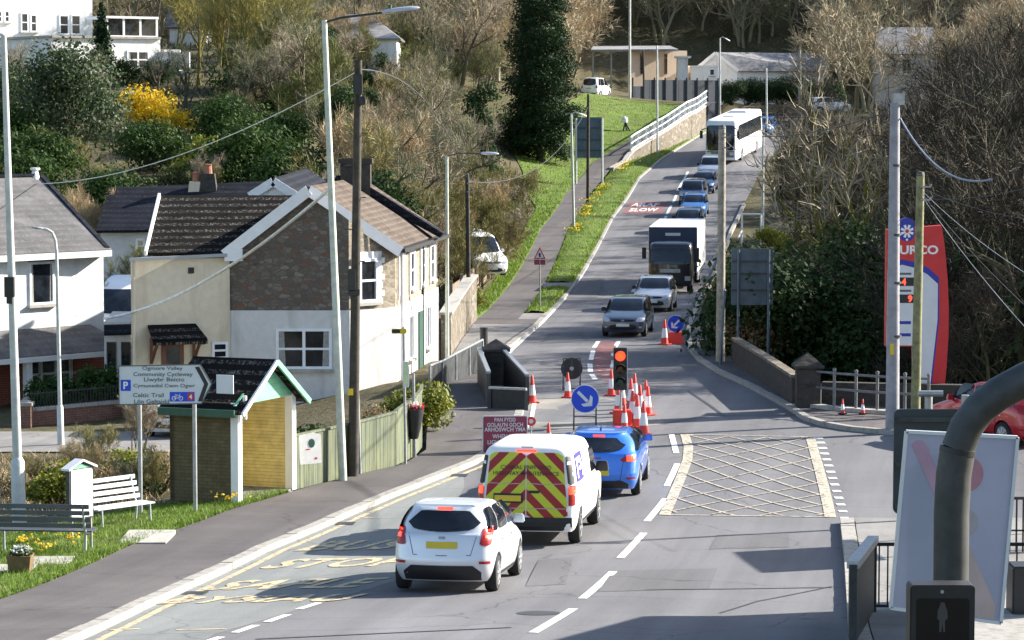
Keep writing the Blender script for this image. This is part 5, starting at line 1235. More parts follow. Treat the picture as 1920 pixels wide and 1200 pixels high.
def rear_kit(t, S_, zb, zt, w, plate='plate_yellow', lit=True, win=(.60, .54), pz=(.76, .87), lights=(.60, .80, .86, 1.10), badge=True, diff=.42):
    m = MB(); S_.patch(m, 'rear', *rounded(-win[0], win[0], zb + .05, zt - .02, -win[1], win[1], .08, 12, .06), 7, .012); m.build('rear_window', MT['car_glass'], t, smooth=60)
    if plate: m = MB(); S_.rect(m, 'rear', -.26, .26, *pz, .016, 1, 4); m.build('number_plate', MT[plate], t)
    m = MB(); S_.rect(m, 'rear', -.13, .13, zt + .0, zt + .035, .02, 1, 4); m.build('high_brake_light', MT['brake' if lit else 'tail'], t)
    for sg in (-1, 1):
        m = MB(); a0, a1, z0, z1 = lights; S_.patch(m, 'rear', *rounded(sg * a0, sg * a1, z0, z1, sg * (a0 + .04), sg * (a1 - .0), .03, 6), 5, .012); tl = m.build('tail_light', MT['tail'], t, smooth=50)
        if lit: m = MB(); zm = lerp(z0, z1, .62); S_.rect(m, 'rear', sg * (lerp(a1, a0, .55) if a1 - a0 < .3 else a1 - .2), sg * (a1 - .02), zm - .065, zm + .065, .02, 1, 4); m.build('lamp', MT['brake'], tl)
        m = MB(); S_.rect(m, 'rear', sg * (w * .72), sg * (w * .92), diff + .03, diff + .075, .014, 1, 4); m.build('reflector', MT['tail'], t)
    n = 12; xs_ = [lerp(-.9 * w, .9 * w, i / n) for i in range(n + 1)]
    m = MB(); S_.patch(m, 'rear', [(x * .96, .215) for x in xs_], [(x, min(diff, .22 + (diff - .22) * min(1, (1 - abs(x) / (.9 * w)) * 3.2 + .05))) for x in xs_], 4, .012); m.build('bumper_insert', MT['trim'], t, smooth=50)
    m = MB()
    S_.patch(m, 'rear', [(-.55 * w, pz[0] - .11), (0, pz[0] - .12), (.55 * w, pz[0] - .11)], [(-.55 * w, pz[0] - .10), (0, pz[0] - .108), (.55 * w, pz[0] - .10)], 1, .006)
    for sg in (-1, 1): S_.patch(m, 'rear', [(sg * .55 * w, pz[0] - .11), (sg * .56 * w, pz[0] - .11)], [(sg * .66 * w, zb + .02), (sg * .67 * w, zb + .02)], 5, .006)
    m.build('tailgate_seam', MT['trim'], t)
    if badge: m = MB(); S_.rect(m, 'rear', -.055, .055, pz[1] + .045, pz[1] + .085, .016, 1, 3); m.build('badge', MT['steel'], t)
    m = MB(); S_.patch(m, 'rear', [(-.02, zb + .06), (.03, zb + .06)], [(.30, zb + .12), (.31, zb + .15)], 3, .025); m.build('rear_wiper', MT['trim'], t)
def front_kit(t, S_, w, hood, plate='plate_white', grille='trim', pz=(.42, .53)):
    m = MB(); S_.patch(m, 'front', *rounded(-.55, .55, .30, .50, -.50, .50, .04, 8), 4, .012); m.build('lower_grille', MT['trim'], t)
    m = MB(); S_.patch(m, 'front', *rounded(-.46, .46, hood - .15, hood - .055, -.50, .50, .03, 8), 3, .012); m.build('grille', MT[grille], t)
    m = MB(); S_.rect(m, 'front', -.26, .26, *pz, .022, 1, 4); m.build('number_plate', MT[plate], t)
    m = MB(); S_.rect(m, 'front', -.06, .06, hood - .13, hood - .07, .02, 1, 3); m.build('badge', MT['steel'], t)
    for sg in (-1, 1):
        m = MB(); S_.patch(m, 'front', *rounded(sg * .50 * w / .88, sg * .80 * w / .88, hood - .15, hood + .01, sg * .56 * w / .88, sg * .815 * w / .88, .03, 6), 4, .012); m.build('headlight', MT['head'], t, smooth=50)
        m = MB(); S_.rect(m, 'front', sg * .62, sg * .74, .36, .43, .012, 1, 3); m.build('fog_light', MT['head'], t)
# 1 silver hatchback, nearest
t, S_ = car('hatchback_car', 'silver hatchback with lit brake lights, nearest in the queue behind the striped van', 'car',
            dict(rows=hatch_rows(3.95, .862, 1.47, .97, tail=.36, roofw=.735, gc=.3), w=.862, paint='p_silver', wheels=[(-1.235, .305), (1.25, .305)], glass=(.98, 1.44), ws=(.66, .56), sill=.22,
                 side=[(-1.62, -1.02, -1.38, -.90), (-.95, -.02, -.84, -.02), (.06, 1.02, .06, .52)], seams=[-1.0, .0], mirror=.85, lean=.1))
rear_kit(t, S_, .97, 1.37, .862, win=(.61, .49), pz=(.75, .86), lights=(.62, .80, .80, 1.10), diff=.47); front_kit(t, S_, .86, .72)
m = MB(); S_.patch(m, 'rear', [(-.50, 1.39), (0, 1.395), (.50, 1.39)], [(-.45, 1.43), (0, 1.435), (.45, 1.43)], 2, .07); m.build('roof_spoiler', MT['p_silver'], t, smooth=50)
place(t, -1.10 + .175 * 1.25, 47.0 + 1.23, 8.5)
# 2 striped van
def chevrons():
    k = NT('red_yellow_chevrons').set(0.45, 0, 0.4); x = k.xyz()
    q = k.math('MULTIPLY', k.math('ADD', x[2], k.math('ABSOLUTE', x[0])), 1 / .40); fr = k.math('FRACT', k.math('ADD', q, .18))
    band = k.math('GREATER_THAN', fr, .5); k.col(k.mix(band, (0.52, 0.56, 0.03), (0.30, 0.015, 0.02))); return k.m
MT['chevron'] = chevrons()
t = thing('striped_van', 'white van with red and yellow chevrons across its rear doors', 'van')
vw = .955; S_ = Shell([(.30, 2.40, -2.42, vw * .92, .25, .12, .08, .02), (.45, 2.52, -2.50, vw * .98, .25, .14, .1, .03), (.8, 2.54, -2.50, vw, .26, .14, .12, .03), (1.0, 2.40, -2.49, vw, .26, .14, .12, .03), (1.14, 1.75, -2.48, vw * .985, .25, .14, .1, .03), (1.2, 1.58, -2.475, vw * .97, .24, .14, .1, .03),
                        (1.5, 1.18, -2.45, vw * .93, .22, .14, .1, .03), (1.76, .82, -2.42, vw * .875, .2, .16, .08, .03), (1.87, .6, -2.38, vw * .81, .2, .2, .08, .03), (1.93, .25, -2.28, vw * .69, .2, .2, .06, .03)], 3, .02)
b = S_.mesh().build('body', MT['p_white'], None); VW_ = [(-1.55, .335), (1.60, .335)]; cut_arches(b, VW_, vw - .08); b.parent = t
m = MB(); m.box((0, 0, .48), (1.3, 4.2, .44)); m.build('underbody', MT['trim'], t)
for y, r in VW_:
    for sg in (-1, 1): wheel(t, sg * (vw - .12), y, r, .22, 'steel', 5)
m = MB(); S_.patch(m, 'front', *rounded(-.75, .75, 1.22, 1.78, -.66, .66, .03, 10), 8, .012); m.build('windscreen', MT['car_glass'], t)
for sg in (-1, 1):
    m = MB(); S_.patch(m, 'side', *rounded(.30, 1.42, 1.18, 1.66, .32, .98, .03, 8), 4, .01, sg); m.build('side_window', MT['car_glass'], t, smooth=60)
    mirror(t, S_, 1.25, 1.18, 'trim', sg, 1.35)
    m = MB(); S_.rect(m, 'side', -1.1, 1.1, .33, .42, .012, sg, 8); m.build('sill_trim', MT['trim'], t)
    m = MB(); S_.rect(m, 'side', -2.1, .2, .98, 1.0, .006, sg, 8); S_.rect(m, 'side', .22, .24, .45, 1.75, .006, sg, 2); m.build('door_seam', MT['trim'], t)
dl = []
for sg in (-1, 1):
    m = MB(); S_.patch(m, 'rear', *rounded(sg * .012, sg * .80, .56, 1.80, sg * .012, sg * .70, .06, 8), 10, .014); d = m.build('rear_door', MT['chevron'], t, smooth=60); dl.append(d)
    m = MB(); S_.patch(m, 'rear', *rounded(sg * .80, sg * .915, 1.2, 1.74, sg * .74, sg * .83, .03, 6), 5, .010); m.build('corner_trim', MT['trim'], t)
    m = MB(); S_.rect(m, 'rear', sg * .815, sg * .935, .80, 1.18, .022, 1, 4); tl = m.build('tail_light', MT['tail'], t)
    m = MB(); S_.rect(m, 'rear', sg * .825, sg * .925, 1.01, 1.16, .032, 1, 4); m.build('lamp', MT['brake'], tl)
    for z in (.72, 1.18, 1.60): m = MB(); S_.rect(m, 'rear', sg * .775, sg * .83, z - .03, z + .03, .03, 1, 2); m.build('hinge', MT['p_white'], t)
    m = MB(); S_.patch(m, 'rear', [(sg * .03, 1.21), (sg * .35, 1.195), (sg * .70, 1.21)], [(sg * .03, 1.222), (sg * .35, 1.207), (sg * .70, 1.222)], 1, .02); S_.rect(m, 'rear', sg * .03, sg * .76, .735, .75, .02, 1, 4); m.build('door_crease', MT['steel'], d)
m = MB(); S_.rect(m, 'rear', -.88, .88, .31, .57, .03, 1, 8, 3); m.build('rear_bumper', MT['trim'], t)
m = MB(); S_.rect(m, 'rear', -.62, -.06, .84, 1.02, .03, 1, 4); m.build('plate_holder', MT['trim'], dl[0]); m = MB(); S_.rect(m, 'rear', -.60, -.09, .87, .98, .04, 1, 4); m.build('number_plate', MT['plate_yellow'], dl[0])
m = MB(); S_.rect(m, 'rear', .05, .26, 1.03, 1.08, .03, 1, 3); m.build('door_handle', MT['trim'], dl[1])
m = MB(); S_.rect(m, 'rear', -.19, .19, 1.81, 1.85, .03, 1, 4); m.build('high_brake_light', MT['brake'], t)
m = MB(); S_.rect(m, 'rear', -.10, .12, 1.885, 1.90, .04, 1, 3); m.build('camera_bar', MT['trim'], t)
fr = plane_frame((0, S_.rear(0, 1.45) - .055, 1.47), (1, 0, 0), (0, .05, 1)); lettering('lettering', [('CYNNAL PRIFFYRDD', 0, .055, .105, 'CENTER'), ('HIGHWAY MAINTENANCE', 0, -.06, .105, 'CENTER')], fr, MT['ink'], t, world=False)
m = MB(); S_.patch(m, 'side', *rounded(-2.0, -.95, 1.20, 1.74, -1.9, -.95, .02, 6), 5, .012, 1); lg = m.build('side_logo', plain('violet_logo', (0.05, 0.035, 0.25), .4), t)
m = MB()
for a in ((-1.86, -1.72, 1.27, 1.66), (-1.72, -1.36, 1.55, 1.66), (-1.36, -1.24, 1.40, 1.66), (-1.55, -1.36, 1.40, 1.48), (-1.18, -1.06, 1.27, 1.52)): S_.rect(m, 'side', *a, .018, 1, 3)
m.build('logo_mark', MT['white_paint'], lg)
front_kit(t, S_, .93, .95); place(t, .27 + .21 * 1.6, 54.5 + 1.55, 8, 3.15)
# 3 bright blue estate
t, S_ = car('estate_car', 'bright blue sporty estate car with lit brake lights ahead of the striped van', 'car',
            dict(rows=hatch_rows(4.6, .90, 1.425, .97, nose=.60, hood=.70, cowl=1.25, rake=1.15, tail=.50, roofw=.69, gc=.3), w=.90, paint='p_blue', wheels=[(-1.30, .325), (1.35, .325)], glass=(.97, 1.38), ws=(.68, .57), sill=.22,
                 side=[(-1.75, -1.0, -1.35, -.9), (-.93, -.02, -.84, -.02), (.06, 1.1, .06, .48)], seams=[-1.02, .0], mirror=.88, lean=.1))
rear_kit(t, S_, .97, 1.32, .90, win=(.60, .47), pz=(.52, .63), lights=(.50, .84, .82, .93), badge=True, diff=.40)
m = MB(); S_.patch(m, 'rear', [(-.84, .875), (0, .885), (.84, .875)], [(-.84, .895), (0, .905), (.84, .895)], 1, .024); m.build('light_bar', MT['tail'], t)
m = MB(); m.box((0, -1.25, 1.435), (.05, .16, .09), taper=.5); m.build('roof_aerial', MT['p_navy'], t)
m = MB(); S_.rect(m, 'rear', -.62, -.30, .755, .79, .016, 1, 4); m.build('name_badge', MT['steel'], t)
place(t, 1.96 + .12 * 1.3, 62.7 + 1.30, 6.5); front_kit(t, S_, .9, .70)
# oncoming queue
def oncoming(name, label, cat, Y, u, heading, L, w, H, zb, paint, hood=.74, cowl=1.0, plate='plate_white', rim='alloy', wb=None, grille='trim'):
    t, S_ = car(name, label, cat, dict(rows=hatch_rows(L, w, H, zb, nose=hood - .12, hood=hood, cowl=cowl), w=w, paint=paint, wheels=[(-L * .31, .31), (L * .315, .31)], glass=(zb, H - .05), ws=(w * .77, w * .66), sill=.22, rim=rim,
                 side=[(-L * .40, -L * .26, -L * .35, -L * .23), (-L * .24, -.02, -L * .21, -.02), (.06, L * .24, .06, L * .13)], seams=[-L * .255, .0], mirror=L * .2, lean=.1, mirror_mat='trim'), 'cars queueing down the hill')
    rear_kit(t, S_, zb, H - .09, w, 'plate_yellow', False, (w * .7, w * .62)); front_kit(t, S_, w, hood, plate, grille)
    h = R(heading); place(t, uX(u, Y) - math.sin(h) * L * .5, Y - math.cos(h) * L * .5 , heading); return t
oncoming('hatchback_car', 'gunmetal grey hatchback, first in the oncoming queue by the red hatched island', 'car', 111.5, 1168, 188.5, 4.25, .88, 1.48, .98, 'p_grey', .76, 1.0)
oncoming('hatchback_car', 'pale silver hatchback between the gunmetal car and the black lorry', 'car', 125.5, 1222, 188, 4.15, .87, 1.49, .98, 'p_pale', .76, 1.0)
oncoming('hatchback_car', 'dark navy car tucked right behind the white roofed lorry', 'car', 177.5, 1287, 188, 4.3, .89, 1.50, .98, 'p_navy', .76, 1.0)
oncoming('hatchback_car', 'mid blue car with bright blue bonnet, middle of the far queue', 'car', 190, 1298, 188, 4.2, .88, 1.48, .98, 'p_midblue', .76, 1.0)
oncoming('people_carrier', 'tall navy people carrier behind the mid blue car', 'car', 199, 1295, 189, 4.4, .90, 1.66, 1.04, 'p_navy', .84, .8)
oncoming('hatchback_car', 'small dark blue car half hidden behind the tall navy people carrier', 'car', 207.5, 1316, 190, 4.0, .86, 1.46, .96, 'p_navy', .75, 1.0)
oncoming('hatchback_car', 'pale silver car with white roof just in front of the coach', 'car', 217, 1327, 191, 4.3, .90, 1.58, 1.02, 'p_pale', .80, .95)
# lorry
t = thing('box_lorry', 'black cabbed lorry with white roofed box body in the oncoming queue', 'lorry'); S_ = Shell([(.35, 3.75, 1.85, 1.02, .2, .05, .06, .01), (.55, 3.82, 1.82, 1.08, .2, .05, .08, .01), (1.05, 3.82, 1.8, 1.10, .2, .05, .08, .01), (1.45, 3.80, 1.8, 1.10, .2, .05, .08, .01), (1.55, 3.78, 1.8, 1.09, .2, .05, .08, .01), (2.25, 3.58, 1.8, 1.04, .2, .05, .08, .01), (2.42, 3.4, 1.8, .98, .2, .05, .06, .01), (2.5, 3.1, 1.85, .88, .2, .05, .05, .01)], 3, .02)
b = S_.mesh().build('cab', MT['p_black'], None); cut_arches(b, [(2.9, .42)], .98); b.parent = t
m = MB(); m.box((0, -2.0, 2.02), (2.42, 7.5, 2.25)); bx = m.build('box_body', MT['matt_white'], t); bevelled(bx, .03)
m = MB(); m.box((0, 1.765, 2.02), (2.38, .03, 2.2)); m.build('front_shade', plain('navy_front_shade', (.02, .035, .075), .5), t)  # shade on the white box front, painted as a navy sheet
m = MB(); m.box((0, -1.9, .75), (.9, 7.4, .3)); m.build('chassis', MT['trim'], t)
for sg in (-1, 1):
    m = MB(); m.box((sg * 1.12, -.8, .62), (.06, 2.0, .45)); m.build('side_guard', MT['steel'], t)
    wheel(t, sg * .92, 2.9, .42, .26, 'steel', 6); wheel(t, sg * .92, -3.4, .42, .32, 'steel', 6)
    m = MB(); m.box((sg * 1.30, 3.45, 1.95), (.2, .12, .55)); m.bar((sg * 1.05, 3.45, 2.15), (sg * 1.3, 3.45, 2.15), .04, .04); m.build('door_mirror', MT['trim'], t)
    m = MB(); S_.rect(m, 'side', 2.1, 3.3, 1.5, 2.15, .01, sg); m.build('side_window', MT['car_glass'], t)
    m = MB(); S_.rect(m, 'front', sg * .72, sg * 1.0, .62, .84, .015, 1, 4); m.build('headlight', MT['head'], t)
    m = MB(); m.box((sg * 1.1, -5.76, .95), (.14, .05, .4)); m.build('tail_light', MT['tail'], t)
m = MB(); S_.patch(m, 'front', *rounded(-.98, .98, 1.42, 2.2, -.93, .93, .05, 10), 6, .012); m.build('windscreen', MT['car_glass'], t)
m = MB(); S_.rect(m, 'front', -.5, .5, 1.02, 1.2, .014, 1, 5); m.build('name_panel', MT['steel'], t); m = MB(); S_.rect(m, 'front', -.27, .27, .52, .64, .02, 1, 4); m.build('number_plate', MT['plate_white'], t)
m = MB(); S_.rect(m, 'front', -1.0, 1.0, .36, .5, .03, 1, 8); m.build('bumper', MT['trim'], t)
m = MB(); m.box((0, 1.79, 2.78), (.75, .02, .14)); m.build('name_strip', MT['sign_white'], t)
place(t, uX(1258, 139) + .12 * 3.6, 139 + 3.75, 187, 4.9)
# coach
t = thing('coach', 'white touring coach coming over the brow at the back of the queue', 'coach'); cw = 1.25
S_ = Shell([(.28, 5.85, -5.85, cw * .96, .2, .2, .06, .05), (.5, 5.98, -5.98, cw, .22, .22, .12, .08), (1.1, 6.0, -6.0, cw, .22, .22, .14, .08), (1.9, 5.96, -5.96, cw, .22, .22, .14, .08), (2.9, 5.78, -5.85, cw * .985, .22, .22, .14, .08), (3.3, 5.6, -5.75, cw * .96, .2, .2, .12, .08), (3.42, 5.4, -5.6, cw * .90, .2, .2, .1, .06)], 3, .006)
b = S_.mesh().build('body', MT['p_white'], None); cut_arches(b, [(-3.2, .48), (3.2, .48)], cw - .08); b.parent = t
m = MB(); m.box((0, 0, .6), (1.9, 10, .5)); m.build('underbody', MT['trim'], t)
for y in (-3.2, 3.2):
    for sg in (-1, 1): wheel(t, sg * (cw - .16), y, .48, .28, 'alloy', 8)
m = MB(); S_.patch(m, 'front', *rounded(-1.16, 1.16, 1.05, 3.05, -1.12, 1.12, .08, 10), 8, .014); m.build('windscreen', MT['car_glass'], t, smooth=60)
m = MB(); S_.rect(m, 'front', -1.1, 1.1, .5, 1.02, .012, 1, 8); m.build('front_panel', MT['p_grey'], t)
m = MB(); S_.rect(m, 'front', -.27, .27, .52, .64, .02, 1, 3); m.build('number_plate', MT['plate_white'], t)
for sg in (-1, 1):
    m = MB(); S_.patch(m, 'side', *rounded(-5.3, 4.9, 1.75, 2.95, -5.2, 4.7, .08, 20), 4, .012, sg); m.build('side_window', MT['car_glass'], t)
    m = MB(); S_.rect(m, 'front', sg * .75, sg * 1.12, .66, .92, .02, 1, 3); m.build('headlight', MT['head'], t)
    m = MB(); m.box((sg * 1.5, 6.05, 2.35), (.22, .16, .6)); m.bar((sg * 1.15, 5.75, 2.85), (sg * 1.48, 6.05, 2.7), .06, .06); m.build('door_mirror', MT['trim'], t)
    for y in (-4.6, -1.9, -.4, 1.2): m = MB(); S_.rect(m, 'side', y, y + .02, .45, 1.5, .006, sg, 2); m.build('locker_seam', MT['steel'], t)
    m = MB(); S_.rect(m, 'rear', sg * .95, sg * 1.15, .9, 1.4, .012, 1, 3); m.build('tail_light', MT['tail'], t)
m = MB(); m.box((0, 2.0, 3.47), (.8, .8, .1)); m.build('roof_hatch', MT['white_paint'], t); m = MB(); m.box((0, -2.5, 3.52), (1.5, 2.2, .18), taper=.85); m.build('roof_unit', MT['white_paint'], t)
place(t, uX(1351, 227) + math.sin(R(15)) * 6, 227 + 5.8, 195.5, 6.4)
# parked vehicles away from the road
def parked(name, label, cat, x, y, heading, paint, L=4.2, w=.88, H=1.48, zb=.98, hood=.75, cowl=1.0, z=None, lit=False):
    t, S_ = car(name, label, cat, dict(rows=hatch_rows(L, w, H, zb, nose=hood - .12, hood=hood, cowl=cowl), w=w, paint=paint, wheels=[(-L * .31, .31), (L * .315, .31)], glass=(zb, H - .05), ws=(w * .77, w * .66), sill=.22,
                 side=[(-L * .40, -L * .26, -L * .35, -L * .23), (-L * .24, -.02, -L * .21, -.02), (.06, L * .24, .06, L * .13)], seams=[-L * .255, .0], mirror=L * .2, lean=.1))
    rear_kit(t, S_, zb, H - .09, w, 'plate_yellow', lit); front_kit(t, S_, w, hood); place(t, x, y, heading)
    if z is not None: t.location.z = z
    return t
parked('parked_car', 'red hatchback parked on the forecourt behind the curved grey pole', 'car', uX(1895, 71.5), 73.0, -28, 'p_red', 4.2, .89, 1.55, 1.0)
parked('parked_car', 'white car parked in the lane behind the bus shelter, only its nose showing', 'car', V3(330, 800, 80).x, 82.6, 186, 'p_white')
parked('parked_van', 'white camper van parked in the gap beyond the lean-to, its windscreen showing', 'van', V3(212, 600, 103).x, 105.5, 182, 'p_white', 4.9, .98, 2.0, 1.15, .95, .75)
parked('parked_car', 'white four wheel drive parked behind the board fence above the path', 'car', V3(895, 500, 139).x, 141, 160, 'p_white', 4.4, .92, 1.85, 1.1, .88, .85, z=V3(895, 512, 139).z)
parked('parked_van', 'small white van standing on the brow of the grass bank', 'van', V3(1118, 180, 258).x, 259, 20, 'p_white', 4.2, .88, 1.8, 1.05, .8, .8, z=V3(1118, 183, 258).z)
parked('parked_car', 'white car glimpsed among trees right of the far white bungalow', 'car', uX(1557, 262), 264, 70, 'p_white', 4.2, .88, 1.5, z=V3(1557, 212, 262).z)
parked('parked_car', 'white car half hidden under the terrace of the big hillside house', 'car', V3(325, 165, 192).x, 194, 110, 'p_white', 4.2, .88, 1.5, z=V3(325, 172, 192).z)
parked('parked_car', 'blue car following behind the coach on the brow', 'car', uX(1436, 250), 252, 193, 'p_midblue')
# ------------------------------------------------------------------ street furniture
FRONT = lambda p: plane_frame(p, (1, 0, 0), UP)
def px(Y): return Y / F
def fit_text(mb, fr, txt, x, y, w, h, bold=0.02, z=0.0):
    t = text_mb(txt, 1.0, 'CENTER', 1.0, bold); xs_ = [v[0] for v in t.v]; ys_ = [v[1] for v in t.v]
    sx, sy = w / (max(xs_) - min(xs_)), h / (max(ys_) - min(ys_)); mx, my = (max(xs_) + min(xs_)) / 2, (max(ys_) + min(ys_)) / 2
    return mb.add([fr @ Vector(((v[0] - mx) * sx + x, (v[1] - my) * sy + y, z)) for v in t.v], t.f)
def plate(mb, fr, pts, z0, z1):
    """prism over a 2D outline in a frame"""
    n = len(pts); mb.add([fr @ Vector((x, y, z1)) for x, y in pts] + [fr @ Vector((x, y, z0)) for x, y in pts], [tuple(range(n)), tuple(range(2 * n - 1, n - 1, -1))] + [(i, i + n, (i + 1) % n + n, (i + 1) % n) for i in range(n)]); return mb
def circ(cx, cy, r, n=28, a0=0.0, a1=360.0): return [(cx + r * math.cos(R(lerp(a0, a1, i / (n if a1 - a0 >= 360 else n - 1)))), cy + r * math.sin(R(lerp(a0, a1, i / (n if a1 - a0 >= 360 else n - 1))))) for i in range(n)]
def rrect(x0, y0, x1, y1, c, n=4):
    out = []
    for cx, cy, a in ((x1 - c, y1 - c, 0), (x0 + c, y1 - c, 90), (x0 + c, y0 + c, 180), (x1 - c, y0 + c, 270)): out += [(cx + c * math.cos(R(a + 90 * i / n)), cy + c * math.sin(R(a + 90 * i / n))) for i in range(n + 1)]
    return out
def pole(name, label, cat, u0, Y, u1, v1, r0, r1, mat, group=None, base=None, z0=None):
    b = on(u0, Y)
    if z0 is not None: b.z = z0
    t = thing(name, label, cat, b, group=group); top = V3(u1, v1, Y)
    mb = MB(); mb.tube([b + Vector((0, 0, -.15)), b.lerp(top, .33), b.lerp(top, .66), top], [r0, lerp(r0, r1, .33), lerp(r0, r1, .66), r1], 12); mb.build('shaft', MT[mat], t, smooth=40, world=True)
    if base:
        mb = MB(); mb.tube([b + Vector((0, 0, -.15)), b.lerp(top, base), b.lerp(top, base + .008)], [r0 * 1.5, r0 * 1.4, r0 * .95], 12); mb.build('base_sleeve', MT[mat], t, smooth=40, world=True)
    return t, b, top
def lamp_head(t, pts, hu, mat='lamp_post', head_mat='white_paint', r=.03, size=(.62, .2, .13)):
    """curved arm through pts, then a lamp at its end pointing along the last step"""
    mb = MB(); mb.tube(pts, r, 8); mb.build('arm', MT[mat], t, smooth=40, world=True)
    d = (Vector(pts[-1]) - Vector(pts[-2])).normalized(); c = Vector(pts[-1]) + d * size[0] * .42
    M_ = Matrix.Translation(c) @ d.to_track_quat('X', 'Z').to_matrix().to_4x4()
    prof = [(-.5, .45), (-.42, .8), (-.1, 1.0), (.25, .95), (.45, .6), (.5, .3)]; mb = MB(); n = 12; vs = []; fs = []
    for a, k in prof:
        for i in range(n):
            q = 2 * math.pi * i / n; z = math.sin(q) * size[2] / 2 * k; vs.append(M_ @ Vector((a * size[0], math.cos(q) * size[1] / 2 * k, z if z > 0 else z * .6)))
    for i in range(len(prof) - 1):
        for k in range(n): fs.append((i * n + k, i * n + (k + 1) % n, (i + 1) * n + (k + 1) % n, (i + 1) * n + k))
    fs += [tuple(range(n - 1, -1, -1)), tuple((len(prof) - 1) * n + k for k in range(n))]
    mb.add(vs, fs); h = mb.build('lamp_head', MT[head_mat], t, smooth=50, world=True)
    mb = MB(); mb.add([M_ @ Vector((x * size[0], y * size[1], -size[2] * .30)) for x, y in ((-.15, -.32), (.4, -.26), (.4, .26), (-.15, .32))], [(3, 2, 1, 0)]); mb.build('lens', MT['head'], h, world=True)
# near lamp posts and poles
t, b, top = pole('street_lamp', 'tall pale street lamp with thick dark base at the left edge beside the shrubs', 'street lamp', 29, 59.7, 7, 66, .105, .06, 'lamp_post', base=.13)
lamp_head(t, [top, top + Vector((-.5, 0, .12)), top + Vector((-1.5, 0, .25))], 0)
mb = MB(); c = V3(18, 538, 59.55); mb.box(c, (.20, .16, .42)); mb.box(c + Vector((0, 0, -.28)), (.12, .12, .14)); mb.build('control_box', MT['black_metal'], t, world=True)
t, b, top = pole('street_lamp', 'tall pale street lamp standing before the stone gable, its arm reaching right', 'street lamp', 641, 64.2, 608, 38, .098, .062, 'green_post')
lamp_head(t, [top + Vector((0, 0, -.05)), V3(640, 33, 64.2), V3(690, 27, 64.2), V3(722, 23, 64.2)], 0, mat='dark_metal', head_mat='p_pale', r=.028, size=(.85, .26, .15))
mb = MB(); mb.lathe([(.04, 0), (.04, .07), (.0, .09)], 8, Matrix.Translation(V3(731, 15, 64.2))); mb.build('light_sensor', MT['dark_green'], t, world=True)
t, b, top = pole('street_lamp', 'slim pale street lamp at the far end of the stone terrace', 'street lamp', 838, 99.5, 838, 293, .075, .05, 'green_post')
lamp_head(t, [top, V3(860, 287, 99.5), V3(904, 288, 99.5)], 0, r=.02, mat='dark_metal', head_mat='p_pale', size=(.62, .2, .14))
t, b, top = pole('street_lamp', 'short grey swan neck street lamp in front of the white house', 'street lamp', 109, 79, 106, 470, .065, .045, 'lamp_post', base=.2)
lamp_head(t, [top, V3(104, 450, 79), V3(98, 436, 79), V3(88, 430, 79), V3(80, 429, 79)], 0, head_mat='grey_paint', size=(.34, .17, .09), r=.042)
for u0, Y, u1, v1, hu, hv, lab, grp in ((1076, 182, 1071, 214, 1086, 213, 'thin pale street lamp beside the path left of the big grey sign', None), (1349, 260, 1350, 72, 1360, 72, 'pale street lamp rising before the white gabled bungalow', None),
                                        (1437, 250, 1437, 130, 1437, 130, 'plain pale lamp column right of the coach', None), (1430, 171, 1431, 236, 1440, 234, 'pale lamp column on the right verge beside the far hedge', None), (1232, 234, 1232, 88, 1232, 88, 'slender pale column standing at the stone retaining wall', None)):
    t, b, top = pole('street_lamp', lab, 'street lamp', u0, Y, u1, v1, .09, .065, 'lamp_post')
    if hu != u1: lamp_head(t, [top, V3((u1 + hu) / 2, hv - 3, Y), V3(hu, hv, Y)], 0, r=.035, size=(.55, .24, .14))
    else: mb = MB(); mb.tube([top, top + Vector((0, 0, .1))], [.075, .03], 10); mb.build('cap', MT['lamp_post'], t, world=True)
t, b, top = pole('telegraph_pole', 'dark mossy telegraph pole carrying junction boxes beside the tall lamp by the fence', 'telegraph pole', 660, 65.0, 672, 113, .125, .085, 'wood_pole')
for u, v, s in ((671, 158, (.2, .2, .48)), (679, 189, (.16, .2, .2)), (660, 525, (.18, .2, .5)), (664, 548, (.26, .16, .16))): mb = MB(); mb.box(V3(u, v, 64.88), s); bevelled(mb.build('junction_box', MT['black_metal'], t, world=True), .02)
mb = MB(); mb.box(V3(657, 735, 64.84), (.12, .02, .15)); mb.build('number_tag', MT['plate_yellow'], t, world=True)
for k in range(6): v = 250 + 60 * k; c = V3(668 - k * .9, v, 65); mb = MB(); mb.bar(c + Vector((-.24 if k % 2 else .0, 0, 0)), c + Vector((0.0 if k % 2 else .24, 0, 0)), .025, .025); mb.build('step_iron', MT['dark_metal'], t, world=True)
t, b, top = pole('conduit_post', 'thin grey steel post right beside the telegraph pole', 'post', 673, 65.4, 669, 700, .045, .045, 'steel'); mb = MB(); mb.tube([top, top + Vector((0, 0, .04))], [.052, .03], 10); mb.build('cap', MT['steel'], t, world=True)
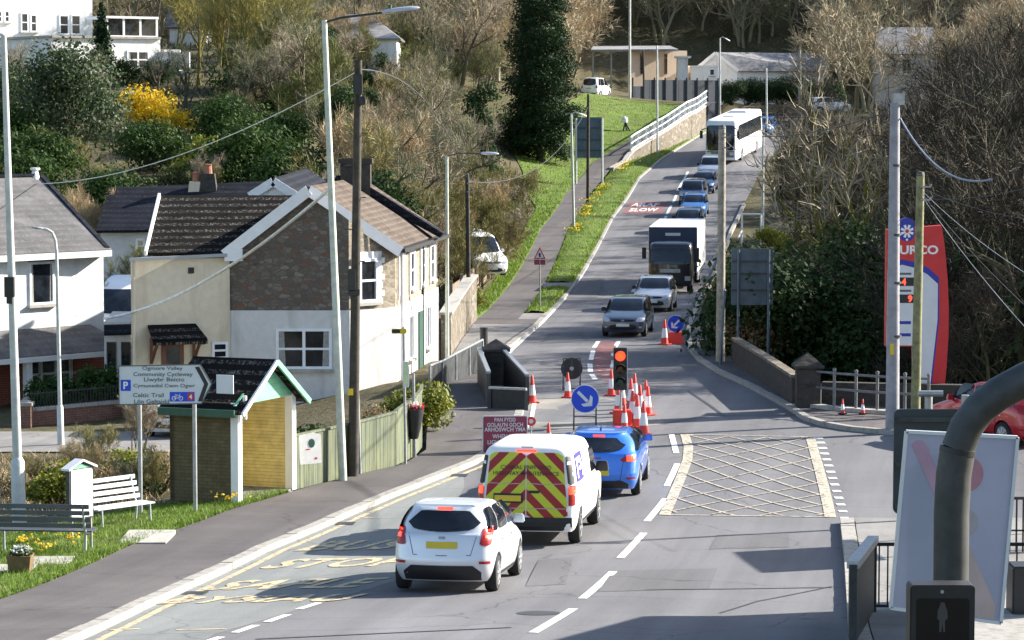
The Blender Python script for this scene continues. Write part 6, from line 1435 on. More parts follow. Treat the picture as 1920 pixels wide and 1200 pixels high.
for u0, Y, u1, v1, r, m, lab in ((879, 118, 876, 328, .10, 'wood_pole', 'dark slim telegraph pole beyond the slim terrace lamp'), (1102, 200, 1103, 178, .12, 'wood_pole', 'dark telegraph pole on the path in front of the big grey sign'), (1352, 97, 1354, 238, .155, 'grey_wood', 'stout weathered telegraph pole at the right end of the stopped lorry'),
                                 (1499, 262, 1499, 94, .16, 'grey_wood', 'grey telegraph pole before the long bungalow roof'), (1207, 262, 1206, 95, .10, 'wood_pole', 'thin dark pole against the peach bungalow wall'), (1720, 77, 1726, 326, .135, 'moss_wood', 'mossy wooden telegraph pole in front of the red fuel sign'), (1180, 259, 1181, -8, .12, 'lamp_post', 'very tall pale mast at the corner of the peach bungalow')):
    t, b, top = pole('telegraph_pole' if 'mast' not in lab else 'mast', lab, 'telegraph pole' if 'mast' not in lab else 'mast', u0, Y, u1, v1, r, r * .8, m)
    mb = MB(); mb.lathe([(r * .86, -.06), (r * .7, .05), (.01, .07)], 10, Matrix.Translation(top)); mb.build('cap', MT['dark_metal'], t, world=True)
    if v1 > 200 or Y == 118:
        for dz in (.35, .7): mb = MB(); mb.tube([top + Vector((-.02, -r, -dz)), top + Vector((.25, -r, -dz)), top + Vector((.28, -r, -dz + .08))], .025, 6); mb.build('hook', MT['steel'], t, world=True)
mb = MB()
t, b, top = pole('concrete_pole', 'thick grey concrete pole at the corner of the bridge pavement, left of the fuel sign', 'pole', 1677, 74.2, 1678, 193, .185, .125, 'conc_pole')
for v in (310, 440, 530, 630): c = V3(1678, v, 74.2); mb = MB(); k = lerp(.125, .185, (v - 193) / 640) + .006; mb.lathe([(k, -.03), (k, .03)], 14, Matrix.Translation(c)); mb.build('strap', MT['dark_metal'], t, world=True)
mb = MB(); mb.box(V3(1672, 655, 73.98), (.09, .02, .28)); mb.build('number_tag', MT['plate_yellow'], t, world=True)
mb = MB(); mb.box(top + Vector((.1, 0, .1)), (.28, .2, .3)); mb.build('cable_bracket', MT['steel'], t, world=True)
# overhead cables
def cable(label, a, b, sag, r, mat, n=18):
    a, b = Vector(a), Vector(b); pts = [a.lerp(b, i / n) + Vector((0, 0, -sag * 4 * (i / n) * (1 - i / n))) for i in range(n + 1)]
    t = MB(); t.tube(pts, r, 6); o = t.build('overhead_cable', MT[mat], smooth=60); tag(o, label, 'cable'); return o
cable('pale thick cable looping from the tall lamp across the stone gable', V3(621, 352, 64.2), V3(196, 597, 90), .55, .042, 'pale_cable', 26)
cable('thin cable from the telegraph pole top over the hillside to the white house roof', V3(668, 135, 65), V3(66, 345, 97), .6, .012, 'pale_cable', 24)
cable('thin dark cable from the telegraph pole towards the dark slim pole', V3(676, 130, 65), V3(876, 335, 118), -1.1, .014, 'cable')
cable('thin dark cable from the slim pole up the path to the sign pole', V3(877, 340, 118), V3(1103, 200, 200), 1.6, .014, 'cable')
cable('blue grey cable drooping from the concrete pole to the right trees', V3(1688, 222, 74.2), V3(1860, 336, 60), .55, .022, 'blue_cable')
for i, (u, v, yy, wd_) in enumerate(((1935, 412, 60, 'uppermost of'), (1935, 520, 58, 'second from top of'), (1935, 585, 57, 'third from top of'), (1935, 628, 56, 'fourth from top of'), (1935, 350, 66, 'faintest, highest of'))):
    cable(wd_ + ' the fan of thin cables right of the mossy pole', V3(1728, 352 + 5 * i, 77), V3(u, v, yy), .12, .0065, 'grey_paint' if i % 2 else 'cable', 10)
cable('thin dark cable crossing the right hand trees to the concrete pole', V3(1354, 250, 97), V3(1676, 205, 74.2), .35, .014, 'cable')
cable('thin cable slung from the weathered pole to the lamp column beyond', V3(1354, 256, 97), V3(1431, 262, 171), .7, .015, 'cable')
# bus stop pole, fence notice, flower bin
t, b, top = pole('bus_stop', 'slim bus stop pole with small flag and pale timetable case before the fence', 'bus stop', 759, 67.2, 757, 612, .035, .03, 'steel')
fr = FRONT(V3(750, 621, 67.1)); mb = MB(); plate(mb, fr, rrect(-.20, -.06, .16, .06, .03), -.01, .01); mb.build('flag', MT['plate_yellow'], t, world=True); mb = MB(); plate(mb, fr, rrect(-.19, -.045, .0, .045, .02), .011, .013); mb.build('flag_panel', MT['ink'], t, world=True)
fr = FRONT(V3(761, 702, 67.1)); mb = MB(); plate(mb, fr, rrect(-.07, -.31, .07, .31, .02), -.02, .02); cs = mb.build('timetable_case', MT['yellowgreen'] if False else MT['sign_white'], t, world=True); mb = MB(); plate(mb, fr, rrect(-.055, -.27, .055, .27, .01), .021, .023); mb.build('timetable', plain('pale_lime_sheet', (.62, .72, .42), .5), cs, world=True)
t, b, top = pole('flower_bin', 'black hanging bin topped with pink flowers fixed on a steel post by the fence end', 'bin', 777, 68.6, 775, 700, .035, .035, 'steel')
c = V3(776, 795, 68.45); mb = MB(); mb.lathe([(.10, -.36), (.17, -.1), (.24, .28), (.25, .36), (.2, .36)], 14, Matrix.Translation(c)); mb.build('bin', MT['black_metal'], t, smooth=40, world=True)
def puffs(name, mat, cs, n, s, seed, par=None, kind=None):
    r = np.random.default_rng(seed); v = []; f = []
    for (c, R_) in cs:
        p = r.normal(size=(n, 3)); p /= np.linalg.norm(p, axis=1)[:, None]; p = p * (r.random((n, 1)) ** .4) * np.array(R_) + np.array(c)
        a = r.normal(size=(n, 3)); a /= np.linalg.norm(a, axis=1)[:, None]; b_ = np.cross(a, r.normal(size=(n, 3))); b_ /= np.linalg.norm(b_, axis=1)[:, None]; ss = s * r.uniform(.6, 1.3, (n, 1))
        k = len(v) * 0 + sum(len(x) for x in v); v.append(np.stack([p - a * ss, p + b_ * ss * .8, p + a * ss, p - b_ * ss * .8], 1).reshape(-1, 3)); f.append(np.arange(n * 4).reshape(-1, 4) + k)
    V_ = np.concatenate(v)
    if par is not None: mi = np.array(wm(par).inverted()); V_ = V_ @ mi[:3, :3].T + mi[:3, 3]
    o = bpy.data.objects.new(name, arrays_mesh(name, V_, np.concatenate(f), None, MT[mat])); COL.objects.link(o); o.parent = par
    if kind: o['kind'] = kind
    return o
puffs('flowers', 'red_flower', [(tuple(c + Vector((.02, 0, .42))), (.24, .2, .1))], 120, .03, 1, t); puffs('leaves', 'holly', [(tuple(c + Vector((0, 0, .37))), (.26, .22, .08))], 120, .035, 2, t); puffs('white_flowers', 'white_flower', [(tuple(c + Vector((.02, -.1, .5))), (.1, .1, .06))], 50, .03, 3, t)
t = thing('notice_board', 'white notice sheet with a dark green emblem fixed to the mossy fence', 'notice', V3(581, 890, 62.7)); fr = plane_frame(V3(582, 841, 62.6), (.86, .5, 0), UP)
mb = MB(); plate(mb, fr, [(-.26, -.34), (.27, -.33), (.25, .30), (.08, .35), (-.28, .30)], 0, .02); mb.build('sheet', MT['poster'], t, world=True); mb = MB(); plate(mb, fr, [(x * .8 + .02, y + .12) for x, y in circ(0, 0, .10, 16)], .021, .024); mb.build('emblem', MT['dark_green'], t, world=True)
mb = MB(); plate(mb, fr, [(.10, -.24), (.16, -.24), (.16, -.2), (.10, -.2)], .021, .024); plate(mb, fr, [(-.12, -.02), (-.02, -.02), (-.02, .0), (-.12, .0)], .021, .024); mb.build('print', MT['red_sheet'], t, world=True)
# direction sign with words, on two posts
sg = thing('direction_sign', 'pale grey pointed cycleway direction sign with chevron arrow on two posts', 'road sign', on(314, 58.9)); fr = FRONT(V3(0, 0, 58.3)); fr.translation = V3(309, 721, 58.3); k = px(58.3)
q = lambda u, v: ((u - 309) * k, (721 - v) * k)
mb = MB(); plate(mb, fr, [q(223, 759), q(223, 686), q(376, 683), q(397, 720), q(378, 757)], -.025, 0); bd = mb.build('board', MT['sign_white'], sg, world=True)
mb = MB(); o_ = [(223, 759), (223, 686), (376, 683), (397, 720), (378, 757)]
for i in range(5): a_, b_ = o_[i], o_[(i + 1) % 5]; A3, B3 = fr @ Vector((*q(*a_), .006)), fr @ Vector((*q(*b_), .006)); mb.bar(A3, B3, .012, .022)
mb.build('border', MT['ink_grey'], bd, world=True)
mb = MB(); plate(mb, fr, [q(366, 688), q(374, 687), q(391, 720), q(379, 753), q(371, 753), q(383, 720)], .001, .006); mb.build('arrow', MT['ink'], bd, world=True)
mb = MB(); plate(mb, fr, rrect(*q(226, 733), *q(245, 712), .015), .001, .005); pb = mb.build('parking_symbol', MT['sign_blue'], bd, world=True); mb = MB(); fit_text(mb, fr, 'P', *q(235.5, 722.5), 9 * k, 14 * k, .03, .007); mb.build('letter', MT['white_paint'], pb, world=True)
mb = MB()
for txt, u, v, w, h in (('Ogmore Valley', 305, 691, 76, 9), ('Community Cycleway', 306, 702.5, 112, 10), ('Llwybr Beicio', 308, 712.5, 76, 10), ('Cymunedol Cwm Ogwr', 308, 724, 116, 9), ('Celtic Trail', 278, 741, 58, 8), ('Lôn Geltaidd', 284, 753, 66, 8)): fit_text(mb, fr, txt, *q(u, v), w * k, h * k, .012, .007)
mb.build('lettering', MT['ink_grey'], bd, world=True)
mb = MB(); plate(mb, fr, rrect(*q(318, 753), *q(365, 735), .01), .001, .005); rb = mb.build('route_panel', MT['sign_blue'], bd, world=True)
mb = MB()
for u in (326, 339): plate(mb, fr, [q(u + 4.2 * math.cos(R(i * 22.5)), 747 - 4.2 * math.sin(R(i * 22.5))) for i in range(16)], .006, .008)
mb.build('cycle_wheels', MT['white_paint'], rb, world=True)
mb = MB()
for u in (326, 339): plate(mb, fr, [q(u + 2.9 * math.cos(R(i * 22.5)), 747 - 2.9 * math.sin(R(i * 22.5))) for i in range(16)], .009, .010)
mb.build('cycle_wheel_centres', MT['sign_blue'], rb, world=True)
mb = MB()
for a_, b_ in (((326, 747), (330, 741)), ((330, 741), (337, 741)), ((337, 741), (339, 747)), ((330, 741), (333, 747)), ((333, 747), (337, 741)), ((326, 747), (333, 747)), ((337, 741), (338, 738)), ((328, 739.5), (331, 739.5))): mb.bar(fr @ Vector((*q(*a_), .013)), fr @ Vector((*q(*b_), .013)), .004, .009)
mb.build('cycle_frame', MT['white_paint'], rb, world=True)
mb = MB(); plate(mb, fr, rrect(*q(352, 751), *q(363, 737), .008), .006, .008); nb = mb.build('route_number', MT['red_sheet'], rb, world=True); mb = MB(); fit_text(mb, fr, '4', *q(357.5, 744), 6 * k, 9 * k, .03, .011); mb.build('number', MT['white_paint'], nb, world=True)
for u0, v0 in ((263, 958), (366, 962)):
    bz = on(u0, 58.9); tp = V3(u0 - 2, 690, 58.42); mb = MB(); mb.tube([Vector((tp.x, tp.y, bz.z - .1)), tp], .045, 10); mb.build('post', MT['steel'], sg, smooth=40, world=True)
# information board, benches, planter
ib = thing('information_board', 'white faced information board under a little pale green roof on one post', 'notice board', on(152, 54.6)); zb0 = ib.location.z; avd = Vector((.55, .83, 0)).normalized()
c = V3(153, 920, 54.6); fr = plane_frame(c, avd, UP); hgt = c.z - zb0
mb = MB(); plate(mb, fr, [(-.34, -.56), (.34, -.56), (.34, .45), (0, .56), (-.34, .45)], -.10, .0); mb.build('cabinet', MT['dark_metal'], ib, world=True)
mb = MB(); plate(mb, fr, [(-.30, -.52), (.30, -.52), (.30, .42), (-.30, .42)], .003, .012); mb.build('sheet', MT['poster'], ib, world=True)
mb = MB(); plate(mb, fr, [(-.25, .44), (.25, .44), (0, .525)], .003, .012); mb.build('gable_panel', MT['green_paint'], ib, world=True)
mb = MB()
for s_ in (-1, 1): mb.add([fr @ Vector(p) for p in ((0, .62, -.16), (0, .62, .06), (s_ * .40, .46, .06), (s_ * .40, .46, -.16), (0, .58, -.16), (0, .58, .06), (s_ * .40, .42, .06), (s_ * .40, .42, -.16))], [(0, 1, 2, 3), (7, 6, 5, 4), (0, 4, 5, 1), (1, 5, 6, 2), (2, 6, 7, 3), (3, 7, 4, 0)])
mb.build('roof', MT['bench_white'], ib, world=True)
for s_ in (-.27, .27): mb = MB(); p = fr @ Vector((s_, 0, -.05)); mb.box((p.x, p.y, zb0 + (hgt - .5) / 2), (.09, .09, hgt - .45)); mb.build('post', MT['grey_wood'], ib, world=True)
mb = MB(); r_ = random.Random(8)
for i in range(9): x, y = r_.uniform(-.26, .2), r_.uniform(-.48, .34); plate(mb, fr, [(x, y), (x + .07, y), (x + .07, y + .025), (x, y + .025)], .0125, .014)
mb.build('print', plain('faded_pink_print', (.62, .30, .40), .7), ib, world=True)
def bench(label, loc, rz, slat, frame, W_=1.75, back=4):
    t = thing('park_bench', label, 'bench', loc, rz)
    for i in range(4): mb = MB(); mb.box((0, -.06 - .115 * i, .44), (W_, .09, .03)); bevelled(mb.build('seat_slat', MT[slat], t), .006)
    for i in range(back): mb = MB(); z = .55 + .125 * i; mb.box((0, .03 + .05 * i, z), (W_, .03, .085)); bevelled(mb.build('back_slat', MT[slat], t), .006)
    for x in (-W_ / 2 + .12, W_ / 2 - .12):
        mb = MB(); mb.tube([(x, .18, .95), (x, .05, .5), (x, -.02, .42), (x, .03, -.05)], .024, 6); mb.tube([(x, -.02, .41), (x, -.42, .41), (x, -.44, -.05)], .024, 6); mb.bar((x, -.02, .41), (x, -.42, .41), .05, .04); mb.build('leg_frame', MT[frame], t)
    return t
p = on(70, 52.0); bench('dark grey slatted bench turned away at the left edge of the grass', p, R(174), 'bench_grey', 'grey_paint', 1.9)
p = on(205, 56.9); bench('sunlit white slatted bench on the grass beside the information board', p, math.atan2(avd.y, avd.x) - R(8), 'bench_white', 'grey_paint', 1.5)
pt = thing('planter', 'square wooden planter of white flowers on the grass near the dark bench', 'planter', on(30, 48.8)); zz = .34
mb = MB(); mb.add([(-.17, -.17, 0), (.17, -.17, 0), (.17, .17, 0), (-.17, .17, 0), (-.21, -.21, zz), (.21, -.21, zz), (.21, .21, zz), (-.21, .21, zz), (-.18, -.18, zz), (.18, -.18, zz), (.18, .18, zz), (-.18, .18, zz), (-.17, -.17, zz - .06), (.17, -.17, zz - .06), (.17, .17, zz - .06), (-.17, .17, zz - .06)],
                  [(0, 1, 5, 4), (1, 2, 6, 5), (2, 3, 7, 6), (3, 0, 4, 7), (4, 5, 9, 8), (5, 6, 10, 9), (6, 7, 11, 10), (7, 4, 8, 11), (8, 9, 13, 12), (9, 10, 14, 13), (10, 11, 15, 14), (11, 8, 12, 15), (12, 13, 14, 15)]); mb.build('tub', plain('oiled_planter_wood', (.16, .10, .045), .7, 0, .3, 8), pt)
pc = pt.location + Vector((0, 0, .40)); puffs('flowers', 'white_flower', [(tuple(pc + Vector((0, 0, .03))), (.19, .18, .09))], 110, .028, 5, pt); puffs('leaves', 'laurel', [(tuple(pc + Vector((0, 0, -.02))), (.2, .2, .09))], 140, .03, 6, pt)
for i, (u, Y, w, d) in enumerate(((75, 50.3, .95, .9), (270, 54.0, .9, 1.6), (5, 49.2, .9, .8))):
    c = on(u, Y); mb = MB(); mb.slab([(c.x - w / 2, c.y - d / 2, c.z + .075), (c.x + w / 2, c.y - d / 2, c.z + .075), (c.x + w / 2, c.y + d / 2, c.z + .08), (c.x - w / 2, c.y + d / 2, c.z + .08)], .08)
    tag(mb.build('paving_slab', MT['concrete']), ['concrete slab in the grass beside the wooden planter', 'concrete slab in the grass before the white bench', 'concrete slab at the left frame edge under the planter'][i], 'paving slab')
# roadworks: cones, signs, portable signal
def cone(label, u, Y, h=.78, tilt=0.0, du=0):
    t = thing('traffic_cone', label, 'traffic cone', (uX(u, Y), Y, zr(Y) + .012), random.Random(u).uniform(0, 1.5), 'red and white cones round the coned-off bridge lane'); k = h / .78
    mb = MB(); mb.lathe([(.125 * k, .03), (.118 * k, .06), (.095 * k, .22 * k), (.062 * k, .5 * k), (.03 * k, .765 * k), (.022 * k, .78 * k)], 16); mb.build('body', MT['cone_red'], t, smooth=30)
    mb = MB(); mb.lathe([(.100 * k, .215 * k), (.067 * k, .505 * k)], 16); mb.build('sleeve', MT['cone_white'], t, smooth=30)
    mb = MB(); mb.box((0, 0, .018), (.36 * k, .36 * k, .036)); bevelled(mb.build('base', MT['cone_red'] if h > .7 else MT['rubber'], t), .012); t.rotation_euler[0] = tilt; return t
for u, Y, h, lab in ((998, 82.0, .80, 'lone red and white cone beside the black plate parapet on the left'), (1147, 84.3, .78, 'red and white cone just left of the portable signal head'), (1184, 80.2, .86, 'red and white cone just right of the portable signal, behind the slanted row'), (1201, 78.4, .86, 'red and white cone second along the slanted row'), (1212, 80.5, .78, 'shorter red and white cone at the far right of the row'),
                     (1196, 75.6, .86, 'red and white cone in the middle of the slanted row'), (1160, 79.0, .8, 'red and white cone leaning against the signal post'), (1191, 82.6, .8, 'farthest red and white cone behind the slanted row'), (1216, 78.6, .8, 'red and white cone nearest the pale kerb patch'), (1187, 77.0, .84, 'red and white cone tucked inside the slanted row'), (1208, 74.0, .88, 'nearest red and white cone at the end of the slanted row'), (1172, 75.0, .7, 'red cone in front of the red signal battery box'), (1168, 81.5, .7, 'small red and white cone directly behind the signal post'), (1247, 107.6, .95, 'red and white cone beside the far blue arrow sign'), (1029, 70.6, .7, 'red cone tip rising above the roof of the striped van'), (1065, 83.6, .74, 'white sleeved cone standing behind the round black sign frame')):
    cone(lab, u, Y, h)
for i, u in enumerate((1583, 1621)):
    c = cone(['small orange cone on the plinth near the stone pillar', 'small orange cone on the plinth near the concrete pole'][i], u, 77.7, .42); c.location.z = zr(77.7) + .13; c['group'] = 'small cones by the tube railing'
def framed_sign(label, u, v, Y, rad, back=False, legs=True, ang=-45, base=None, rz=0.0):
    g = Vector((uX(u, Y), Y, zr(Y) + .01)); t = thing('arrow_sign', label, 'road sign', g); c = V3(u, v, Y - .05); fr = plane_frame(c, (math.cos(rz), math.sin(rz), 0), UP); h = c.z - g.z
    mb = MB(); plate(mb, fr, circ(0, 0, rad), -.02, 0); mb.build('disc', MT['black_metal' if back else 'sign_white'], t, world=True)
    if not back:
        mb = MB(); plate(mb, fr, circ(0, 0, rad * .95), .001, .004); d = mb.build('blue_face', MT['sign_blue'], t, world=True)
        ca, sa = math.cos(R(ang)), math.sin(R(ang)); rr = lambda pts: [(x * ca - y * sa, x * sa + y * ca) for x, y in pts]; s = rad
        mb = MB(); plate(mb, fr, rr([(-.72 * s, -.11 * s), (.25 * s, -.11 * s), (.25 * s, .11 * s), (-.72 * s, .11 * s)]), .005, .007)
        plate(mb, fr, rr([(.70 * s, 0), (.30 * s, .46 * s), (.06 * s, .46 * s), (.30 * s, .10 * s), (.30 * s, -.10 * s), (.06 * s, -.46 * s), (.30 * s, -.46 * s)]), .0075, .009); mb.build('arrow', MT['sign_white'], d, world=True)
    else:
        mb = MB(); mb.lathe([(.07, 0), (.06, .03), (.01, .035)], 12, fr); mb.build('hub', MT['steel'], t, world=True); mb = MB(); plate(mb, fr, rrect(-.03, -rad * .9, .03, rad * .9, .01), .003, .012); mb.build('stiffener', MT['dark_metal'], t, world=True)
    if legs:
        for s_ in (-1, 1):
            mb = MB(); mb.bar(fr @ Vector((s_ * rad * .78, -h, .04)), fr @ Vector((s_ * rad * .78, rad * .9 if back else -rad * .3, -.03)), .035, .035); mb.bar(fr @ Vector((s_ * rad * .78, -h, -.55)), fr @ Vector((s_ * rad * .78, -rad * .5, -.05)), .03, .03); mb.build('leg', MT['dark_metal'], t, world=True)
        mb = MB()
        for y in ((-rad * 1.25, -h * .97) if not back else (rad * .9, -h * .9)): mb.bar(fr @ Vector((-rad * .78, y, .0)), fr @ Vector((rad * .78, y, .0)), .03, .03)
        mb.build('crossbar', MT['dark_metal'], t, world=True)
    if base: mb = MB(); mb.box(fr @ Vector((0, -h + base / 2, -.1)), (.62, .4, base), taper=.8); mb.build('base', MT[ 'cone_red'], t, world=True)
    return t
framed_sign('bigger round blue sign with white arrow in front of the pale road patch', 1097, 748, 74.6, .375)
framed_sign('round black back of a sign held in a thin frame on the coned-off lane', 1072, 691, 86.0, .33, True)
framed_sign('small round blue arrow sign on a red base by the right hedge', 1267, 607, 108.0, .33, False, False, -135, .45)
t = thing('portable_signal', 'portable traffic signal showing red, on a post with red battery box', 'traffic light', (uX(1166, 76), 76, zr(76) + .01)); h0 = t.location.z
c = V3(1163, 692, 75.9); fr = FRONT(c); mb = MB(); plate(mb, fr, rrect(-.18, -.57, .18, .57, .03), -.16, 0); mb.build('signal_head', MT['black_metal'], t, world=True)
mb = MB(); plate(mb, fr, rrect(.182, -.52, .196, .56, .002), -.03, -.01); mb.build('backing_strip', MT['sign_white'], t, world=True)
for y, m, nm in ((.35, 'red_light', 'red_lens'), (.0, 'amber_off', 'amber_lens'), (-.35, 'green_off', 'green_lens')):
    mb = MB(); mb.lathe([(.135, .002), (.12, .03), (.06, .05), (.001, .055)], 24, fr @ Matrix.Translation((0, y, 0))); ln = mb.build(nm, MT[m], t, smooth=60, world=True)
    mb = MB(); a_ = [R(x) for x in range(-15, 200, 12)]; mb.grid([[fr @ Vector((.145 * math.cos(a), y + .145 * math.sin(a), z)) for a in a_] for z in (0, .18)]); mb.build('hood', MT['black_metal'], ln, world=True)
mb = MB(); mb.tube([Vector((c.x + .02, 76, h0)), Vector((c.x + .02, 76, c.z - .5))], .035, 10); mb.build('post', MT['steel'], t, smooth=40, world=True)
mb = MB(); mb.box((c.x + .06, 76, h0 + .22), (.50, .42, .42)); bevelled(mb.build('battery_box', MT['cone_red'], t, world=True), .03)
t = thing('wait_sign', 'maroon bilingual wait here sign with white lettering standing behind the striped van', 'road sign', (uX(947, 69.5), 69.5, zr(69.5) + .01)); c = V3(947, 817, 69.5); fr = plane_frame(c, (.995, .05, 0), UP); k = px(69.5); h = c.z - t.location.z
mb = MB(); plate(mb, fr, rrect(-.56, -.50, .56, .50, .05), -.02, 0); mb.build('board', MT['sign_white'], t, world=True); mb = MB(); plate(mb, fr, rrect(-.535, -.475, .535, .475, .04), .001, .004); mf_ = mb.build('face', MT['maroon'], t, world=True)
mb = MB()
for txt, v, w, hh_ in (('PAN FYDD', 786.5, 40, 7.5), ("GOLAU'N GOCH", 796, 68, 8), ('ARHOSWCH YMA', 805, 78, 8), ('WHEN RED', 818, 48, 8), ('LIGHT SHOWS', 829, 66, 8), ('WAIT HERE', 840, 56, 8)): fit_text(mb, fr, txt, 0, (817 - v) * k, w * k, hh_ * k, .02, .006)
mb.build('lettering', MT['sign_white'], mf_, world=True)
for s_ in (-.45, .45): mb = MB(); mb.bar(fr @ Vector((s_, -h, .0)), fr @ Vector((s_, .2, -.04)), .04, .04); mb.bar(fr @ Vector((s_, -h, -.6)), fr @ Vector((s_, -.1, -.05)), .03, .03); mb.build('leg', MT['dark_metal'], t, world=True)
t = thing('hazard_disc', 'tiny round red and white disc sign just right of the maroon board', 'road sign', (uX(996, 71), 71.2, zr(71.2) + .01)); c = V3(996, 790, 71.2); fr = FRONT(c)
mb = MB(); plate(mb, fr, circ(0, 0, .12, 20), -.02, 0); mb.build('disc', MT['cone_red'], t, world=True); mb = MB(); plate(mb, fr, circ(0, 0, .055, 16), .001, .004); mb.build('centre', MT['sign_white'], t, world=True); mb = MB(); mb.tube([Vector((c.x, 71.25, t.location.z)), Vector((c.x, 71.25, c.z))], .02, 8); mb.build('post', MT['steel'], t, world=True)
# signs further up
t = thing('warning_sign', 'triangular warning sign over a maroon plate on a slim post beside the path', 'road sign', on(1013, 126.5)); c = V3(1012, 478, 126.5); fr = plane_frame(c, (.97, -.1, 0), UP); k = px(126.5)
mb = MB(); plate(mb, fr, [(-.27, -.18), (.27, -.18), (0, .36)], -.015, 0); mb.build('triangle', MT['red_sheet'], t, world=True); mb = MB(); plate(mb, fr, [(-.19, -.13), (.19, -.13), (0, .25)], .001, .004); mb.build('face', MT['sign_white'], t, world=True); mb = MB(); plate(mb, fr, [(-.04, -.1), (.05, -.1), (.03, .0), (.07, .05), (-.05, .1)], .005, .007); mb.build('symbol', MT['ink'], t, world=True)
mb = MB(); plate(mb, fr, rrect(-.25, -.44, .25, -.21, .02), -.015, 0); mb.build('plate', MT['maroon'], t, world=True); mb = MB(); mb.tube([t.location + Vector((0, 0, -.1)), fr @ Vector((0, .2, -.03))], .035, 8); mb.build('post', MT['steel'], t, world=True)
t = thing('road_sign', 'big dark blue grey sign seen from behind on two posts beside the path', 'road sign', on(1104, 213)); fr = FRONT(V3(1104, 258, 213)); k = px(213)
mb = MB(); plate(mb, fr, [(-25 * k, -38 * k), (25 * k, -38 * k), (25 * k, 38 * k), (-25 * k, 38 * k)], -.03, 0); mb.build('board', MT['sign_grey'], t, world=True)
mb = MB()
for v in (-24, -4, 18): mb.bar(fr @ Vector((-25 * k, v * k, .03)), fr @ Vector((25 * k, v * k, .03)), .05, .07)
mb.build('rail', MT['dark_metal'], t, world=True)
for u in (1080, 1129): p = V3(u, 222, 212.9); gd = on(u, 212.9); mb = MB(); mb.tube([gd + Vector((0, 0, -.2)), p], .085, 8); mb.build('post', MT['lamp_post'], t, world=True)
t = thing('road_sign', 'grey blue ribbed sign seen from behind on posts by the bridge parapet', 'road sign', on(1410, 98)); fr = plane_frame(V3(1410, 518, 98), (1, .05, 0), UP); k = px(98)
mb = MB(); plate(mb, fr, rrect(-39 * k, -54 * k, 40 * k, 52 * k, .06), -.03, 0); mb.build('board', MT['sign_grey'], t, world=True)
mb = MB()
for v in (28, 5, -26): mb.bar(fr @ Vector((-38 * k, v * k, .03)), fr @ Vector((39 * k, v * k, .03)), .05, .05)
mb.build('rail', MT['dark_metal'], t, world=True)
for u in (1384, 1441): p = fr @ Vector(((u - 1410) * k, 50 * k, .05)); mb = MB(); mb.tube([Vector((p.x, p.y, zr(98) - .4)), p], .05, 8); mb.build('post', MT['sign_grey'], t, world=True)
t, b, top = pole('sign_post', 'short leaning blue grey post beside the weathered telegraph pole', 'post', 1352, 95.5, 1359, 545, .045, .04, 'sign_grey'); mb = MB(); mb.tube([top, top + Vector((0, 0, .05))], [.05, .02], 8); mb.build('cap', MT['steel'], t, world=True)
t = thing('frame_stand', 'white tubular goal shaped frame on the grass beyond the ribbed grey sign', 'frame', on(1410, 165)); k = px(165)
for u in (1391, 1427): p = V3(u, 402, 165); mb = MB(); mb.tube([V3(u, 458, 165), p], .06, 8); mb.build('upright', MT['white_paint'], t, world=True)
mb = MB(); mb.tube([V3(1391, 402, 165), V3(1427, 402, 165)], .06, 8); mb.tube([V3(1391, 432, 165), V3(1384, 446, 164)], .05, 8); mb.build('crossbar', MT['white_paint'], t, world=True)
t = thing('bank_object', 'small white topped object on dark legs casting a shadow on the mown bank', 'light', on(1173, 238)); b = t.location  # unidentified white topped object, shaped as a floodlight stand
mb = MB(); mb.lathe([(.22, 0), (.28, .2), (.2, .42), (.05, .5)], 12, Matrix.Translation(b + Vector((-.1, 0, .75)))); mb.build('lamp_head', MT['white_paint'], t, smooth=50, world=True)
for d in ((-.25, 0), (.4, -.1), (.15, .3)): mb = MB(); mb.bar(b + Vector((d[0], d[1], -.1)), b + Vector((-.05, 0, .8)), .12, .12); mb.build('leg', MT['black_metal'], t, world=True)
# fuel price totem
tt = thing('fuel_totem', 'tall red curved fuel price totem with blue badge behind the concrete pole', 'sign', V3(1715, 770, 80)); k = px(80); fr = FRONT(V3(1715, 590, 80)); q = lambda u, v: ((u - 1715) * k, (590 - v) * k)
edge_ = [(1764, 422), (1770, 460), (1776, 520), (1779, 575), (1779, 630), (1776, 690), (1770, 765)]
mb = MB(); plate(mb, fr, [q(1661, 650), q(1712, 650), q(1718, 775)] + [q(u, v) for u, v in edge_[::-1]] + [q(1661, 430)], -.35, 0); mb.build('body', MT['red_sheet'], tt, world=True)
arc = [(1663, 506), (1690, 496), (1715, 502), (1738, 514), (1758, 532)]; bl = [(1663, 494), (1690, 486), (1716, 491), (1740, 502), (1760, 520)]
mb = MB(); plate(mb, fr, [q(*p) for p in bl[::-1]] + [q(1661.5, 520), q(1700, 520), q(1758, 545), q(1762, 530)][:1] + [q(*p) for p in arc] + [q(1752, 640), q(1744, 728), q(1747, 728), q(1756, 640), q(1762, 532)], .001, .004) if False else None
mb.grid([[fr @ Vector((*q(*p), .004)) for p in bl + [(1761, 600), (1748, 729)]], [fr @ Vector((*q(*p), .004)) for p in arc + [(1758, 600), (1745, 729)]]]); mb.build('blue_band', MT['murky_blue'], tt, world=True)
mb = MB(); plate(mb, fr, [q(1662, 648)] + [q(1746, 729)][:0] + [q(1712, 648), q(1718, 729), q(1745, 729), q(1758, 600)] + [q(*p) for p in arc[::-1]], .001, .003); wp = mb.build('white_panel', MT['sign_white'], tt, world=True)
mb = MB(); fit_text(mb, fr, 'MURCO', *q(1712, 468), 92 * k, 17 * k, .03, .006); mb.build('lettering', MT['white_paint'], tt, world=True)
mb = MB(); plate(mb, fr, [(x, y) for x, y in rrect(*q(1684, 452), *q(1713, 408), .2)], -.2, .006); bgd = mb.build('badge', MT['murky_blue'], tt, world=True)
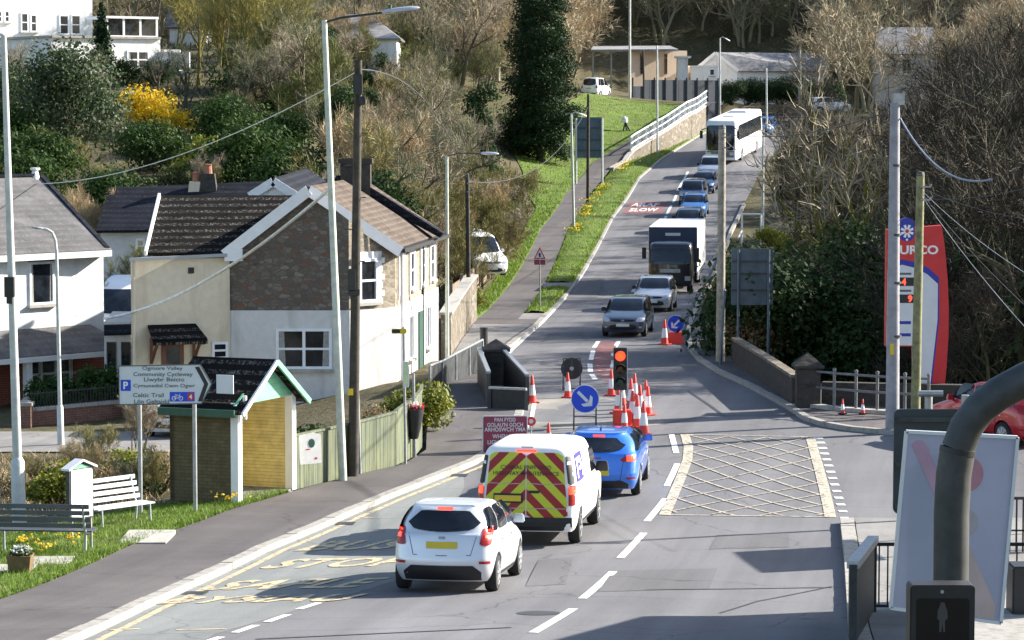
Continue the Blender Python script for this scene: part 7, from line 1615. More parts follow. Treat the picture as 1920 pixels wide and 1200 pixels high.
mb = MB(); cx, cy = q(1699, 433)
for i in range(8):
    a = R(22.5 + i * 45); mb.add([fr @ Vector((cx + rr_ * math.cos(a + da), cy + rr_ * math.sin(a + da), .009)) for rr_, da in ((.05, -.5), (.19, -.2), (.19, .2), (.05, .5))], [(0, 1, 2, 3)])
plate(mb, fr, circ(cx, cy - .24, .035, 10), .007, .009); mb.build('emblem', MT['white_paint'], bgd, world=True); mb = MB(); plate(mb, fr, circ(cx, cy, .055, 14), .010, .012); mb.build('emblem_centre', MT['red_sheet'], bgd, world=True)
for v in (528, 560):
    mb = MB(); plate(mb, fr, rrect(*q(1664, v + 8), *q(1716, v - 8), .01), .004, .007); ds = mb.build('price_display', MT['ink'], wp, world=True)
    mb = MB(); fit_text(mb, fr, '4' if v == 528 else '9', *q(1694 if v == 528 else 1706, v), 8 * k, 13 * k, .03, .010); mb.build('price_digit', MT['led'], ds, world=True)
    mb = MB(); plate(mb, fr, rrect(*q(1684, v - 13), *q(1708, v - 17), .005), .004, .006); mb.build('grade_name', MT['ink_grey'], wp, world=True)
for v in (605, 628): mb = MB(); plate(mb, fr, rrect(*q(1686, v + 3), *q(1708, v - 3), .005), .004, .006); mb.build('panel_print', MT['murky_blue'], wp, world=True)
mb = MB(); g = zr(79) - .5; mb.box((tt.location.x, 80.18, (g + (fr @ Vector((0, q(0, 775)[1], 0))).z) / 2), (1.2, .3, max(.2, (fr @ Vector((0, q(0, 775)[1], 0))).z - g))); mb.build('plinth', MT['shade_dark_stone'], tt, world=True)
# ---- near right: curved pole, crossing signal, boards, guard rails
t = thing('curved_pole', 'thick dark grey pole curving over to the right in the near foreground', 'pole', V3(1783, 1200, 12) + Vector((0, 0, -2.4))); r0 = .075
cv = [(1783, 1300), (1783, 1095), (1784, 960), (1788, 890), (1796, 842), (1812, 800), (1838, 765), (1872, 738), (1920, 712), (2010, 672), (2100, 640)]
mb = MB(); mb.tube([t.location] + [V3(u, v, 12) for u, v in cv[:5]], [r0] * 6, 20); mb.build('shaft', MT['dark_metal'], t, smooth=50, world=True)
mb = MB(); mb.tube([V3(u, v, 12) for u, v in cv[4:]], r0 * .95, 20); mb.build('bend', MT['dark_metal'], t, smooth=50, world=True)
mb = MB(); mb.tube([V3(1794.5, 850, 12), V3(1796.5, 840, 12)], r0 * 1.035, 20); mb.build('collar', MT['black_metal'], t, smooth=50, world=True)
t = thing('crossing_signal', 'black pedestrian crossing signal box with unlit figure on the curved pole', 'traffic light', V3(1766, 1320, 11.6)); k = px(11.6); fr = FRONT(V3(1766, 1215, 11.6)); q = lambda u, v: ((u - 1766) * k, (1215 - v) * k)
mb = MB(); plate(mb, fr, rrect(*q(1705, 1335), *q(1828, 1095), .018), -.13, 0); bevelled(mb.build('case', MT['black_metal'], t, world=True), .006)
mb = MB(); plate(mb, fr, rrect(*q(1717, 1330), *q(1817, 1120), .012), .001, .003); lp_ = mb.build('lens_panel', plain('smoked_lens', (.008, .008, .010), .2), t, world=True)
man = [(1762, 1127), (1770, 1127), (1772, 1136), (1775, 1142), (1776, 1158), (1771, 1162), (1771, 1184), (1768, 1184), (1766, 1168), (1764, 1184), (1760, 1184), (1760, 1162), (1756, 1158), (1757, 1142), (1760, 1136)]
mb = MB(); plate(mb, fr, [q(*p) for p in man[::-1]], .004, .006); mb.build('figure', plain('unlit_figure', (.05, .05, .052), .5), lp_, world=True)
mb = MB(); plate(mb, fr, circ(*q(1765, 1107), 3.5 * k, 12), .001, .006); mb.build('screw', MT['steel'], t, world=True)
mb = MB(); mb.bar(V3(1790, 1150, 11.7), V3(1785, 1150, 12.0), .06, .1); mb.build('bracket', MT['black_metal'], t, world=True)
def acrylic():
    k_ = NT('shaded_milky_sheet').set(0.45, 0, 0.4); tr = k_.n.new('ShaderNodeBsdfTranslucent'); tr.inputs[0].default_value = (.42, .43, .52, 1); k_.col(k_.ramp(k_.noise(2.5, 3), [(.3, (.36, .39, .50)), (.7, (.44, .47, .58))]))  # bluish shade of the white sheet mixed into these colours
    mx = k_.n.new('ShaderNodeMixShader'); mx.inputs[0].default_value = .28; k_.link(k_.b.outputs[0], mx.inputs[1]); k_.link(tr.outputs[0], mx.inputs[2]); k_.link(mx.outputs[0], k_.n['Material Output'].inputs[0]); return k_.m
t = thing('milky_board', 'milky white sign board with faint pink shapes behind the curved pole', 'sign', V3(1790, 1200, 17) + Vector((0, .1, -2.6))); k = px(17); fr = FRONT(V3(1790, 985, 17)); q = lambda u, v: ((u - 1790) * k, (985 - v) * k)
mb = MB(); plate(mb, fr, [q(1671, 1143), q(1880, 1172), q(1907, 818), q(1697, 807)], -.015, 0); mb.build('sheet', acrylic(), t, world=True)
pk = plain('faded_pink_shape', (.42, .27, .37), .5); pk2 = plain('faded_red_shape', (.42, .20, .25), .5); am = plain('faded_amber_shape', (.36, .33, .36), .5)
mb = MB(); plate(mb, fr, [q(1707, 832), q(1716, 822), q(1728, 824), q(1737, 836), q(1768, 916), q(1768, 960), q(1750, 925)][::-1], .001, .003); mb.build('pink_stripe', pk, t, world=True)
mb = MB(); plate(mb, fr, circ(*q(1808, 887), 35 * k, 26), .001, .003); mb.build('red_disc', pk2, t, world=True); mb = MB(); plate(mb, fr, circ(*q(1806, 980), 28 * k, 26), .001, .003); mb.build('amber_disc', am, t, world=True)
mb = MB(); plate(mb, fr, [q(1790, 1030), q(1812, 1010), q(1870, 1140), q(1866, 1165), q(1790, 1155)][::-1], .001, .003); mb.build('amber_stripe', plain('faded_peach_shape', (.45, .35, .34), .5), t, world=True)
mb = MB(); o_ = [(1671, 1143), (1880, 1172), (1907, 818), (1697, 807)]
for i in range(4): mb.bar(fr @ Vector((*q(*o_[i]), -.008)), fr @ Vector((*q(*o_[(i + 1) % 4]), -.008)), .03, .02)
mb.build('edging', MT['sign_white'], t, world=True)
mb = MB(); mb.tube([t.location + Vector((0, .0, 0)), V3(1790, 830, 17.1)], .04, 12); mb.build('post', MT['steel'], t, smooth=50, world=True)
t = thing('dark_board', 'dark green grey board with rounded corner behind the milky sign board', 'sign', V3(1755, 1200, 24) + Vector((0, .2, -2))); k = px(24); fr = FRONT(V3(1755, 870, 24)); q = lambda u, v: ((u - 1755) * k, (870 - v) * k)
mb = MB(); plate(mb, fr, rrect(*q(1675, 965), *q(1835, 766), .05), -.03, 0); mb.build('board', MT['sign_dark'], t, world=True)
mb = MB()
for v in (785, 870, 950): mb.bar(fr @ Vector((*q(1678, v), .02)), fr @ Vector((*q(1832, v), .02)), .03, .04)
mb.build('rail', MT['dark_metal'], t, world=True)
for u in (1743, 1812): mb = MB(); p = V3(u, 742, 24); mb.tube([Vector((p.x, p.y + .06, t.location.z)), p + Vector((0, .06, 0))], .035, 10); mb.build('post', MT['steel'], t, smooth=50, world=True)
mb = MB(); mb.tube([V3(1722, 738, 24), V3(1768, 738, 24)], .028, 10); mb.build('top_bar', MT['steel'], t, smooth=50, world=True)
t = thing('guard_panel', 'solid dark guard panel with pale top rail at the kerb, lower right', 'barrier', (4.9, 39.5, zr(39.5) + .1))
p0, p1 = Vector((5.42, 42.3, zr(42.3) + .1)), Vector((4.50, 37.2, zr(37.2) + .1)); mb = MB(); mb.bar(p0 + Vector((0, 0, .55)), p1 + Vector((0, 0, .55)), .05, 1.0); mb.build('panel', MT['dark_metal'], t, world=True)
mb = MB(); mb.bar(p0 + Vector((0, 0, 1.12)), p1 + Vector((0, 0, 1.12)), .16, .10); mb.build('top_rail', MT['steel'], t, world=True)
for p in (p0, p1): mb = MB(); mb.box(p + Vector((0, 0, .55)), (.10, .10, 1.15)); mb.build('post', MT['dark_metal'], t, world=True)
t = thing('bar_railing', 'black vertical bar railing running right from the end of the guard panel', 'railing', (5.6, 42.6, zr(42.6) + .1)); z0 = t.location.z
mb = MB()
for x in np.arange(5.55, 13, .13): mb.bar((x, 42.6, z0 + .08), (x, 42.6, z0 + 1.0), .022, .022)
mb.build('baluster', MT['black_metal'], t, world=True); mb = MB(); mb.bar((5.5, 42.6, z0 + 1.02), (13, 42.6, z0 + 1.02), .05, .05); mb.bar((5.5, 42.6, z0 + .08), (13, 42.6, z0 + .08), .04, .04); mb.build('rail', MT['black_metal'], t, world=True)
t = thing('bar_railing', 'black vertical bar railing at the right edge beside the milky board', 'railing', V3(1900, 1040, 50)); mb = MB(); a_, b_ = V3(1880, 1045, 52), V3(1980, 1045, 52); hh2 = 1.1
for s_ in np.linspace(0, 1, 9): p = a_.lerp(b_, s_); mb.bar(p, p + Vector((0, 0, hh2)), .03, .03)
mb.build('baluster', MT['black_metal'], t, world=True); mb = MB(); mb.bar(a_ + Vector((0, 0, hh2)), b_ + Vector((0, 0, hh2)), .05, .05); mb.bar(a_ + Vector((0, 0, .05)), b_ + Vector((0, 0, .05)), .04, .04); mb.bar(a_ + Vector((0, 0, .5)), b_ + Vector((0, 0, .5)), .03, .03); mb.build('rail', MT['black_metal'], t, world=True)
mb = MB(); mb.box((a_.x + .6, a_.y, (a_.z + zr(52)) / 2 - .1), (4, .3, a_.z - zr(52) + .2)); mb.build('plinth', MT['concrete'], t, world=True)
t = thing('utility_box', 'black utility cabinet at the right edge below the bar railing', 'cabinet', V3(1935, 1155, 30)); c = V3(1945, 1106, 30)
mb = MB(); mb.box(c, (.6, .4, .56)); bevelled(mb.build('case', MT['black_metal'], t, world=True), .02); mb = MB(); mb.box(c + Vector((0, 0, -1.2)), (.5, .35, 1.9)); mb.build('plinth', MT['shade_dark_stone'], t, world=True); mb = MB(); mb.bar(c + Vector((-.1, -.215, .05)), c + Vector((-.1, -.215, .15)), .02, .02); mb.build('handle', MT['steel'], t, world=True)
t = thing('stone_wall', 'low sunlit pale stone wall top at the bottom right corner', 'wall', V3(1870, 1200, 28)); c = V3(1880, 1196, 29); mb = MB(); mb.box((c.x + .6, 29.5, c.z - 1.6), (2.3, 3.4, 3.2)); mb.build('wall_panel', MT['pale_rubble'], t, world=True); mb = MB(); mb.box((c.x + .6, 29.5, c.z + .05), (2.45, 3.5, .1)); bevelled(mb.build('coping', MT['kerb'], t, world=True), .03)
# unseen house, pole and board added right of the view to cast road shadows
t = thing('shadow_caster_house', 'unseen house added right of the view to cast a shadow across the road', 'house', (13.5, 40, 2.0)); mb = MB(); q4 = [(9.7, 34.5), (17.6, 34.5), (17.6, 45.6), (9.7, 45.6)]; zt = zr(43) + 4.0
for i in range(4): a_, b_ = q4[i], q4[(i + 1) % 4]; mb.poly([(a_[0], a_[1], .5), (b_[0], b_[1], .5), (b_[0], b_[1], zt), (a_[0], a_[1], zt)])
for x in (9.7, 17.6): mb.poly([(x, 34.5, zt), (x, 45.6, zt), (x, 40, zt + 2.0)])
mb.build('wall', MT['cream'], t, world=True); mb = MB(); up_slab(mb, [(9.5, 46.0, zt), (17.8, 46.0, zt), (17.8, 40, zt + 2.1), (9.5, 40, zt + 2.1)], .15); up_slab(mb, [(9.5, 34.1, zt), (17.8, 34.1, zt), (17.8, 40, zt + 2.1), (9.5, 40, zt + 2.1)], .15); mb.build('roof', MT['slate'], t, world=True)
t = thing('shadow_caster_pole', 'unseen steel pole added right of the view to cast a thin shadow on the lanes', 'pole', (12.9, 59.2, zr(59))); mb = MB(); mb.tube([(12.9, 59.2, zr(59) - .1), (12.9, 59.2, zr(59) + 6.2)], .09, 10); mb.build('shaft', MT['steel'], t, world=True); mb = MB(); mb.box((13.2, 59.2, zr(59) + 6.2), (.7, .25, .12)); mb.build('lamp_head', MT['steel'], t, world=True)
t = thing('shadow_caster_board', 'unseen long board added right of the view to shadow the near lane', 'sign', (11.6, 54.2, zr(54))); mb = MB(); mb.box((11.6, 54.4, zr(54) + 3.4), (.08, 3.3, 1.15)); mb.build('board', MT['sign_grey'], t, world=True)
for y in (53.2, 55.6): mb = MB(); mb.tube([(11.68, y, zr(54) - .1), (11.68, y, zr(54) + 3.9)], .05, 8); mb.build('post', MT['steel'], t, world=True)
# ------------------------------------------------------------------ vegetation
def bare_tree(seed, H, r0, limbs=6, spread=.55, lift=.25, sub=5, fine=5, twigs=5, tl=.9, tw=.022, multi=1, first=.28, wob=.22, taper=.75):
    """returns (limb verts, limb quads, twig verts, twig quads) of a leafless tree standing at the origin"""
    rg = random.Random(seed); LV = []; LF = []; tips = []
    def tube(pts, rs, n):
        base = len(LV)
        for i, p in enumerate(pts):
            d = (pts[min(i + 1, len(pts) - 1)] - pts[max(i - 1, 0)]).normalized(); x = d.cross(Vector((.37, .81, .2))).normalized(); y = d.cross(x)
            for k in range(n): a = 2 * math.pi * k / n; LV.append(tuple(p + (x * math.cos(a) + y * math.sin(a)) * rs[i]))
        for i in range(len(pts) - 1):
            for k in range(n): LF.append((base + i * n + k, base + i * n + (k + 1) % n, base + (i + 1) * n + (k + 1) % n, base + (i + 1) * n + k))
    def rnd(): return Vector((rg.gauss(0, 1), rg.gauss(0, 1), rg.gauss(0, 1))).normalized()
    def grow(p, d, L, r, lvl):
        n = 4 if lvl < 2 else 3; pts = [p]; rs = [r]; q = p.copy(); dd = d.copy()
        for i in range(n):
            dd = (dd + rnd() * wob + Vector((0, 0, lift * (.3 if lvl == 0 else .5)))).normalized(); q = q + dd * L / n; pts.append(q.copy()); rs.append(max(.008, r * (1 - taper * (i + 1) / n)))
        tube(pts, rs, 6 if lvl == 0 else (5 if lvl == 1 else 3))
        kids = (limbs, sub, fine)[lvl] if lvl < 3 else 0
        for k in range(kids):
            t = (first if lvl == 0 else .25) + (1 - (first if lvl == 0 else .25)) * (k + rg.random()) / kids; f = t * n; i = min(int(f), n - 1); pp = pts[i].lerp(pts[i + 1], f - i); ax = (pts[i + 1] - pts[i]).normalized()
            side = rnd(); side = (side - ax * side.dot(ax)).normalized(); nd = (ax * (1 - spread) + side * spread + Vector((0, 0, lift * .5))).normalized()
            ll = L * (rg.uniform(.42, .66) if lvl else rg.uniform(.40, .62)) * (1.15 - .45 * t)
            if lvl < 2: grow(pp, nd, ll, max(.01, rs[i] * .55), lvl + 1)
            else: tips.append((pp, nd, ll))
        tips.append((pts[-2], dd, L * .35))
    for m in range(multi):
        d = Vector((rg.gauss(0, .12 if multi == 1 else .36), rg.gauss(0, .12 if multi == 1 else .36), 1)).normalized()
        grow(Vector((rg.uniform(-.25, .25) * (multi > 1), rg.uniform(-.25, .25) * (multi > 1), -.3)), d, H * .78 * rg.uniform(.75, 1.0), r0 * rg.uniform(.8, 1.1), 0)
    r = np.random.default_rng(seed); P0 = np.array([tuple(t[0]) for t in tips]); D0 = np.array([tuple(t[1]) for t in tips]); L0 = np.array([t[2] for t in tips])
    P0 = np.repeat(P0, twigs, 0); D0 = np.repeat(D0, twigs, 0); L0 = np.repeat(L0, twigs, 0); n = len(P0)
    D = D0 + r.normal(size=(n, 3)) * .42; D[:, 2] += lift * .4; D /= np.linalg.norm(D, axis=1)[:, None]; ln = (tl * r.uniform(.5, 1.2, n) * .6 + L0 * .3)[:, None]
    P0 = P0 + D0 * (L0 * r.uniform(0, .8, n))[:, None]; s = np.cross(D, r.normal(size=(n, 3))); s /= np.linalg.norm(s, axis=1)[:, None]
    m1 = P0 + D * ln * .5 + r.normal(size=(n, 3)) * ln * .06; m2 = P0 + D * ln + r.normal(size=(n, 3)) * ln * .12 + np.array([0, 0, 1]) * ln * .08
    w = tw * r.uniform(.7, 1.3, (n, 1)); TV = np.stack([P0 - s * w, P0 + s * w, m1 - s * w * .8, m1 + s * w * .8, m2 - s * w * .35, m2 + s * w * .35], 1).reshape(-1, 3)
    b = np.arange(n)[:, None] * 6; TF = np.concatenate([b + np.array([[0, 1, 3, 2]]), b + np.array([[2, 3, 5, 4]])])
    return np.array(LV), np.array(LF), TV, TF
def tree_proto(arr, bark, twig): return arrays_mesh('trunk', arr[0], arr[1], None, MT[bark]), arrays_mesh('crown', arr[2], arr[3], None, MT[twig])
def plant(name, label, cat, parts, loc, s=1.0, rz=0.0, group=None, sz=None):
    """a plant from shared part meshes [(part name, mesh)]"""
    t = thing(name, label, cat, loc, rz, group); t.scale = (s, s, sz or s)
    for nm, me in parts: o = bpy.data.objects.new(nm, me); COL.objects.link(o); o.parent = t
    return t
def leaf_cloud(seed, lobes, n, s, out=.5, up=.3, gap=.0):
    """leaf quads spread through ellipsoid lobes: lobes = [(centre, radii)]; n leaves, size s"""
    r = np.random.default_rng(seed); vol = np.array([a[1][0] * a[1][1] * a[1][2] for a in lobes]) ** .67; pk = r.choice(len(lobes), n, p=vol / vol.sum())
    C = np.array([a[0] for a in lobes], float)[pk]; Rr = np.array([a[1] for a in lobes], float)[pk]
    d = r.normal(size=(n, 3)); d /= np.linalg.norm(d, axis=1)[:, None]
    f = np.sin(d[:, 0] * 5 + C[:, 1] * 3) * np.sin(d[:, 1] * 5 + C[:, 0] * 2) * np.sin(d[:, 2] * 6)      # lumps and hollows
    rad = (r.random(n) ** out) * (1 + .22 * f) + np.abs(r.normal(size=n)) * .05; p = C + d * Rr * rad[:, None]
    nn = d * .8 + r.normal(size=(n, 3)) * .7 + np.array([0, 0, up]); nn /= np.linalg.norm(nn, axis=1)[:, None]; a = np.cross(nn, r.normal(size=(n, 3))); a /= np.linalg.norm(a, axis=1)[:, None]; b = np.cross(nn, a)
    ss = s * r.uniform(.55, 1.35, (n, 1)); v = np.stack([p - a * ss, p + b * ss * .55, p + a * ss, p - b * ss * .55], 1).reshape(-1, 3); return v, np.arange(n * 4).reshape(-1, 4)
def bush_parts(seed, w, h, n, s, mat, k=9, flat=.75, stem='bark'):
    rg = random.Random(seed); lobes = []
    for i in range(k):
        a = rg.uniform(0, 6.28); q = w * .5 * math.sqrt(rg.random()) * .75; z = rg.uniform(.28, .78) * h * (1 - .35 * (q / (w * .5))); rr = rg.uniform(.20, .34) * w; lobes.append(((q * math.cos(a), q * math.sin(a), z), (rr, rr, min(rr * flat * 1.2, h * .34))))
    v, f = leaf_cloud(seed, lobes, n, s); mb = MB()
    for (c, r_) in lobes: mb.tube([(c[0] * .15, c[1] * .15, -.15), (c[0] * .6, c[1] * .6, c[2] * .5), c], [.06, .045, .02], 5)
    return [('foliage', arrays_mesh('foliage', v, f, None, MT[mat])), ('stem', mb.mesh('stem', MT[stem]))]
rg = random.Random(77)
# --- leafless trees and shrubs on the left bank
SHR = [tree_proto(bare_tree(100 + i, 6.0, .075, 6, .46, .26, 5, 4, 8, .65, .0105, 5, .22), 'bark', ('gold_twig', 'olive_twig', 'twig', 'olive_twig')[i]) for i in range(4)]
SHD = [(a, b.copy()) for a, b in SHR]
for a, b in SHD: b.materials[0] = MT['shade_dark_twig']
TRE = [tree_proto(bare_tree(200 + i, 9.0, .25, 8, .60, .22, 6, 4, 7, .75, .0105, 1, .3, .26, .6), 'bark', 'twig') for i in range(4)]
WIL = [tree_proto(bare_tree(300 + i, 10.0, .15, 9, .42, .30, 6, 5, 6, 1.1, .015, 2), 'moss_bark', 'willow_twig') for i in range(2)]
DRK = [tree_proto(bare_tree(400 + i, 14.0, .26, 9, .62, .16, 7, 5, 6, 1.1, .015, 1, .18), 'bark', 'shade_dark_twig') for i in range(4)]
MOS = tree_proto(bare_tree(511, 9.0, .16, 5, .55, .30, 4, 3, 3, 1.0, .02, 4, .30), 'moss_bark', 'twig')
rgc = random.Random(9)
IVY = [('foliage', arrays_mesh('foliage', *leaf_cloud(8, [((rgc.uniform(-.7, .7), rgc.uniform(-.7, .7), .6 + .62 * i), (1.0, 1.0, .8)) for i in range(10)], 5200, .13), None, MT['ivy'])), ('stem', SHR[0][0])]
HOL = bush_parts(21, 6.6, 6.4, 9000, .13, 'holly', 16); LAU = bush_parts(22, 4.6, 3.4, 5200, .12, 'laurel', 10); YEL = bush_parts(23, 2.6, 2.0, 2600, .09, 'yellowgreen', 8); GOR = bush_parts(24, 3.4, 2.2, 2600, .10, 'blossom', 9); SML = bush_parts(25, 1.5, 1.25, 1500, .07, 'laurel', 7); CLP = bush_parts(26, .75, 1.1, 1100, .05, 'hedge', 6, 1.4); BRM = bush_parts(27, 2.2, 1.5, 1500, .06, 'dead_leaf', 8); DKB = bush_parts(28, 5.4, 6.0, 12000, .11, 'ivy', 18)
BRM2 = bush_parts(29, 3.4, 2.0, 3000, .085, 'olive_leaf', 9)
def TP(p): return [('trunk', p[0]), ('crown', p[1])]
cols_used = []
def ok_left(u, Y):
    if 590 < u < 745 and 165 < Y < 207: return False
    if u < 660 and Y < 143: return False
    if u < 480 and Y > 150 and Y < 212: return False
    return True
n = 0; tries = 0
while n < 125 and tries < 4000:
    tries += 1; Y = rg.uniform(112, 250); u = rg.uniform(455, 1090); X = uX(u, Y); d = xp(Y) - X
    if d < (1.3 if Y < 170 else 5.5) or not ok_left(u, Y): continue
    if Y > 200 and d < 9.5: continue
    if 930 < u < 1100 and Y > 190: continue
    kind = rg.random(); s = rg.uniform(.7, 1.12) * (.62 if d < 4 else 1) * (.85 if Y < 125 else 1)
    if kind < .5: plant('bare_shrub', 'tawny leafless many stemmed shrub in the thicket on the left bank', 'shrub', TP(SHR[n % 4]), (X, Y, gz(X, Y) - .1), s, rg.uniform(0, 6.28), 'leafless shrubs on the left bank')
    else: plant('bare_tree', 'grey brown leafless tree among the shrubs on the left bank', 'tree', TP(TRE[n % 4]), (X, Y, gz(X, Y) - .1), s * .8, rg.uniform(0, 6.28), 'leafless trees on the left bank')
    n += 1
for u, Y, s, i, lab in ((372, 186, .9, 0, 'olive leafless willow tree left of the birch like stems above the yellow bush'), (420, 178, 1.0, 1, 'tall olive willow tree right of the hillside house garden wall'), (468, 172, 1.0, 0, 'olive willow tree midway between the hillside house and the tall lamp'), (515, 190, .95, 1, 'rightmost olive willow tree left of the tall street lamp'), (330, 215, .8, 1, 'small olive willow tree behind the garden of the hillside house')):
    p = on(u, Y); plant('willow_tree', lab, 'tree', TP(WIL[i]), p, s, u)
for u, Y, s in ((205, 216, .8), (250, 224, .9), (300, 230, .9), (420, 225, 1.0), (470, 232, 1.0), (550, 236, .95), (620, 240, .9), (700, 240, 1.0), (780, 238, 1.0), (860, 236, 1.0), (440, 158, .6), (520, 160, .62), (350, 168, .5), (300, 172, .45), (180, 160, .5), (60, 168, .5), (20, 172, .5), (110, 180, .4)):
    p = on(u, Y); plant('bare_tree', 'leafless grey brown tree on the upper left slope round the houses', 'tree', TP(TRE[int(u) % 4]), p, s, u, 'leafless trees on the upper left slope')
for u, Y, s in ((212, 118, .55), (245, 110, .42), (160, 118, .45), (190, 106, .42), (120, 122, .45), (60, 122, .4)):
    p = on(u, Y); plant('bare_shrub', 'twiggy leafless shrub behind the slate roofed houses', 'shrub', TP(SHR[int(u) % 4]), p, s, u, 'leafless shrubs behind the houses')
n = 0
while n < 52:
    Y = rg.uniform(116, 232); u = rg.uniform(470, 1000); X = uX(u, Y); d = xp(Y) - X
    if d < 5 or (u < 680 and Y < 140): continue
    if n % 2 == 0: plant('evergreen_bush', 'green laurel clump among the leafless shrubs of the left bank', 'bush', LAU, (X, Y, gz(X, Y) - .1), rg.uniform(.6, 1.1), n, 'green clumps on the left bank')
    else: plant('ivy_tree', 'ivy covered stump among the leafless shrubs of the left bank', 'tree', IVY, (X, Y, gz(X, Y) - .1), rg.uniform(.35, .75), n, 'ivy clumps on the left bank')
    n += 1
n = 0
while n < 20:
    Y = rg.uniform(141, 182); d = rg.uniform(1.1, 4.0); X = xp(Y) - d; plant('bare_shrub', 'leafless shrub overhanging the fence beside the uphill path', 'shrub', TP(SHR[n % 4]), (X, Y, gz(X, Y) - .1), rg.uniform(.45, .72), n, 'leafless shrubs overhanging the path'); n += 1
n = 0
while n < 46:
    Y = rg.uniform(126, 172); u = rg.uniform(-20, 470); X = uX(u, Y)
    if (20 < u < 240 and 140 < Y < 160) or (170 < u < 400 and Y > 133): continue
    if n % 3 == 0: plant('bare_shrub', 'low leafless shrub on the slope under the hillside house', 'shrub', TP(SHR[n % 4]), (X, Y, gz(X, Y) - .1), rg.uniform(.28, .5), n, 'low leafless shrubs under the hillside house')
    else: plant('evergreen_bush', 'low olive green bush on the slope under the hillside house', 'bush', (YEL, LAU, BRM2)[n % 3], (X, Y, gz(X, Y) - .1), rg.uniform(.55, .95), n, 'low bushes under the hillside house')
    n += 1
# --- right side
n = 0; tries = 0
while n < 58 and tries < 3000:
    tries += 1; Y = rg.uniform(92, 185); u = rg.uniform(1775, 2100) if n % 5 else rg.uniform(1700, 1790); X = uX(u, Y)
    if 1640 < u < 1790 and Y < 84: continue
    plant('bare_tree', 'dark leafless tree in the dense wood behind the fuel sign', 'tree', TP(DRK[n % 4]), (X, Y, gz(X, Y) - .2), rg.uniform(.65, 1.0) if u > 1790 else rg.uniform(.42, .6), rg.uniform(0, 6.28), 'dark leafless trees behind the fuel sign'); n += 1
n = 0; tries = 0
while n < 40 and tries < 3000:
    tries += 1; Y = rg.uniform(118, 250); u = rg.uniform(1425, 1720); X = uX(u, Y)
    if 136 < Y < 168 or X - xr(Y) < 3.8 or (Y > 205 and u < 1520): continue
    if n % 3: plant('bare_shrub', 'brown leafless shrub on the slope right of the road', 'shrub', TP((SHD if n % 4 else SHR)[n % 4]), (X, Y, gz(X, Y) - .1), rg.uniform(.38, .66), rg.uniform(0, 6.28), 'leafless shrubs right of the road')
    else: plant('bare_tree', 'leafless tree on the slope right of the road', 'tree', TP(DRK[n % 4]), (X, Y, gz(X, Y) - .1), rg.uniform(.32, .5), rg.uniform(0, 6.28), 'leafless trees right of the road')
    n += 1
p = on(1622, 120); plant('mossy_tree', 'bare tree with bright yellow green mossy forking limbs left of the concrete pole top', 'tree', TP(MOS), p, 1.28, .6)
# --- evergreens
p = on(1014, 223); rgc = random.Random(9); lobes = []
for i in range(90):
    z = .6 + 15.0 * i / 90; q = (3.4 if z > 2.5 else 2.9) * (1 - (z / 19) ** 2.2) ** .8 * rgc.uniform(.72, 1.18); a = i * 2.4; lobes.append(((q * .58 * math.cos(a), q * .58 * math.sin(a), z), (q * .44, q * .44, rgc.uniform(.5, .85))))
v, f = leaf_cloud(5, lobes, 60000, .10, .5, -.2); mb = MB(); mb.tube([(0, 0, -.4), (0, 0, 6), (0, 0, 14)], [.35, .25, .05], 8)
plant('conifer_tree', 'tall dense dark green conifer at the top of the path bank', 'tree', [('crown', arrays_mesh('crown', v, f, None, MT['conifer'])), ('trunk', mb.mesh('trunk', MT['bark']))], p)
lobes = [((.35 * math.cos(i * 2.4) * (1 - i / 26), .35 * math.sin(i * 2.4) * (1 - i / 26), .5 + i * .19), (.75 * (1 - i / 26) + .12, .75 * (1 - i / 26) + .12, .28)) for i in range(24)]
v, f = leaf_cloud(6, lobes, 2600, .13, .5, -.2); mb = MB(); mb.tube([(0, 0, -.6), (0, 0, 4.6)], [.1, .02], 6); fir = [('crown', arrays_mesh('crown', v, f, None, MT['conifer'])), ('trunk', mb.mesh('trunk', MT['bark']))]
pz = V3(192, 138, 190); plant('fir_tree', 'slim dark fir tree standing before the white hillside house', 'tree', fir, pz, .92, 0)
for u, Y, s, lab in ((690, 113, .86, 'dark ivy covered tree behind the chimney of the stone house'), (738, 116, .78, 'grey green ivy covered tree just right of the telegraph pole top'), (903, 206, .95, 'ivy clad tree at the left of the tall dark conifer'), (640, 118, .62, 'low ivy mound behind the stone house roof')):
    plant('ivy_tree', lab, 'tree', IVY, on(u, Y), s, u)
plant('holly_bush', 'big dark green holly bush below the white hillside house', 'bush', HOL, on(128, 150), .95, 1)
plant('holly_bush', 'dark evergreen bush at the left frame edge beside the big holly', 'bush', HOL, on(15, 158), .62, 2)
plant('gorse_bush', 'bright yellow flowering bush right of the big dark holly', 'bush', GOR, V3(288, 232, 158), 1.05, 0.4); plant('gorse_bush', 'smaller yellow flowering clump at the right end of the bright yellow bush', 'bush', GOR, V3(332, 246, 157), .6, 2)
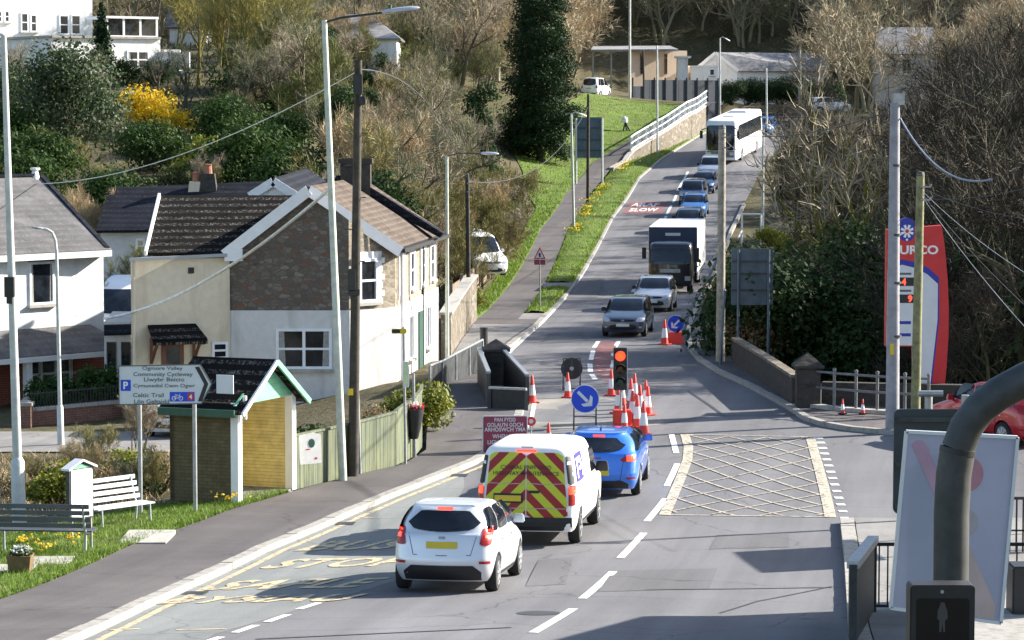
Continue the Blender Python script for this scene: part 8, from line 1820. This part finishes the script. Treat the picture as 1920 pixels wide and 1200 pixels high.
for u, Y, s, pr, lab in ((470, 136, 1.0, LAU, 'glossy dark green laurel bush left of the tall lamp behind the roofs'), (545, 132, .95, LAU, 'green laurel bush behind the white dormer gable'), (596, 130, .9, LAU, 'green laurel bush directly left of the telegraph pole'), (385, 140, 1.2, YEL, 'rounded yellow green shrub left of the laurel bushes'), (340, 137, .8, YEL, 'small yellow green shrub below the yellow flowering bush'), (430, 150, .9, LAU, 'dark laurel bush above the yellow green shrub'), (500, 146, .8, YEL, 'olive green shrub over the laurel bushes'),
                         (285, 142, .8, LAU, 'dark laurel bush beneath the yellow flowering bush'), (300, 186, .55, LAU, 'dark hedge below the window of the hillside house'), (235, 188, .5, LAU, 'dark hedge at the foot of the slim fir'), (890, 126, .6, YEL, 'bright yellow green bush behind the rubble garden wall')):
    plant('evergreen_bush', lab, 'bush', pr, on(u, Y), s, u)
for u, Y, s, pr, lab in ((1490, 101, 1.12, DKB, 'dark dense evergreen right of the ribbed sign back'), (1560, 102, 1.12, DKB, 'tall dark evergreen in the middle of the hedge before the bridge railing'), (1632, 100, 1.1, DKB, 'dark evergreen just left of the fuel sign'), (1830, 99, .85, DKB, 'dark ivy thicket right of the fuel sign'), (1910, 101, .9, DKB, 'dark ivy thicket at the right frame edge'), (1745, 108, 1.15, DKB, 'dark ivy thicket behind the fuel sign top'), (1600, 92, .75, YEL, 'yellow green sprig bush below the dark hedge'), (1640, 90, .6, YEL, 'small yellow green bush left of the concrete pole'), (1800, 90, .6, YEL, 'yellow green bush behind the red car'), (1455, 165, .9, YEL, 'bright green bush beyond the ribbed sign back'), (1500, 160, .8, YEL, 'bright green hedge top behind the dark evergreens')):
    plant('evergreen_bush', lab, 'bush', pr, on(u, Y), s, u)
for i, (Y, d) in enumerate(((100, 1.6), (104, 1.1), (108.5, 1.1), (113, 1.2), (118, 1.0), (123, 1.1), (128, 1.3), (134, 1.4), (141, 1.6), (149, 1.8), (158, 2.0))):
    X = xr(Y) + d + .35; plant('bramble', 'low dark bramble along the right kerb below the lorry', 'bush', SML if i % 3 else BRM, (X, Y, gz(X, Y) - .1), rg.uniform(.9, 1.25), Y, 'brambles along the right kerb')
for u, Y, s, pr, lab in ((25, 65, .55, BRM, 'brown twiggy shrub at the left edge behind the tall lamp base'), (95, 63.5, .62, YEL, 'yellow green rounded shrub left of the information board'), (60, 67, .7, SML, 'green shrub behind the yellow green one near the lamp base'), (205, 63.5, .62, BRM, 'brown leafy shrub behind the direction sign left post'), (250, 64.5, .9, SML, 'green shrub between the sign posts'), (285, 65, .72, BRM, 'brown leafy shrub against the shelter wall'), (228, 68, .55, YEL, 'pale green shrub behind the sign posts'),
                         (590, 65.5, .95, SML, 'glossy green shrub behind the fence beside the shelter'), (618, 67, .9, SML, 'green shrub behind the fence left of the telegraph pole'), (700, 71.5, .7, BRM, 'russet garden plant over the fence right of the telegraph pole'), (735, 73, .6, SML, 'low garden shrub over the fence under the white wall'), (785, 73.5, .8, YEL, 'pale green shrub at the fence end by the bin'), (570, 69, 1.0, SML, 'taller green shrub in the garden behind the shelter gable')):
    p = on(u, Y); plant('garden_shrub', lab, 'bush', pr, p, s, u)
for i, u in enumerate((58, 76, 94, 112, 166, 204)):
    p = V3(u, 0, 88); p.z = gz(p.x, 88); plant('clipped_conifer', ['leftmost small clipped conifer before the bay window', 'second clipped conifer before the bay window', 'third clipped conifer before the bay window', 'clipped conifer touching the swan neck lamp', 'larger clipped conifer right of the swan neck lamp', 'clipped conifer nearest the direction sign'][i], 'bush', CLP, p, 1.15 if i < 4 else 1.5, u)
for u, Y, s in ((40, 66, .18), (140, 67, .22), (230, 63, .20), (285, 63, .2), (180, 70, .24), (250, 76, .34)):
    plant('bare_shrub', 'small leafless shrub in the rough strip behind the benches', 'shrub', TP(SHR[int(u) % 4]), on(u, Y), s, u, 'small leafless shrubs behind the benches')
for i, (u, Y, k) in enumerate(((1372, 272, .55), (1400, 274, .62), (1432, 273, .6), (1462, 275, .66), (1495, 272, .6), (1528, 274, .6), (1556, 270, .5))): plant('hedge_bush', 'dark hedge bush in the row before the long white bungalow', 'bush', DKB, V3(u, 196, Y), k, u, 'hedge before the white bungalow')
for u, Y, k, kz, lab in ((2060, 93, 1.6, 2.0, 'dark ivy mass added beyond the right frame edge to shade the road'), (1690, 113, 1.1, 1.2, 'dark ivy mass directly behind the concrete pole')):  # the mass beyond the frame is added for its shadow on the road
    plant('ivy_mass', lab, 'tree', DKB, on(u, Y), k, u, None, kz)
for i, (u, Y, k) in enumerate(((1800, 97, .62), (1850, 94, .7), (1900, 99, .75), (1950, 95, .8), (1880, 106, .85), (1830, 110, .8), (1925, 112, .9), (1990, 104, .85), (1780, 118, .8), (1860, 90, .5))): plant('bare_tree', 'dark leafless tree in the dense wood behind the fuel sign', 'tree', TP(DRK[i % 4]), on(u, Y) + Vector((0, 0, -.2)), k, u, 'dark leafless trees behind the fuel sign')
for i, (u, Y, k) in enumerate(((1452, 188, .5), (1470, 196, .55), (1490, 205, .55), (1468, 214, .5), (1500, 222, .6), (1445, 178, .42), (1640, 176, .6), (1530, 126, .4))):
    X = max(uX(u, Y), xr(Y) + 4.2); plant('bare_tree', 'leafless tree on the slope right of the road', 'tree', TP(DRK[i % 4]), (X, Y, gz(X, Y) - .1), k, u, 'leafless trees right of the road')
# daffodils on the verge and by the benches
def daff(seed):
    r = np.random.default_rng(seed); n = 60; x = r.normal(size=(n, 2)) * .28; h = r.uniform(.22, .42, n); l = r.normal(size=(n, 2)) * .1; w = .018
    v = np.stack([np.c_[x[:, 0] - w, x[:, 1], np.zeros(n)], np.c_[x[:, 0] + w, x[:, 1], np.zeros(n)], np.c_[x + l, h]], 1).reshape(-1, 3); f = np.arange(n * 3).reshape(-1, 3)
    cs = [((x[i, 0] + l[i, 0], x[i, 1] + l[i, 1], h[i] + .02)) for i in range(16)]; fv, ff = leaf_cloud(seed, [(c, (.05, .05, .04)) for c in cs], 16 * 9, .04)
    return [('leaves', arrays_mesh('leaves', v, None, f, MT['blade'])), ('flowers', arrays_mesh('flowers', fv, ff, None, MT['daffodil']))]
DA = [daff(1), daff(2)]
for i, (u, v) in enumerate(((1085, 432), (1093, 412), (1100, 405), (1104, 398), (1118, 372), (1126, 362), (1132, 356), (1160, 325), (1170, 318), (1178, 312), (1078, 440), (1110, 384))):
    lo, hi = 124, 250
    for _ in range(40):
        m_ = .5 * (lo + hi); lo, hi = (m_, hi) if P(u, v, m_).z > zr(m_) + .15 else (lo, m_)
    plant('daffodil_clump', 'clump of yellow daffodils on the verge beside the uphill path', 'flowers', DA[i % 2], (uX(u, lo), lo, zr(lo) + .15), 1.1, i, 'daffodil clumps on the verge')
for i, (u, Y, lab) in enumerate(((38, 52.8, 'daffodil clump behind the dark bench'), (120, 52.6, 'daffodil clump at the right end of the dark bench'), (425, 59.6, 'yellow primrose clump at the corner of the bus shelter'), (80, 51.0, 'daffodil clump between the dark bench and the planter'))): plant('daffodil_clump', lab, 'flowers', DA[i % 2], on(u, Y) + Vector((0, 0, .04)), .6, i)
# --- stuff: grass blades, undergrowth, the far wood
def blades(name, pts, h, w, mat, seed, lean=.4):
    r = np.random.default_rng(seed); n = len(pts); P_ = np.array(pts); a = r.uniform(0, 6.28, n); hh = h * r.uniform(.5, 1.4, n); dx, dy = np.cos(a) * w, np.sin(a) * w; l = r.normal(size=(n, 2)) * (hh * lean)[:, None]
    v = np.stack([np.c_[P_[:, 0] - dx, P_[:, 1] - dy, P_[:, 2]], np.c_[P_[:, 0] + dx, P_[:, 1] + dy, P_[:, 2]], np.c_[P_[:, 0] + l[:, 0], P_[:, 1] + l[:, 1], P_[:, 2] + hh]], 1).reshape(-1, 3)
    o = bpy.data.objects.new(name, arrays_mesh(name, v, None, np.arange(n * 3).reshape(-1, 3), MT[mat])); COL.objects.link(o); o['kind'] = 'stuff'; return o
pts = []
while len(pts) < 26000:
    y = rg.uniform(42, 62); x = xp(y) - rg.random() ** 1.3 * float(np.interp(y, [42, 50, 56, 60, 62], [7, 5.5, 4.0, 2.6, .5])) + .05; pts.append((x, y, gz(x, y) + .03))
blades('grass', pts, .085, .012, 'blade', 1)
pts = []
while len(pts) < 16000:
    y = rg.uniform(124, 256) if rg.random() < .6 else rg.uniform(105, 255); a, b = vl(y), vr(y)
    if rg.random() < .5 and y > 124: x = rg.uniform(a, max(b, a + .1)); z = zr(y) + .12
    else: x = xp(y) - rg.random() * float(np.interp(y, [100, 118, 170, 195, 215, 235, 255], [.3, .8, .8, 1.3, 4.2, 8.5, 9.5])); z = gz(x, y) + .05
    if y > 229 and x > xwall(y) - .3 and x < xwall(y) + .3: continue
    if 141 < y < 145 and x > xp(y): continue
    pts.append((x, y, z))
blades('verge_blades', pts, .16, .035, 'blade', 2)
pts = []
while len(pts) < 30000:
    y = rg.uniform(98, 262); u = rg.uniform(-40, 1960); x = uX(u, y)
    if xp(y) - np.interp(y, [100, 118, 170, 195, 215, 235, 255], [.5, 1.0, 1.1, 1.7, 4.8, 9, 10]) < x < xr(y) + 3.0: continue
    pts.append((x, y, gz(x, y) - .1))
blades('undergrowth', pts[:6000], .5, .03, 'olive_twig', 3, .6); blades('undergrowth', pts[6000:24000], .38, .09, 'ivy', 4, .9); blades('undergrowth', pts[24000:], .6, .05, 'shade_dark_twig', 5, .6)
pts = []
while len(pts) < 5000:
    y = rg.uniform(61, 76.5); u = rg.uniform(-40, 330); x = uX(u, y)
    if x > xp(y) - .4 or (y < 66 and u > 300): continue
    pts.append((x, y, gz(x, y) - .05))
blades('undergrowth', pts, .20, .014, 'gold_twig', 6, .6)
WOOD = [bare_tree(600 + i, 11.0, .24, 8, .60, .24, 5, 4, 4, 1.1, .028, 1, .3, .26, .6) for i in range(5)]
V_, F_, T_ = [], [], []; off_ = 0; r = np.random.default_rng(12); n = 0
def wood_clear(x, y):
    if y < 306 and uX(1085, y) < x < uX(1565, y): return False
    if y < 262 and x > uX(1085, y): return False
    if 276 < y < 296 and uX(1640, y) < x < uX(1770, y): return False
    if y < 292 and uX(1650, y) < x < uX(1765, y): return False
    if y < 250: return False
    return True
while n < 760:
    y = float(r.uniform(296, 338) if n < 560 else r.uniform(250, 300)); x = float(r.uniform(-.205 * y, .205 * y))
    if not wood_clear(x, y): continue
    for arr in ((0, 1), (2, 3)):
        vv, ff = WOOD[n % 5][arr[0]], WOOD[n % 5][arr[1]]; a = r.uniform(0, 6.28); s = r.uniform(.65, 1.15); c, sn = math.cos(a) * s, math.sin(a) * s
        q = np.c_[vv[:, 0] * c - vv[:, 1] * sn + x, vv[:, 0] * sn + vv[:, 1] * c + y, vv[:, 2] * s + gz(x, y) - .3]; V_.append(q); F_.append(ff + off_); off_ += len(q); tv = np.sin(x * .07) * np.cos(y * .05 + x * .02) * .35 + .45 + r.uniform(-.2, .2); T_.append(np.full(len(q), tv))
    n += 1
o = bpy.data.objects.new('woodland', arrays_mesh('woodland', np.concatenate(V_), np.concatenate(F_), None, MT['wood_twig'], np.concatenate(T_))); COL.objects.link(o); o['kind'] = 'stuff'
pts = []
while len(pts) < 30000:
    y = rg.uniform(262, 460); x = rg.uniform(-.2 * y, .2 * y)
    if wood_clear(x, y) or y > 300: pts.append((x, y, gz(x, y) - .2))
blades('woodland_floor', pts, .6, .10, 'olive_twig', 7, .8)
